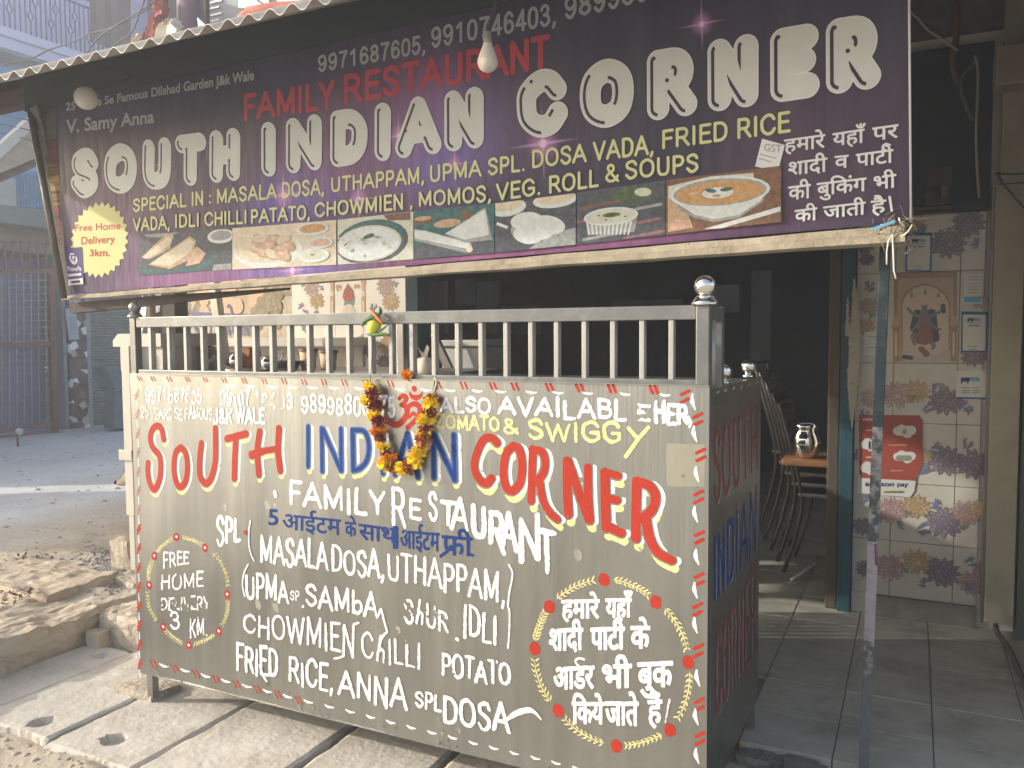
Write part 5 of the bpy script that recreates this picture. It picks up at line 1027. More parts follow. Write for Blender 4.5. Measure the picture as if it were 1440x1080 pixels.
# ---------------------------------------------------------------- doorway and dim interior
dr = thing('door_frame', 'teal painted door frame with chipped paint between the dark room and the tiles', 'door frame', (1.1, YW, 0))
bm = B(); box(bm, (2.222, YW - .03, 0), (XR0 - .002, YW + .10, 2.55), .004); obj('door_post', bm, M['teal_paint'], dr)
bm = B(); box(bm, (2.165, YW - .01, 0), (2.220, YW + .12, 2.55), .008); obj('door_post', bm, M['post_wood'], dr, 'bare wooden post beside the teal one')
bm = B(); box(bm, (XL1 + .002, YW - .03, 0), (XL1 + .092, YW + .10, 2.55), .004); obj('door_post', bm, M['teal_paint'], dr)
bm = B(); box(bm, (XL1 + .1, YW - .02, 2.5), (2.16, YW + .09, 2.6), .004); obj('lintel', bm, M['teal_paint'], dr)
PD = Plane((2.0, YW - .031, 0), (1, 0, 0), (0, 0, 1)); ly = Layer(PD, .001); ly.stroke([pxs(PD, [(1201, 392), (1203, 430), (1202, 480), (1201, 520)], [1, 5, 8, 7]), pxs(PD, [(1200, 520), (1199, 555), (1198, 600)], [8, 6, 1]), pxs(PD, [(1192, 420), (1192, 470)], [1, 3])], 'chipped', .002, .12, .003, 3); ly.build('chipped_paint', dr)
room = thing('dining_room', 'dark dining room seen through the doorway under the banner', 'room', (1.2, 4, 0))
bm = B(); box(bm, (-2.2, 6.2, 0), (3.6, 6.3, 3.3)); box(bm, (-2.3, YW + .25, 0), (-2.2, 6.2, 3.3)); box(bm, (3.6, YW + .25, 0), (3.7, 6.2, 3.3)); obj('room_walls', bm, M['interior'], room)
bm = B(); box(bm, (-2.3, YW + .02, 3.32), (3.7, 3.3, 3.4)); box(bm, (-2.3, 3.7, 3.32), (3.7, 6.3, 3.4)); obj('room_ceiling', bm, M['interior'], room)  # open strip added between the two slabs to let daylight into the room
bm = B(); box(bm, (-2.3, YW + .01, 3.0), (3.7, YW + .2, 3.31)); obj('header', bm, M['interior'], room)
for k, (xa, ya, xb, yb, y) in enumerate([(600, 395, 625, 470, 3.0), (640, 392, 665, 430, 4.5), (670, 395, 700, 470, 4.6), (705, 430, 760, 470, 5.5), (1000, 400, 1040, 440, 5.0), (1055, 380, 1085, 520, 5.5), (860, 420, 960, 440, 5.8)]):
    p, r = at(xa, yb, y=y), at(xb, ya, y=y); bm = B(); box(bm, (p.x, y, p.z), (r.x, y + .05, r.z), .004); o = obj('wall_poster', bm, M['interior_item']); tagit(o, ['grey panel just inside the left door post', 'small square notice on the dim back wall', 'tall notice on the dim back wall', 'low wide notice on the dim back wall', 'square frame at the far right of the dim room', 'tall narrow frame at the far right of the dim room', 'wide shelf board at the back of the dim room'][k], 'wall panel')
fz = thing('steel_cabinet', 'grey steel cabinet with folded lid standing in front of the dark doorway', 'cabinet', (.5, 2.0, 0)); 
p, r = at(622, 540, y=1.85), at(674, 478, y=1.85); bm = B(); box(bm, (p.x, 1.85, .0), (r.x, 2.15, r.z - .04), .006); obj('cabinet_body', bm, M['cabinet_grey'], fz); bm = B(); box(bm, (p.x - .01, 1.83, r.z - .035), (r.x + .01, 2.16, r.z), .006); obj('lid', bm, M['cabinet_grey'], fz)
bm = B(); prism(bm, [at(605, 470, y=1.75), at(612, 470, y=1.75), at(655, 560, y=1.75), at(640, 560, y=1.75)], (0, .03, 0)); obj('prop_bar', bm, M['aluminium_dark'], fz)
# table and jug
tb = thing('dining_table', 'wooden topped table edge in the doorway carrying the steel jug', 'table', tuple(at(1150, 850, z=0)))
zt = .70; a = at(1098, 645, z=zt); b = at(1168, 650, z=zt)
bm = B(); box(bm, (a.x, a.y, zt - .035), (a.x + .75, a.y + .3, zt), .012); obj('tabletop', bm, M['table_wood'], tb)
for dx, dy in ((.30, .12), (.69, .05), (.34, .25), (.69, .25)):
    bm = B(); tube(bm, [(a.x + dx, a.y + dy, 0), (a.x + dx, a.y + dy, zt - .036)], .014, 8); obj('leg', bm, M['dark_steel'], tb)
jc = at(1139, 637, z=zt); jg = thing('steel_jug', 'polished steel water jug standing on the wooden table in the doorway', 'jug', (jc.x, a.y + .09, zt))
bm = B(); k = 1.0; lathe(bm, [(r * 1.36, z * 1.12) for r, z in ((0, .001), (.036, .001), (.04, .012), (.052, .045), (.057, .075), (.052, .105), (.04, .128), (.041, .14), (.05, .158), (.048, .158), (.038, .14), (.037, .125))], (jc.x, a.y + .09, zt)); obj('jug_body', bm, M['chrome'], jg)
# stacked tube chairs
def chair(name, label, base, rot, lean=0):
    t = thing(name, label, 'chair', (0, 0, 0), 'steel chairs stacked in the doorway'); R3 = Matrix.Translation(base) @ Matrix.Rotation(rot, 4, 'Z')
    tr = lambda pts: [R3 @ Vector(p) for p in pts]
    for s in (-.19, .19):
        bm = B(); tube(bm, tr([Vector(v) for v in catmull([(s, -.24, 0), (s, -.20, .2), (s, -.21, .40), (s, -.16, .45)], 4)]), .011, 8); obj('leg', bm, M['tube_steel'], t)
        bm = B(); tube(bm, tr([Vector(v) for v in catmull([(s, .26, 0), (s, .19, .25), (s, .17, .45), (s, .24, .75), (s * .96, .30, .96)], 4)]), .011, 8); obj('leg', bm, M['tube_steel'], t)
    bm = B(); box(bm, (-.2, -.2, .44), (.2, .19, .462), .008); bmesh.ops.transform(bm, matrix=R3, verts=bm.verts); obj('seat', bm, M['dark_steel'], t)
    bm = B(); tube(bm, tr([(-.18, .30, .95), (.18, .30, .95)]), .011, 8)
    for z, y in ((.86, .27), (.78, .25), (.70, .23)): box_ = tube(bm, tr([(-.18, y, z), (.18, y, z)]), .014, 6)
    obj('backrest', bm, M['dark_steel'], t); return t
c0 = at(1103, 806, z=0); ch = chair('metal_chair', 'steel tube chair, lowest of the stack behind the wooden table', (c0.x + .26, c0.y + .2, 0), rad(88))
for k in range(1, 5): dup(ch, (-.036 * k, .006 * k, .058 * k), ['', 'steel tube chair second from the floor in the stack', 'steel tube chair in the middle of the stack behind the table', 'steel tube chair second from the top of the stack', 'steel tube chair on top of the stack behind the table'][k])
bm = B(); p0, p1 = at(1113, 815, z=.012), at(1166, 781, z=.05); tube(bm, [p0, p1], .008, 8); o = obj('steel_rod', bm, M['paint_white']); tagit(o, 'bright bare steel rod lying on the floor of the doorway', 'rod')
# ---------------------------------------------------------------- cooking table behind the counter, with its pots
ct = thing('cooking_table', 'white sheet metal cooking table standing behind the left end of the counter', 'table', (-.5, 1.25, 0))
TZ = at(400, 521, y=1.2).z; tx0 = at(177, 600, y=.9).x
bm = B(); box(bm, (tx0 + .01, .9, TZ - .03), (.62, 1.75, TZ), .004); obj('tabletop', bm, M['aluminium_dark'], ct)
bm = B(); box(bm, (tx0, .885, .42), (tx0 + .06, .93, at(180, 470, y=.9).z - .06), .003); obj('leg', bm, M['white_metal'], ct)
bm = B(); box(bm, (tx0 + .012, .89, .10), (tx0 + .05, .925, .418), .003); obj('leg', bm, M['white_metal'], ct)
bm = B(); zc = at(172, 640, y=.88).z; box(bm, (tx0 - .028, .872, zc - .025), (tx0 + .07, .884, zc + .03), .003); obj('bracket', bm, M['white_metal'], ct)
for x, y in ((.55, .95), (.55, 1.7), (tx0 + .04, 1.7)): bm = B(); box(bm, (x, y, .1), (x + .03, y + .03, TZ - .03)); obj('leg', bm, M['white_metal'], ct)
bm = B()
for k in range(8): box(bm, (-.38 + k * .115, .96, .12), (-.33 + k * .115, .98, TZ - .03))
obj('streak_bars', bm, M['white_metal'], ct)  # hidden bars added only to cast sun streaks on the floor
wb = thing('metal_bin', 'white sheet metal box with a slanted lid on the left end of the cooking table', 'box', (-1, 1.05, TZ))
zl = at(180, 472, y=.95).z; xl, xr_ = at(165, 478, y=.95).x, at(228, 478, y=.95).x
bm = B(); prism(bm, [(xl + .02, .95, TZ + .001), (xr_, .95, TZ + .001), (xr_, .95, zl - .06), (xl + .02, .95, zl - .06)], (0, .35, 0)); obj('box_body', bm, M['white_metal'], wb)
bm = B(); prism(bm, [(xl - .01, .93, zl - .058), (xr_ + .012, .93, zl - .058), (xr_ + .012, .93, zl + .01), (xl + .03, .93, zl + .01), (xl - .01, .93, zl - .025)], (0, .38, 0)); obj('lid', bm, M['white_metal'], wb)
def onpx(px, y=1.2): v = at(px, 521, y=y); return (v.x, y, TZ + .001)
def lathe_thing(name, label, cat, prof, c, m, group=None, part='body'):
    bm = B(); lathe(bm, prof, c); o = obj(name, bm, M[m]); return tagit(o, label, cat, group)
sp = .0040
x = onpx(283, 1.25)[0]; st = thing('steel_pot', 'wide aluminium pot with a sloping lid, leftmost of the cookware', 'pot', (x, 1.25, TZ))
bm = B(); lathe(bm, [(0, 0), (.085, 0), (.092, .01), (.095, .10), (.10, .104)], (x, 1.25, TZ + .001)); obj('pot_body', bm, M['aluminium'], st)
bm = B(); lathe(bm, [(.10, .105), (.098, .115), (.05, .125), (.012, .128), (.012, .145), (0, .147)], (x, 1.25, TZ + .001)); obj('lid', bm, M['aluminium_dark'], st)
x = onpx(293, 1.12)[0]; lathe_thing('steel_tumbler', 'dark steel tumbler standing in front of the wide aluminium pot', 'tumbler', [(0, 0), (.024, 0), (.028, .04), (.034, .075), (.031, .075), (.025, .04), (.02, .006)], (x, 1.12, TZ + .001), 'dark_steel')
x = onpx(332, 1.18)[0]; g = thing('steel_ladle_pot', 'round shiny steel vessel left of the rust coloured pot', 'pot', (x, 1.18, TZ)); bm = B(); lathe(bm, [(.02, 0)] + [(.042 * math.sin(a), .043 - .042 * math.cos(a)) for a in np.linspace(.5, 2.6, 12)] + [(.026, .083), (.03, .09)], (x, 1.18, TZ + .001)); obj('vessel', bm, M['chrome'], g); bm = B(); tube(bm, [(x - .03, 1.18, TZ + .02), (x - .12, 1.17, TZ + .05)], .006, 6); obj('handle', bm, M['black'], g)
x = onpx(350, 1.24)[0]; g = thing('clay_pot', 'rust coloured pot with a lumpy cover among the cookware', 'pot', (x, 1.24, TZ)); bm = B(); lathe(bm, [(0, 0), (.034, 0), (.045, .03), (.043, .06), (.034, .07)], (x, 1.24, TZ + .001)); obj('pot_body', bm, M['rust_pot'], g); bm = B(); rock(bm, (x - .045, 1.20, TZ + .065), (x + .045, 1.28, TZ + .115), 4, 3, .006); obj('cover', bm, M['rust_pot'], g)
x = onpx(376, 1.18)[0]; lathe_thing('steel_vessel', 'small round steel vessel right of the rust coloured pot', 'pot', [(.018, 0)] + [(.034 * math.sin(a), .036 - .034 * math.cos(a)) for a in np.linspace(.5, 2.6, 12)] + [(.022, .068), (.027, .076)], (x, 1.18, TZ + .001), 'chrome')
xa, xb = onpx(330, 1.1)[0], onpx(382, 1.1)[0]; bm = B(); lathe(bm, [(0, .0), (.16, .0), (.185, .010), (.18, .012), (.0, .004)], ((xa + xb) / 2, 1.13, TZ + .0005), 32); o = obj('griddle', bm, M['dark_steel']); tagit(o, 'flat dark iron griddle under the round steel vessels', 'griddle')
x = onpx(401, 1.25)[0]; g = thing('steel_bowl', 'dark wide bowl with a spoon between the vessels and the cups', 'bowl', (x, 1.25, TZ)); bm = B(); lathe(bm, [(0, 0), (.06, 0), (.085, .045), (.09, .048), (.08, .044), (.055, .006)], (x, 1.25, TZ + .001)); obj('bowl_body', bm, M['dark_steel'], g); bm = B(); tube(bm, [(x - .04, 1.25, TZ + .02), (x - .005, 1.25, TZ + .09)], .004, 6); obj('spoon', bm, M['dark_steel'], g)
for k, (px, h, lab) in enumerate(((434, .098, 'larger cream cup with a brown lid'), (462, .09, 'smaller cream cup with a brown lid next to the larger one'))):
    x = onpx(px, 1.35)[0]; g = thing('lidded_cup', lab, 'cup', (x, 1.35, TZ), 'cream cups with brown lids'); bm = B(); lathe(bm, [(0, 0), (.036, 0), (.046, h), (0, h)], (x, 1.35, TZ + .001)); obj('cup_body', bm, M['cup_cream'], g); bm = B(); lathe(bm, [(.05, h - .004), (.051, h + .008), (.04, h + .012), (0, h + .012)], (x, 1.35, TZ + .001)); obj('lid', bm, M['brown_lid'], g)
pb = thing('plastic_bag', 'tied cream plastic bag standing behind the bars of the rail', 'bag', tuple(at(596, 528, z=Z1 - .02)))
p = at(597, 528, z=Z1 - .018); bm = B(); prof = [(0, 0), (.035, .0), (.045, .02), (.043, .045), (.028, .062), (.012, .07)]; lathe(bm, prof, p, 18)
for v in bm.verts: a_ = math.atan2(v.co.y - p.y, v.co.x - p.x); k = 1 + .10 * math.sin(5 * a_) + .05 * math.sin(11 * a_ + v.co.z * 90); v.co.x = p.x + (v.co.x - p.x) * k; v.co.y = p.y + (v.co.y - p.y) * k
obj('bag_body', bm, M['plastic'], pb); bm = B()
for s, t in ((-.032, .105), (.008, .115), (-.012, .09)):
    prism(bm, [p + Vector((-.010, 0, .066)), p + Vector((.010, 0, .066)), p + Vector((s + .014, 0, t - .012)), p + Vector((s, .006, t))], (0, .003, 0))
obj('bag_handle', bm, M['plastic'], pb)
# posts holding the roof above the table
wp = thing('wooden_post', 'rough round wooden post behind the rail at the left end', 'post', tuple(at(225, 470, y=1.3))); a = at(213, 600, y=1.32); b = at(219, 405, y=1.32); bm = B(); b2 = b + (b - a) * 1.3; a = b + (a - b) * 6; a = a + (b - a) * ((0 - a.z) / (b.z - a.z)); tube(bm, [a, b, b2], .040, 12); obj('post_body', bm, M['wood'], wp)
bm = B(); prism(bm, [at(200, 415, y=1.25), at(206, 428, y=1.25), at(205, 442, y=1.25), at(199, 470, y=1.25), at(196, 492, y=1.25), at(197, 430, y=1.25)], (0, .006, 0)); obj('cloth_strip', bm, M['paint_white'], wp, 'torn white strip'); bm = B(); prism(bm, [at(218, 406, y=1.26), at(228, 404, y=1.26), at(224, 438, y=1.26), at(219, 440, y=1.26)], (0, .006, 0)); obj('cloth_strip', bm, M['pink_paint'], wp)
dp = thing('dark_post', 'broad dark timber post right of the round wooden post', 'post', tuple(at(238, 470, y=1.5))); bm = B(); a, b = at(229, 470, y=1.5), at(247, 470, y=1.5); box(bm, (a.x, 1.5, TZ - .02), (b.x, 1.6, 2.95), .004); obj('post_body', bm, M['dark_wood'], dp)
lp = thing('leaning_post', 'dark steel post leaning between the writing on the plaster wall', 'post', tuple(at(310, 470, y=1.6))); bm = B(); a, b = at(318, 522, y=1.6), at(301, 396, y=1.6); tube(bm, [a, b + (b - a) * 1.2], .024, square=True); obj('post_body', bm, M['dark_steel'], lp)
# upright steel bars behind the rail near the tiles
ub = thing('steel_upright', 'grey steel upright standing just behind the bars near the lime', 'upright', tuple(at(566, 522, y=.5))); bm = B(); a, b = at(557, 470, y=.5), at(567, 470, y=.5); box(bm, (a.x, .5, Z1 - .02), (b.x, .53, ZR - .02), .003); obj('upright_body', bm, M['dark_steel'], ub)

# ---------------------------------------------------------------- marigold garland, loose flower, lime and chillies
rg = random.Random(6)
def marigold_mesh(name, m, seed):
    rg = random.Random(seed); bm = B()
    for k in range(110):
        a, t = rg.uniform(0, 6.283), rg.random() ** .6 * 1.75; d = Vector((math.sin(t) * math.cos(a), math.sin(t) * math.sin(a), math.cos(t) * .75)); r = rg.uniform(.008, .0155)
        s = d.cross(Vector((rg.gauss(0, 1), rg.gauss(0, 1), rg.gauss(0, 1)))).normalized() * rg.uniform(.0022, .004); u = d.cross(s).normalized() * .003
        b_ = d * r * .45; e = d * r * 1.15
        quad(bm, [b_ - s * .6, b_ + s * .6, e + s + u, e + u * .2 - s])
    bmesh.ops.create_icosphere(bm, subdivisions=2, radius=.0085)
    me = bpy.data.meshes.new(name); bm.to_mesh(me); bm.free(); me.materials.append(M[m]); return me
MG = {k: [marigold_mesh('marigold', 'marigold_' + k, s) for s in range(2)] for k in ('yellow', 'orange', 'maroon', 'rust')}
gar = thing('marigold_garland', 'yellow and maroon marigold garland looped on the front panel around the red Om', 'garland', tuple(at(560, 600, y=-.015)))
GP = [(235, 25, 'yellow', 1.0), (243, 78, 'maroon', 1.05), (194, 128, 'yellow', .8), (262, 170, 'maroon', 1.0), (258, 238, 'yellow', .95), (287, 293, 'maroon', .95), (290, 357, 'orange', 1.0), (302, 418, 'maroon', .85), (322, 483, 'yellow', .8), (345, 533, 'maroon', .9), (375, 572, 'orange', .9), (340, 618, 'yellow', 1.05), (402, 636, 'rust', 1.0), (465, 655, 'yellow', .9), (522, 648, 'rust', 1.0), (570, 600, 'yellow', 1.1), (600, 518, 'yellow', 1.05), (635, 437, 'rust', 1.05), (645, 385, 'yellow', 1.0), (655, 322, 'maroon', .9), (650, 265, 'yellow', 1.0), (690, 270, 'yellow', .85), (690, 215, 'maroon', .9), (690, 155, 'yellow', .95), (702, 118, 'rust', .85)]
thr = []
for k, (x, y, c, s) in enumerate(GP):
    p = at(480 + x / 5.538, 540 + y / 5.538, y=-.018 - .004 * (k % 3)); o = link('marigold', MG[c][k % 2], gar) if not MG[c][k % 2].users else None
    if o is None: o = bpy.data.objects.new('marigold', MG[c][k % 2]); COL.objects.link(o); o.parent = gar; o.matrix_parent_inverse = Matrix.Translation(gar.location).inverted()
    o.location = p; o.scale = (1.7 * s, 1.42 * s, 1.4 * s); o.rotation_euler = (rad(90) + rg.uniform(-.5, .5), rg.uniform(-.6, .6), rg.uniform(-.5, .5)); thr.append(p)
bm = B(); tube(bm, [at(521, 534, y=-.006)] + thr + [at(609, 556, y=-.008), at(612, 530, y=.0)], .0018, 5); obj('thread', bm, M['leaf'], gar)
bm = B(); tube(bm, [at(520, 545, y=-.01), at(526, 535, y=-.004), at(540, 528, y=.0)], .0015, 5); tube(bm, [at(610, 552, y=-.006), at(614, 538, y=-.004), at(611, 531, y=.0)], .0025, 5); obj('thread', bm, M['thread'], gar)
bm = B()
for k in range(12):
    p = thr[rg.randrange(len(thr))] + Vector((rg.uniform(-.012, .012), .004, rg.uniform(-.012, .012))); d = Vector((rg.gauss(0, 1), 0, rg.gauss(0, 1))).normalized() * .014; n_ = Vector((-d.z, -.004, d.x)) * .3; quad(bm, [p - d, p + n_, p + d, p - n_])
obj('leaf', bm, M['leaf'], gar)
mo = thing('marigold_flower', 'single orange marigold lying on the lower rail', 'flower', tuple(at(573, 527, y=.0))); o = link('marigold_head', MG['orange'][0], None); o.parent = mo; o.location = (0, 0, 0); o.scale = (1.25, 1.1, 1.1); o.rotation_euler = (rad(80), .3, 0)
lc = thing('lime_charm', 'lime and chillies charm tied on the top rail', 'charm', tuple(at(527, 462, y=-.01)))
p = at(526, 459.5, y=-.012); bm = B(); bmesh.ops.create_uvsphere(bm, u_segments=20, v_segments=14, radius=.0215, matrix=Matrix.Translation(p) @ Matrix.Rotation(.4, 4, 'Y') @ Matrix.Scale(1.1, 4, (0, 0, 1))); obj('lime', bm, M['lime'], lc, smooth=True)
def chilli(pts, r, m, nm='chilli'):
    bm = B(); P = [Vector(v) for v in catmull([at(a, b, y=-.018 - .003 * i) for i, (a, b) in enumerate(pts)], 4)]; n = len(P); tube(bm, P, [r * max(.12, math.sin(math.pi * min(.97, .12 + .82 * i / (n - 1)))) for i in range(n)], 8); obj(nm, bm, M[m], lc)
chilli([(517, 434), (525, 440), (533, 449), (539, 456)], .0065, 'chilli_red'); chilli([(535, 470), (542, 472), (549, 472)], .005, 'chilli_red'); chilli([(509, 459), (513, 452), (522, 447), (530, 445)], .0065, 'leaf'); chilli([(516, 470), (526, 471), (540, 470), (549, 471)], .006, 'leaf'); chilli([(529, 467), (536, 464), (547, 456)], .004, 'leaf'); chilli([(531, 445), (535, 438), (534, 431)], .006, 'leaf'); chilli([(519, 445), (528, 442), (534, 447)], .006, 'leaf')
bm = B(); tube(bm, [at(527, 446, y=-.01), at(526, 440, y=.0), at(527, 434, y=.01)], .0012, 5); tube(bm, [at(527, 470, y=-.012), at(523, 500, y=-.006), at(521, 534, y=-.006)], .001, 5); obj('thread', bm, M['dark_cable'], lc)

# ---------------------------------------------------------------- ground: street, drain slabs, rubble, stone floor
rng = np.random.default_rng(3)
def gh(X, Y):
    st = np.clip((-.74 - X) / .05, 0, 1)                                # street bank west of the drain
    far = np.clip((-X - 1.6) / 4, 0, 1)
    h = -.04 + st * (.16 + .0 * X) - far * .10 * st
    n = vnoise(np.random.default_rng(1), X + 50, Y + 50, .5) * .6 + vnoise(np.random.default_rng(2), X + 50, Y + 50, .13) * .28 + vnoise(np.random.default_rng(5), X + 50, Y + 50, .045) * .12 - .5
    near = np.exp(-((X + 1.3) ** 2 / 1.2 + (Y - .4) ** 2 / 1.6))
    h = h + n * (.025 + .085 * near) * np.clip(st + .5, 0, 1)
    pit = np.clip((.36 + .35 * np.clip(-X - .5, 0, 1) * 0 - Y - .0) * 0, 0, 1)
    front = np.clip((-.29 - Y) / .07, 0, 1) * (1 - st)                  # soil in front of the slabs
    h = h + front * (.033 + n * .06)
    in_shop = ((X > 2.0) & (Y > .6)) | (Y > 1.0) & (X > -.2)
    return np.where(in_shop, np.minimum(h, -.06), h)
gx = np.r_[np.linspace(-40, -7, 24)[:-1], np.linspace(-7, -2.4, 70)[:-1], np.arange(-2.4, .6, .022), np.linspace(.6, 4, 60), np.linspace(4, 30, 20)[1:]]
gy = np.r_[np.linspace(-30, -2.5, 20)[:-1], np.linspace(-2.5, -.8, 30)[:-1], np.arange(-.8, 2.0, .022), np.linspace(2.0, 6, 60)[1:], np.linspace(6, 40, 30)[1:]]
X, Y = np.meshgrid(gx, gy, indexing='ij'); Z = gh(X, Y); me = bpy.data.meshes.new('ground'); nx_, ny_ = X.shape
idx = np.arange(nx_ * ny_).reshape(nx_, ny_); fc = np.stack([idx[:-1, :-1], idx[1:, :-1], idx[1:, 1:], idx[:-1, 1:]], -1).reshape(-1, 4)
me.from_pydata(np.stack([X, Y, Z], -1).reshape(-1, 3).tolist(), [], fc.tolist()); me.polygons.foreach_set('use_smooth', [True] * len(fc))
def ground_mat():
    m = mat('street', (.50, .44, .35), .95, c2=(.36, .31, .235), scale=3.2, bump=.8, bscale=34, dirt=(.30, .25, .19), dirt_scale=7, dirt_amt=.5)
    N = m.node_tree.nodes; L = m.node_tree.links; p = N['Principled BSDF']; src = p.inputs['Base Color'].links[0].from_socket       # pale street lightened further for its bright shade; bank by the drain brown soil
    tc = N.new('ShaderNodeTexCoord'); sx = N.new('ShaderNodeSeparateXYZ'); L.new(tc.outputs['Object'], sx.inputs[0]); nn = N.new('ShaderNodeTexNoise'); nn.inputs['Scale'].default_value = 1.6; nn.inputs['Detail'].default_value = 6; L.new(tc.outputs['Object'], nn.inputs[0])
    ad = N.new('ShaderNodeMath'); ad.operation = 'MULTIPLY_ADD'; ad.inputs[1].default_value = 2.2; L.new(nn.outputs[0], ad.inputs[0]); L.new(sx.outputs[0], ad.inputs[2])
    mr = N.new('ShaderNodeMapRange'); mr.inputs[1].default_value = -1.0; mr.inputs[2].default_value = -2.2; L.new(ad.outputs[0], mr.inputs[0])
    n2 = N.new('ShaderNodeTexNoise'); n2.inputs['Scale'].default_value = .9; n2.inputs['Detail'].default_value = 8; n2.inputs['Roughness'].default_value = .65; L.new(tc.outputs['Object'], n2.inputs[0]); rr = N.new('ShaderNodeValToRGB'); rr.color_ramp.elements[0].position = .35; rr.color_ramp.elements[1].position = .65; rr.color_ramp.elements[0].color = (.50, .485, .45, 1); rr.color_ramp.elements[1].color = (.64, .635, .61, 1); L.new(n2.outputs[0], rr.inputs[0])
    mx = N.new('ShaderNodeMix'); mx.data_type = 'RGBA'; L.new(mr.outputs[0], mx.inputs[0]); L.new(src, mx.inputs[6]); L.new(rr.outputs[0], mx.inputs[7]); L.new(mx.outputs[2], p.inputs['Base Color'])
    return m
M['street'] = ground_mat(); o = link('ground', me, None, [M['street']]); o['kind'] = 'structure'
# gravel scatter as one mass beside the bank
bm = B(); rg = random.Random(12)
def pebble(bm, c, r):
    v = bmesh.ops.create_icosphere(bm, subdivisions=1, radius=r)['verts']
    sx, sy, sz = rg.uniform(.7, 1.3), rg.uniform(.7, 1.3), rg.uniform(.45, .8)
    for q_ in v: q_.co = Vector((q_.co.x * sx * rg.uniform(.85, 1.15), q_.co.y * sy, q_.co.z * sz)) + c
for k in range(900):
    px, py = rg.gauss(150, 22), rg.gauss(806, 14)
    if px > 186: continue
    v = at(px, py, z=.1); h = float(gh(np.array([v.x]), np.array([v.y]))[0]); pebble(bm, Vector((v.x, v.y, h)), rg.uniform(.005, .014))
o = obj('gravel', bm, M['gravel_grey']); tagit(o, 'grey gravel spread on the dirt bank left of the counter', 'gravel', kind='stuff')
bm = B()
for k in range(500):
    x, y = rg.uniform(-2.6, -.78), rg.uniform(-.4, 1.9); h = float(gh(np.array([x]), np.array([y]))[0]); pebble(bm, Vector((x, y, h)), rg.uniform(.003, .012))
for k in range(260):
    x, y = rg.uniform(-.75, .8), rg.uniform(-.78, -.36); h = float(gh(np.array([x]), np.array([y]))[0]); pebble(bm, Vector((x, y, h)), rg.uniform(.003, .013))
for k in range(420):
    x, y = rg.uniform(-8.2, -2.4), rg.uniform(1.2, 7.5); h = float(gh(np.array([x]), np.array([y]))[0]); pebble(bm, Vector((x, y, h)), rg.uniform(.006, .022))
o = obj('rubble', bm, M['sandstone']); tagit(o, 'loose small stones on the dirt around the drain slabs', 'rubble', kind='stuff')
# concrete drain cover slabs with lifting holes
def slab(x0, x1, y0, y1, z, holes, label, seed, tilt=0):
    t = thing('drain_slab', label, 'slab', ((x0 + x1) / 2, (y0 + y1) / 2, z), 'concrete slabs covering the drain'); rg = random.Random(seed); bm = B()
    res = .0125; nxx, nyy = int((x1 - x0) / res), int((y1 - y0) / res); r2 = np.random.default_rng(seed)
    gx = np.linspace(x0, x1, nxx + 1); gy = np.linspace(y0, y1, nyy + 1); vv = {}
    XX, YY = np.meshgrid(gx, gy, indexing='ij'); nzz = (vnoise(np.random.default_rng(seed), XX + 9, YY + 9, .16) - .5) * .0035 + (vnoise(np.random.default_rng(seed + 1), XX + 9, YY + 9, .04) - .5) * .002
    for i in range(nxx + 1):
        for k in range(nyy + 1):
            x, y, zz = XX[i, k], YY[i, k], z + nzz[i, k] + tilt * (XX[i, k] - x0)
            if i in (0, nxx): x += .004 * math.sin(9 * y + seed) * math.sin(31 * y) + (rg.random() - .5) * .003; zz -= .006
            if k in (0, nyy): y += .012 * math.sin(13 * x + seed) + (rg.random() - .5) * .005; zz -= .007
            for hx, hy, hr in holes:
                d = math.hypot((x - hx), (y - hy)); 
                if d < hr * 1.6:
                    u = np.array((x - hx, y - hy)) / max(d, 1e-6)
                    if d < hr * .8: zz -= .03 + .004 * rg.random()
                    elif d < hr * 1.02: x, y = hx + u[0] * hr * .97, hy + u[1] * hr * .97; zz -= .029
                    elif d < hr * 1.28: x, y = hx + u[0] * hr * 1.02, hy + u[1] * hr * 1.02; zz -= .001
            vv[i, k] = bm.verts.new((x, y, zz))
    for i in range(nxx):
        for k in range(nyy): bm.faces.new((vv[i, k], vv[i + 1, k], vv[i + 1, k + 1], vv[i, k + 1]))
    rim = [vv[i, 0] for i in range(nxx + 1)] + [vv[nxx, k] for k in range(1, nyy + 1)] + [vv[i, nyy] for i in range(nxx - 1, -1, -1)] + [vv[0, k] for k in range(nyy - 1, 0, -1)]
    low = [bm.verts.new((v.co.x, v.co.y, z - .07)) for v in rim]
    for k in range(len(rim)): bm.faces.new((rim[k], low[k], low[(k + 1) % len(rim)], rim[(k + 1) % len(rim)]))
    obj('slab_body', bm, M['concrete'], t); return t
h1, h2, h3 = at(57, 1017, z=0), at(160, 1040, z=0), at(140, 920, z=0)
slab(-.735, -.458, -.30, .34, -.004, [(h3.x, h3.y, .034)], 'grey slab lowest beside the dirt bank with an oval hole', 3)
slab(-.446, -.056, -.335, .98, .004, [(h1.x, h1.y, .040)], 'slab left of the counter leg with a shallow hole near its front edge', 4)
slab(-.046, .360, -.345, .98, .0, [(h2.x, h2.y, .042)], 'slab under the left end of the counter with a deep round hole', 5)
slab(.376, .812, -.42, .98, .006, [], 'slab with a dark open joint on its left under the menu lettering', 6)
slab(.836, 1.212, -.44, .98, .0, [], 'slab mostly in the shadow under the middle of the counter', 7)
slab(1.235, 2.0, -.46, .62, -.004, [], 'wide slab under the right end of the counter', 8)
bm = B(); rock(bm, (-.17, .02, -.01), (.03, .16, .028), 4, 5, .008); o = obj('mortar_pad', bm, M['rough_concrete']); tagit(o, 'rough broken mortar pad under the front left leg of the counter', 'mortar pad')
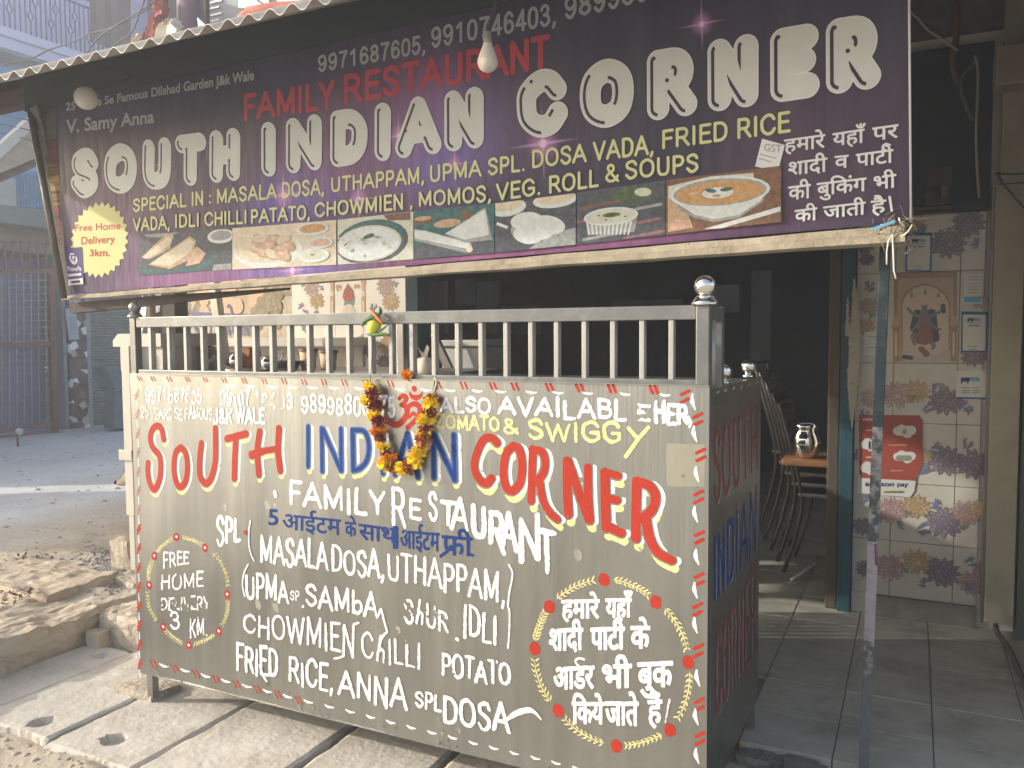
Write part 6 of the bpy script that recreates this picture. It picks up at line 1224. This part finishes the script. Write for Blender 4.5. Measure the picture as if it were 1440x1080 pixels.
# kerb blocks on the dirt bank
def stone(label, a, b, seed, m='sandstone', cuts=9, amp=.014, name='kerb_stone', cat='stone', g='stones along the drain edge'):
    bm = B(); rock(bm, a, b, seed, cuts, amp); o = obj(name, bm, M[m]); tagit(o, label, cat, g)
stone('long rough stone face along the drain, in front of the dirt bank', (-1.18, -.75, -.10), (-.735, .38, .135), 2, 'sandstone', 30, .016)
stone('pale broken block wedged beside the left edge of the counter', (-.70, .36, -.06), (-.22, .62, .135), 5, 'rough_concrete', 22, .012)
stone('flat brown slab of stone lying on top of the dirt bank', (-1.75, .36, .06), (-1.05, .74, .165), 8, 'sandstone', 22, .012)
stone('grey flat stone at the foot of the cooking table', (-1.05, .70, .02), (-.55, 1.0, .15), 9, 'rough_concrete', 16, .012)
stone('small round stone at the left edge of the drain slab', (-.90, -.20, -.05), (-.70, -.06, .075), 14, 'rough_concrete', 5, .012); stone('fist sized stone in the corner between the two blocks', (-.70, .30, -.02), (-.63, .36, .06), 15, 'sandstone', 4, .008)
stone('upright stone leaning on the leg of the cooking table', (-1.36, .93, .05), (-1.20, 1.06, .26), 19, 'rough_concrete', 5, .012)
for k, (px, py, lab) in enumerate([(46, 785, 'dark heap of dead leaves on the dirt near the gravel'), (20, 851, 'dark heap of dead leaves on top of the kerb stone')]):
    v = at(px, py, z=.13); h = float(gh(np.array([v.x]), np.array([v.y]))[0]); bm = B(); r5 = random.Random(k)
    for j in range(60):
        c = Vector((v.x + r5.gauss(0, .05), v.y + r5.gauss(0, .05), h + abs(r5.gauss(0, .012)) + .004 + .05 * k)); d = Vector((r5.gauss(0, 1), r5.gauss(0, 1), r5.gauss(0, .4))).normalized() * .018; e = d.cross(Vector((0, 0, 1))).normalized() * .008; quad(bm, [c - d, c + e, c + d, c - e])
    o = obj('leaf_litter', bm, M['leaf_litter']); tagit(o, lab, 'leaves', kind='stuff')
# stone floor of the shop with its broken edge
bm = B(); rg = random.Random(21)
fl = [(2.09, YW + 4, .0), (2.09, .95, 0)]
xs2 = [-2.3, -1.2, 0, .95, 1.5, 2.04, 2.33, 2.62, 2.91, 3.2, 4.5]; ys2 = [.66, .93, 1.22, 1.6, 1.98, 2.36, 2.75, 3.2, 3.7, 4.3, 5, 6.2]
for i, (a, b) in enumerate(zip(xs2, xs2[1:])):
    for k, (c, d) in enumerate(zip(ys2, ys2[1:])):
        if a < 2.0 and c < 1.1: continue
        dz = rg.uniform(-.002, .002); box(bm, (a + .002, c + .002, -.05), (b - .002, d - .002, dz), .003)
struct('floor', bm, M['floor_stone'])
bm = B(); box(bm, (-2.3, 1.20, -.06), (4.5, 6.2, -.006)); box(bm, (2.0, .70, -.06), (4.5, 1.2, -.006)); struct('floor_bedding', bm, M['grout'])
for k in range(9):
    x = 2.05 + .05 * (k % 5); y = .60 + .035 * (k // 5) + rg.uniform(-.02, .02); stone('broken lump of dark concrete at the floor edge by the counter side', (x + .0, y - .03, -.05), (x + rg.uniform(.04, .10), y + .05, rg.uniform(-.035, -.008)), 40 + k, 'grey_stone', 4, .008, 'concrete_lump', 'rubble', 'broken lumps at the floor edge')
bm = B(); rock(bm, (2.18, -.2, -.12), (3.6, .63, -.035), 33, 12, .008); struct('road_edge', bm, M.setdefault('dark_ground', mat('dark_ground', (.10, .10, .09), .8, c2=(.06, .06, .058), scale=5, bump=.5)))

# ---------------------------------------------------------------- dog
dog = thing('dog', 'tan dog standing half hidden behind the counter, only its pale muzzle showing', 'dog', (-1.4, 1.7, 0))
hp = at(168.5, 681, y=1.75); me = bpy.data.meshes.new('dog_body'); bm = B()
h0 = float(gh(np.array([hp.x]), np.array([1.75]))[0]); k0 = hp + Vector((.085, .02, .02))
J = {'rump': (k0.x + .62, 1.80, k0.z + .02), 'belly': (k0.x + .40, 1.80, k0.z - .02), 'chest': (k0.x + .20, 1.79, k0.z - .03), 'neck': (k0.x + .10, 1.78, k0.z + .05), 'skull': (k0.x + .015, 1.77, k0.z + .035), 'brow': (k0.x - .03, 1.765, k0.z + .018), 'muz': (k0.x - .075, 1.755, k0.z - .008), 'nose': (k0.x - .112, 1.75, k0.z - .016), 'tail1': (k0.x + .72, 1.8, k0.z + .10), 'tail2': (k0.x + .78, 1.82, k0.z + .22)}
rd = {'rump': .075, 'belly': .075, 'chest': .095, 'neck': .062, 'skull': .058, 'brow': .046, 'muz': .028, 'nose': .017, 'tail1': .02, 'tail2': .01}
E_ = [('belly', 'rump'), ('belly', 'chest'), ('chest', 'neck'), ('neck', 'skull'), ('skull', 'brow'), ('brow', 'muz'), ('muz', 'nose'), ('rump', 'tail1'), ('tail1', 'tail2')]
for s in (-.06, .06):
    n = 'f%+d' % (s * 100); J[n + 'a'] = (k0.x + .19, 1.79 + s, k0.z - .12); J[n + 'b'] = (k0.x + .20, 1.79 + s, (k0.z - .12 + h0) / 2); J[n + 'c'] = (k0.x + .18, 1.79 + s, h0 + .015); rd[n + 'a'] = .035; rd[n + 'b'] = .022; rd[n + 'c'] = .022; E_ += [('chest', n + 'a'), (n + 'a', n + 'b'), (n + 'b', n + 'c')]
    n = 'h%+d' % (s * 100); J[n + 'a'] = (k0.x + .58, 1.80 + s, k0.z - .11); J[n + 'b'] = (k0.x + .68, 1.80 + s, h0 + .13); J[n + 'c'] = (k0.x + .65, 1.80 + s, h0 + .015); rd[n + 'a'] = .045; rd[n + 'b'] = .02; rd[n + 'c'] = .022; E_ += [('rump', n + 'a'), (n + 'a', n + 'b'), (n + 'b', n + 'c')]
K = list(J); me.from_pydata([J[k] for k in K], [(K.index(a), K.index(b)) for a, b in E_], []); o = link('dog_body', me, dog, [M['dog_fur']])
md = o.modifiers.new('skin', 'SKIN'); sk = me.skin_vertices[0].data
for k, v in zip(K, sk): v.radius = (rd[k], rd[k]); v.use_root = k == 'belly'
o.modifiers.new('sub', 'SUBSURF').levels = 2; o.modifiers['sub'].render_levels = 2; md.use_smooth_shade = True
bm = B(); bmesh.ops.create_uvsphere(bm, u_segments=12, v_segments=8, radius=.014, matrix=Matrix.Translation(Vector(J['nose']) + Vector((-.012, 0, .006)))); obj('nose', bm, M['black'], dog, smooth=True)
for s in (-1, 1): bm = B(); bmesh.ops.create_uvsphere(bm, u_segments=10, v_segments=8, radius=.007, matrix=Matrix.Translation(Vector(J['brow']) + Vector((-.022, s * .032, .012)))); obj('eye', bm, M['black'], dog, smooth=True)
for s in (-1, 1): bm = B(); c = Vector(J['skull']); prism(bm, [c + Vector((.0, s * .045, .045)), c + Vector((.05, s * .05, .035)), c + Vector((.055, s * .075, -.03)), c + Vector((.02, s * .07, -.015))], (0, s * .008, .004)); obj('ear', bm, M['dog_fur'], dog)
# ---------------------------------------------------------------- across the street
FX = -8.6
fb = thing('old_building', 'low old building across the street with a mouldy ledge and closed shop fronts', 'building', (FX - 1.5, 5, 0))
fz = lambda px, py: at(px, py, x=FX)
yg = fz(88, 500).y; yp0, yp1 = fz(93, 500).y, fz(119, 500).y; ys0, ys1 = fz(127, 500).y, 8.6
zled0, zled1 = fz(30, 322).z, fz(30, 297).z
bm = B(); box(bm, (FX - 4, .66, -.1), (FX - .5, 9.5, zled0)); box(bm, (FX - .5, .66, 2.55), (FX, 9.5, zled0)); box(bm, (FX - .5, .66, -.1), (FX, 3.3, 2.55)); box(bm, (FX - .5, ys1, -.1), (FX, 9.5, 2.55)); obj('wall', bm, M['old_wall'], fb)
bm = B(); box(bm, (FX - 1, .6, zled0), (FX + .35, 6.1, zled1), .02); obj('ledge', bm, M['mould'], fb)
bm = B(); box(bm, (FX - .45, 3.3, -.05), (FX - .4, yg - .02, 2.5)); obj('door', bm, M['violet_door'], fb, 'violet painted door behind the gate')
# blue upper part with railing, dark block
bm = B(); box(bm, (FX - 3.6, 1.5, zled1), (FX - 3.4, 9.5, 6.2)); obj('upper_wall', bm, M['blue_wall'], fb, 'blue painted upper storey')
bm = B(); a, b = at(-30, 292, x=FX - .1), at(22, 252, x=FX - .1); box(bm, (FX - .6, a.y, zled1), (FX - .1, b.y, b.z)); obj('parapet', bm, M['dark_steel'], fb)
bm = B(); xr = FX - .9
for k in range(11):
    px = 20 + k * 4.6; a, b = at(px, 292, x=xr), at(px, 240, x=xr); c = (a + b) / 2; w = .035 if k % 3 == 1 else 0
    P = [a, c - Vector((0, 0, .14)), c + Vector((0, w * 2, -.05)), c + Vector((0, w * 2, .05)), c + Vector((0, 0, .14)), b] if w else [a, b]
    tube(bm, P, .009, 4, square=True)
tube(bm, [at(18, 244, x=xr), at(70, 246, x=xr)], .014, square=True); tube(bm, [at(18, 289, x=xr), at(70, 290, x=xr)], .014, square=True); obj('railing', bm, M['blue_rail'], fb)
bm = B(); box(bm, (FX - 1.1, 4.6, zled1 + .005), (FX - .95, 7, zled1 + .9)); obj('upper_wall', bm, M.setdefault('sky_blue', mat('sky_blue', (.30, .52, .66), .8, c2=(.24, .44, .58), scale=2)), fb)
# tarpaulin awning above the ledge
tp = thing('tarpaulin_awning', 'dirty cream tarpaulin awning sloping above the blue railing at the left edge', 'awning', tuple(at(20, 230, x=FX + .3)))
bm = B(); prism(bm, [at(-30, 262, x=FX + .4), at(-30, 240, x=FX + .4), at(44, 172, x=FX + .4), at(54, 205, x=FX + .4), at(50, 228, x=FX + .4)], (-.05, 0, 0)); obj('awning_sheet', bm, M['tarp'], tp)
bm = B(); tube(bm, [at(-30, 238, x=FX + .42), at(42, 172, x=FX + .42)], .06, square=True); obj('awning_edge', bm, M['wall_white'], tp); bm = B(); tube(bm, [at(-30, 262, x=FX + .35), at(50, 228, x=FX + .35)], .05, square=True); obj('awning_bar', bm, M['dark_wood'], tp)
# pillar of broken stone, shutter with its guide
def stone_mat():
    m = bpy.data.materials.new('crazy_stone'); m.use_nodes = True; N = m.node_tree.nodes; L = m.node_tree.links; p = N['Principled BSDF']; p.inputs['Roughness'].default_value = .7
    tc = N.new('ShaderNodeTexCoord'); v = N.new('ShaderNodeTexVoronoi'); v.inputs['Scale'].default_value = 10; L.new(tc.outputs['Object'], v.inputs[0]); r = N.new('ShaderNodeValToRGB')
    for e, (pos, c) in zip([r.color_ramp.elements[0], r.color_ramp.elements[1]] + [r.color_ramp.elements.new(x) for x in (.35, .6, .8)], ((0, (.05, .05, .06)), (1, (.27, .23, .20)), (.35, (.19, .115, .085)), (.6, (.12, .12, .13)), (.8, (.24, .15, .11)))): e.position = pos; e.color = (*c, 1)
    sp = N.new('ShaderNodeSeparateColor'); L.new(v.outputs['Color'], sp.inputs[0]); L.new(sp.outputs[0], r.inputs[0]); L.new(r.outputs[0], p.inputs['Base Color']); return m
M['crazy'] = stone_mat()
pl_ = thing('stone_pillar', 'pillar faced with broken coloured stone between the gate and the shutter', 'pillar', (FX, yp0, 0)); bm = B(); box(bm, (FX - .5, yp0, -.1), (FX + .06, yp1, 2.54)); obj('pillar_body', bm, M['crazy'], pl_); bm = B(); box(bm, (FX - .5, yp0 - .06, -.1), (FX + .03, yp0 - .003, 2.54)); obj('pillar_edge', bm, M['guide'], pl_)
pa = thing('paper_notice', 'white paper notice pasted on the stone pillar', 'notice', tuple(at(102, 455, x=FX + .07)))
bm = B(); prism(bm, [at(91, 434, x=FX + .065), at(106, 434, x=FX + .065), at(111, 477, x=FX + .065), at(97, 478, x=FX + .065)], (.008, 0, 0)); obj('paper', bm, M['paper'], pa); bm = B()
for k in range(9): a, b = at(97 + k * .4, 446 + k * 3, x=FX + .076), at(105 + k * .5, 445.6 + k * 3, x=FX + .076); box(bm, (FX + .074, a.y, a.z - .004), (FX + .076, b.y, a.z + .004))
obj('text_rows', bm, M['paper_line'], pa)
sh = thing('roller_shutter', 'closed grey roller shutter right of the stone pillar', 'shutter', (FX, 7, 0)); bm = B(); zt_, n = 2.5, 58
prof = [(FX - .12 + .022 * abs(math.sin(math.pi * k / 2)), zt_ * k / (n * 2)) for k in range(n * 2 + 1)]; q0 = [bm.verts.new((x, ys0, z + .02)) for x, z in prof]; q1 = [bm.verts.new((x, ys1, z + .02)) for x, z in prof]
for k in range(n * 2): bm.faces.new((q0[k], q1[k], q1[k + 1], q0[k + 1]))
obj('curtain', bm, M['shutter'], sh); bm = B(); box(bm, (FX - .14, yp1 + .003, -.05), (FX + .02, ys0 + .002, 2.54)); obj('guide_rail', bm, M['guide'], sh)
stone('flat broken slabs piled at the foot of the roller shutter', (FX + .05, 6.5, -.04), (FX + .7, 7.2, .10), 61, 'gravel_grey', 5, .03, 'broken_slab', 'slab', None); stone('lower broken slab on the street before the shutter', (FX + .55, 6.1, -.05), (FX + 1.0, 6.9, .05), 62, 'gravel_grey', 5, .03, 'broken_slab', 'slab', None)
bi = thing('dust_bin', 'grey green metal bin on a narrow base before the roller shutter', 'bin', tuple(at(165, 600, x=FX + 1.0))); bxx = FX + 1.0; a, b = at(149, 516, x=bxx), at(185, 548, x=bxx); bm = B(); prism(bm, [at(149, 516, x=bxx), at(190, 513, x=bxx), at(190, 549, x=bxx), at(162, 549, x=bxx)], (-.3, 0, 0)); obj('bin_body', bm, M['bin'], bi); bm = B(); prism(bm, [at(161, 551, x=bxx - .02), at(190, 551, x=bxx - .02), at(190, 603, x=bxx - .02), at(161, 603, x=bxx - .02)], (-.22, 0, 0)); obj('bin_base', bm, M['bin'], bi)
# mesh gate in a rusty frame
GX = FX + .25; gt = thing('mesh_gate', 'rusty framed wire mesh gate in front of the violet door', 'gate', (GX, 4.6, 0)); gp = lambda px, py: at(px, py, x=GX)
bm = B()
for (a, b, r) in (((-60, 383), (69, 381), .035), ((71, 376), (77, 614), .04), ((-60, 486), (73, 484), .04), ((-60, 612), (72, 596), .025)): tube(bm, [gp(*a), gp(*b)], r, square=True)
obj('gate_frame', bm, M['rust_frame'], gt)
bm = B()
for k in range(14): px = -60 + k * 10.3; tube(bm, [gp(px, 383), gp(px + 1.5, 600)], .008, 4, square=True, cap=False)
for k in range(22): py = 394 + k * 9.4; tube(bm, [gp(-60, py + 2.4), gp(71, py)], .005, 4, square=True, cap=False)
obj('wire_mesh', bm, M['dark_steel'], gt); bm = B()
for k in range(11): px = -50 + k * 11.5; tube(bm, [gp(px, 381), gp(px - 1, 338)], .010, 4, square=True)
tube(bm, [gp(-60, 338), gp(70, 343)], .010, 4, square=True); obj('top_bars', bm, M['rust_frame'], gt)
bm = B(); v = gp(61, 519); box(bm, (GX + .03, v.y - .03, v.z - .04), (GX + .06, v.y + .03, v.z + .03), .008); obj('padlock', bm, M['chrome'], gt)
lr = thing('low_rail', 'low street rail with a pale knob before the mesh gate', 'rail', tuple(at(27, 620, x=FX + 1.2))); bm = B(); lx = FX + 1.2; tube(bm, [at(-40, 618, x=lx), at(72, 606, x=lx)], .014, 6); tube(bm, [at(25, 608, x=lx), at(25, 632, x=lx)], .016, 6); obj('rail_bars', bm, M['rust_frame'], lr); bm = B(); bmesh.ops.create_uvsphere(bm, u_segments=10, v_segments=8, radius=.045, matrix=Matrix.Translation(at(27, 607, x=lx))); obj('knob', bm, M['paper'], lr, smooth=True)
# unseen wall added beyond the left edge to shade the near street
nb = thing('shade_wall', 'unseen high wall added beyond the left edge to shade the near street', 'wall', (FX, -1, 0)); bm = B(); box(bm, (FX - .4, -2.0, -.1), (FX, .10, 3.6)); box(bm, (FX - .45, -2.05, 3.6), (FX + .05, .14, 3.7)); obj('wall_body', bm, M['old_wall'], nb)
# lilac building with balconies
lb = thing('balcony_building', 'tall lilac building with a balcony and patterned iron railing behind the low roofs', 'building', (-15, 9, 0)); BXX = -13.0; bp = lambda px, py, x=BXX: at(px, py, x=x)
yA, yB = 3.0, bp(160, 60).y; zf0, zf1 = bp(40, 78).z, bp(40, 48).z
bm = B(); box(bm, (-20, 3, -.1), (-15.6, 17, 10.5)); obj('wall', bm, M['lilac'], lb); bm = B(); box(bm, (-15.6, yA, zf0), (BXX, yB, zf1)); obj('balcony_slab', bm, M['lilac_light'], lb)
bm = B(); box(bm, (-15.6, yA, zf0 - .06), (BXX - .02, yB - .02, zf0 - .002)); obj('soffit', bm, M['soffit'], lb)
bm = B(); tube(bm, [Vector((BXX + .012, yA, zf0 + .22)), Vector((BXX + .012, yB, zf0 + .22))], .012, 4, square=True); obj('string_course', bm, M['soffit'], lb)
zr = bp(100, 19).z - bp(100, 68).z; zr = zf1 + max(.95, min(1.6, zr)); bm = B(); yy = bp(-25, 40).y; k = 0
while yy < yB:
    zc = zf1 + .02 + (zr - zf1) * (.35, .68)[(k // 2) % 2]; P = [(BXX, yy, zf1)]
    if k % 4 in (1, 2):
        s = .055 if k % 4 == 1 else -.055; P += [(BXX, yy, zc - .16), (BXX, yy - s * .9, zc - .08), (BXX, yy + s * .1, zc), (BXX, yy - s * .9 * 0, zc + .10)]
        tube(bm, [Vector(v) for v in ((BXX, yy - .06, zc), (BXX, yy, zc + .12), (BXX, yy + .06, zc), (BXX, yy, zc - .12), (BXX, yy - .06, zc))], .010, 4, square=True)
    P = [(BXX, yy, zf1), (BXX, yy, zr)] if k % 4 not in (1, 2) else [(BXX, yy, zf1), (BXX, yy, zc - .12), ]
    tube(bm, [Vector(v) for v in P], .010, 4, square=True)
    if k % 4 in (1, 2): tube(bm, [Vector((BXX, yy, zc + .12)), Vector((BXX, yy, zr))], .010, 4, square=True)
    yy += .105; k += 1
tube(bm, [Vector((BXX, yA, zr)), Vector((BXX, yB, zr))], .018, 4, square=True); tube(bm, [Vector((BXX, yA, zr + .18)), Vector((BXX, yB, zr + .18))], .03, 4, square=True); obj('railing', bm, M['rail_dark'], lb)
bm = B(); box(bm, (-15.6, yA, zf1 + 2.6), (BXX, bp(35, 0).y, zf1 + 2.9)); obj('balcony_slab', bm, M['tan_wall'], lb, 'edge of the next balcony above')
dk = thing('maroon_drape', 'maroon and grey drapes hung on the balcony railing', 'curtain', tuple(bp(150, 30)))
for k, (xa, xb, m) in enumerate(((128, 135, 'maroon'), (135, 147, 'curtain'), (147, 156, 'maroon'), (156, 165, 'curtain'), (165, 184, 'maroon'))):
    yb0 = 58 + (xa - 128) * .33; bm = B(); X0 = BXX + .08 + .02 * (k % 2); prism(bm, [bp(xa, yb0, X0), bp(xb, yb0 + 3, X0), bp(xb, -40, X0), bp(xa, -40, X0)], (-.04, 0, 0)); obj('drape', bm, M[m], dk)
b2 = thing('maroon_building', 'dark maroon house front crossed by cables behind the corrugated roof', 'building', (-9, 12, 0)); a, b = at(150, 90, y=13.5), at(300, 90, y=13.5); bm = B(); box(bm, (a.x, 13.5, 0), (b.x, 16, 10.5)); obj('wall', bm, M['maroon'], b2)
for k, px in enumerate((238, 262, 280)): a, b = at(px, 60, y=13.4), at(px + 9, -60, y=13.4); bm = B(); box(bm, (a.x, 13.42, a.z), (b.x, 13.497, b.z)); obj('shutter_leaf', bm, M['dark_wood'], b2)
b3 = thing('grey_building', 'weathered grey plastered house with a stained wall behind the roof', 'building', (-4, 12, 0)); a, b = at(286, 60, y=13), at(392, 60, y=13); bm = B(); box(bm, (a.x, 13, 0), (b.x, 17, 10.5)); obj('wall', bm, M['grey_wall'], b3)
bm = B()
for k in range(12): p0, p1 = at(338 + k * 3.6, 12, y=12.95), at(338 + k * 3.6, -30, y=12.95); tube(bm, [p0, p1], .03, 4, square=True)
obj('window_grille', bm, M['dark_steel'], b3); bm = B()
for k in range(9): p0 = at(290 + (k % 2) * 3, 50 - k * 9, y=12.93); box(bm, (p0.x, 12.95, p0.z), (p0.x + .4, 12.998, p0.z + .04))
obj('ladder_bars', bm, M['dark_steel'], b3)
b4 = thing('tan_building', 'tan house front just above the roof edge near the banner numbers', 'building', (-2, 12, 0)); a, b = at(390, 30, y=12.7), at(640, 30, y=12.7); bm = B(); box(bm, (a.x, 12.7, 0), (b.x, 17, 10.5)); obj('wall', bm, M['tan_wall'], b4); bm = B(); p0, p1 = at(392, 6, y=12.65), at(640, -4, y=12.65); box(bm, (p0.x, 12.6, p0.z - .05), (p1.x, 12.7, p0.z + .12)); obj('ledge', bm, M['wall_white'], b4)
# post, cloth bundle and cables above the roof
up = thing('utility_post', 'brown timber post with a metal strip rising behind the corrugated roof', 'post', tuple(at(268, 60, y=3.0))); a, b = at(268, 80, y=3.0), at(266, -60, y=3.0); bm = B(); tube(bm, [a - Vector((0, 0, 4)), a, b], [.10, .10, .10], 8); obj('post_body', bm, M['maroon'], up); bm = B(); tube(bm, [at(291, 70, y=3.0), at(287, -60, y=3.0)], .022, square=True); obj('post_strip', bm, M['post_wood'], up); bm = B(); tube(bm, [at(231, 40, y=2.95), at(236, -20, y=2.95)], .018, 8); obj('conduit', bm, M['tube_steel'], up)
cb = thing('cloth_bundle', 'faded red cloth and clear plastic bundled around the post on the roof', 'bundle', tuple(at(215, 60, y=2.8)))
def sheet_blob(name, pts, y, m, th=.05):
    bm = B(); prism(bm, [at(*p, y=y) for p in pts], (0, th, 0)); bmesh.ops.subdivide_edges(bm, edges=bm.edges[:], cuts=3, use_grid_fill=True); r7 = random.Random(len(pts))
    for v in bm.verts: v.co += Vector((r7.gauss(0, .008), r7.gauss(0, .02), r7.gauss(0, .008)))
    obj(name, bm, M[m], cb)
sheet_blob('red_cloth', [(188, 80), (192, 62), (205, 40), (216, 22), (218, 40), (214, 76)], 2.75, 'red_cloth'); sheet_blob('red_cloth', [(214, 0), (226, -6), (229, 20), (218, 26)], 2.8, 'red_cloth'); sheet_blob('red_cloth', [(160, 82), (184, 66), (192, 68), (188, 80)], 2.75, 'red_cloth'); sheet_blob('plastic_sheet', [(216, 72), (222, 40), (232, 28), (246, 26), (250, 44), (240, 66), (226, 74)], 2.7, 'plastic'); sheet_blob('plastic_sheet', [(182, 66), (186, 55), (196, 48), (190, 64)], 2.72, 'plastic')
rc = thing('rolled_tarp', 'faded red rolled tarpaulin lying on the roof sheets', 'tarpaulin', tuple(at(385, 18, y=2.6))); bm = B(); tube(bm, [at(336, 26, y=2.7), at(350, 20, y=2.7), at(385, 14, y=2.7), at(425, 12, y=2.7), at(470, 4, y=2.7)], [.025, .05, .055, .05, .05], 12); obj('tarp_roll', bm, M['red_cloth'], rc)
fl = thing('plastic_flap', 'small pale torn sheet standing on the roof edge', 'sheet', tuple(at(285, 40, y=1.5))); bm = B(); prism(bm, [at(277, 24, y=1.5), at(296, 42, y=1.5), at(280, 52, y=1.5)], (0, .01, 0)); obj('flap', bm, M['paper'], fl)
for lab, pts, y, r in (('black cable crossing the lilac balcony', [(0, 92), (30, 86), (50, 80), (70, 70), (100, 60), (128, 47), (160, 38), (210, 12)], 5.5, .010), ('black cable rising from the roof over the drapes', [(114, 90), (125, 70), (140, 52), (170, 32), (215, 4)], 5.3, .011), ('thick cable under the balcony at the upper left', [(-5, 90), (20, 96), (40, 103), (60, 108)], 5.5, .014), ('thin cable dropping beside the cloth bundle', [(150, 78), (165, 60), (185, 46), (196, 20), (205, -5)], 4.5, .008), ('pale cable on the tan house', [(362, 0), (380, 12), (395, 14), (420, 8), (450, 2)], 9, .02)):
    bm = B(); tube(bm, [Vector(v) for v in catmull([at(a, b, y=y) for a, b in pts], 5)], r, 5); o = obj('overhead_cable', bm, M['dark_cable' if 'pale' not in lab else 'cable']); tagit(o, lab, 'cable', 'cables over the street')
for k in range(3):
    bm = B(); tube(bm, [at(-5, 160 + 13 * k, y=5), at(20, 165 + 13 * k, y=5), at(45, 170 + 14 * k, y=5)], .008, 5); o = obj('overhead_cable', bm, M['dark_cable']); tagit(o, ['highest of three cables before the blue wall', 'middle one of three cables before the blue wall', 'lowest of three cables before the blue wall'][k], 'cable', 'cables over the street')

# ---------------------------------------------------------------- dusty air
bm = B(); box(bm, (-41, -31, -1.2), (31, 41, 11)); hz = obj('haze', bm, mat('air', (1, 1, 1))); hz['kind'] = 'stuff'; hz['label'] = 'pale dusty air over the street'; hz['category'] = 'haze'
hm = hz.data.materials[0]; hm.node_tree.nodes.clear(); ho = hm.node_tree.nodes.new('ShaderNodeOutputMaterial'); hv = hm.node_tree.nodes.new('ShaderNodeVolumePrincipled'); hv.inputs['Color'].default_value = (.92, .94, 1, 1); hv.inputs['Density'].default_value = .0125; hv.inputs['Anisotropy'].default_value = .3; hm.node_tree.links.new(hv.outputs[0], ho.inputs['Volume'])
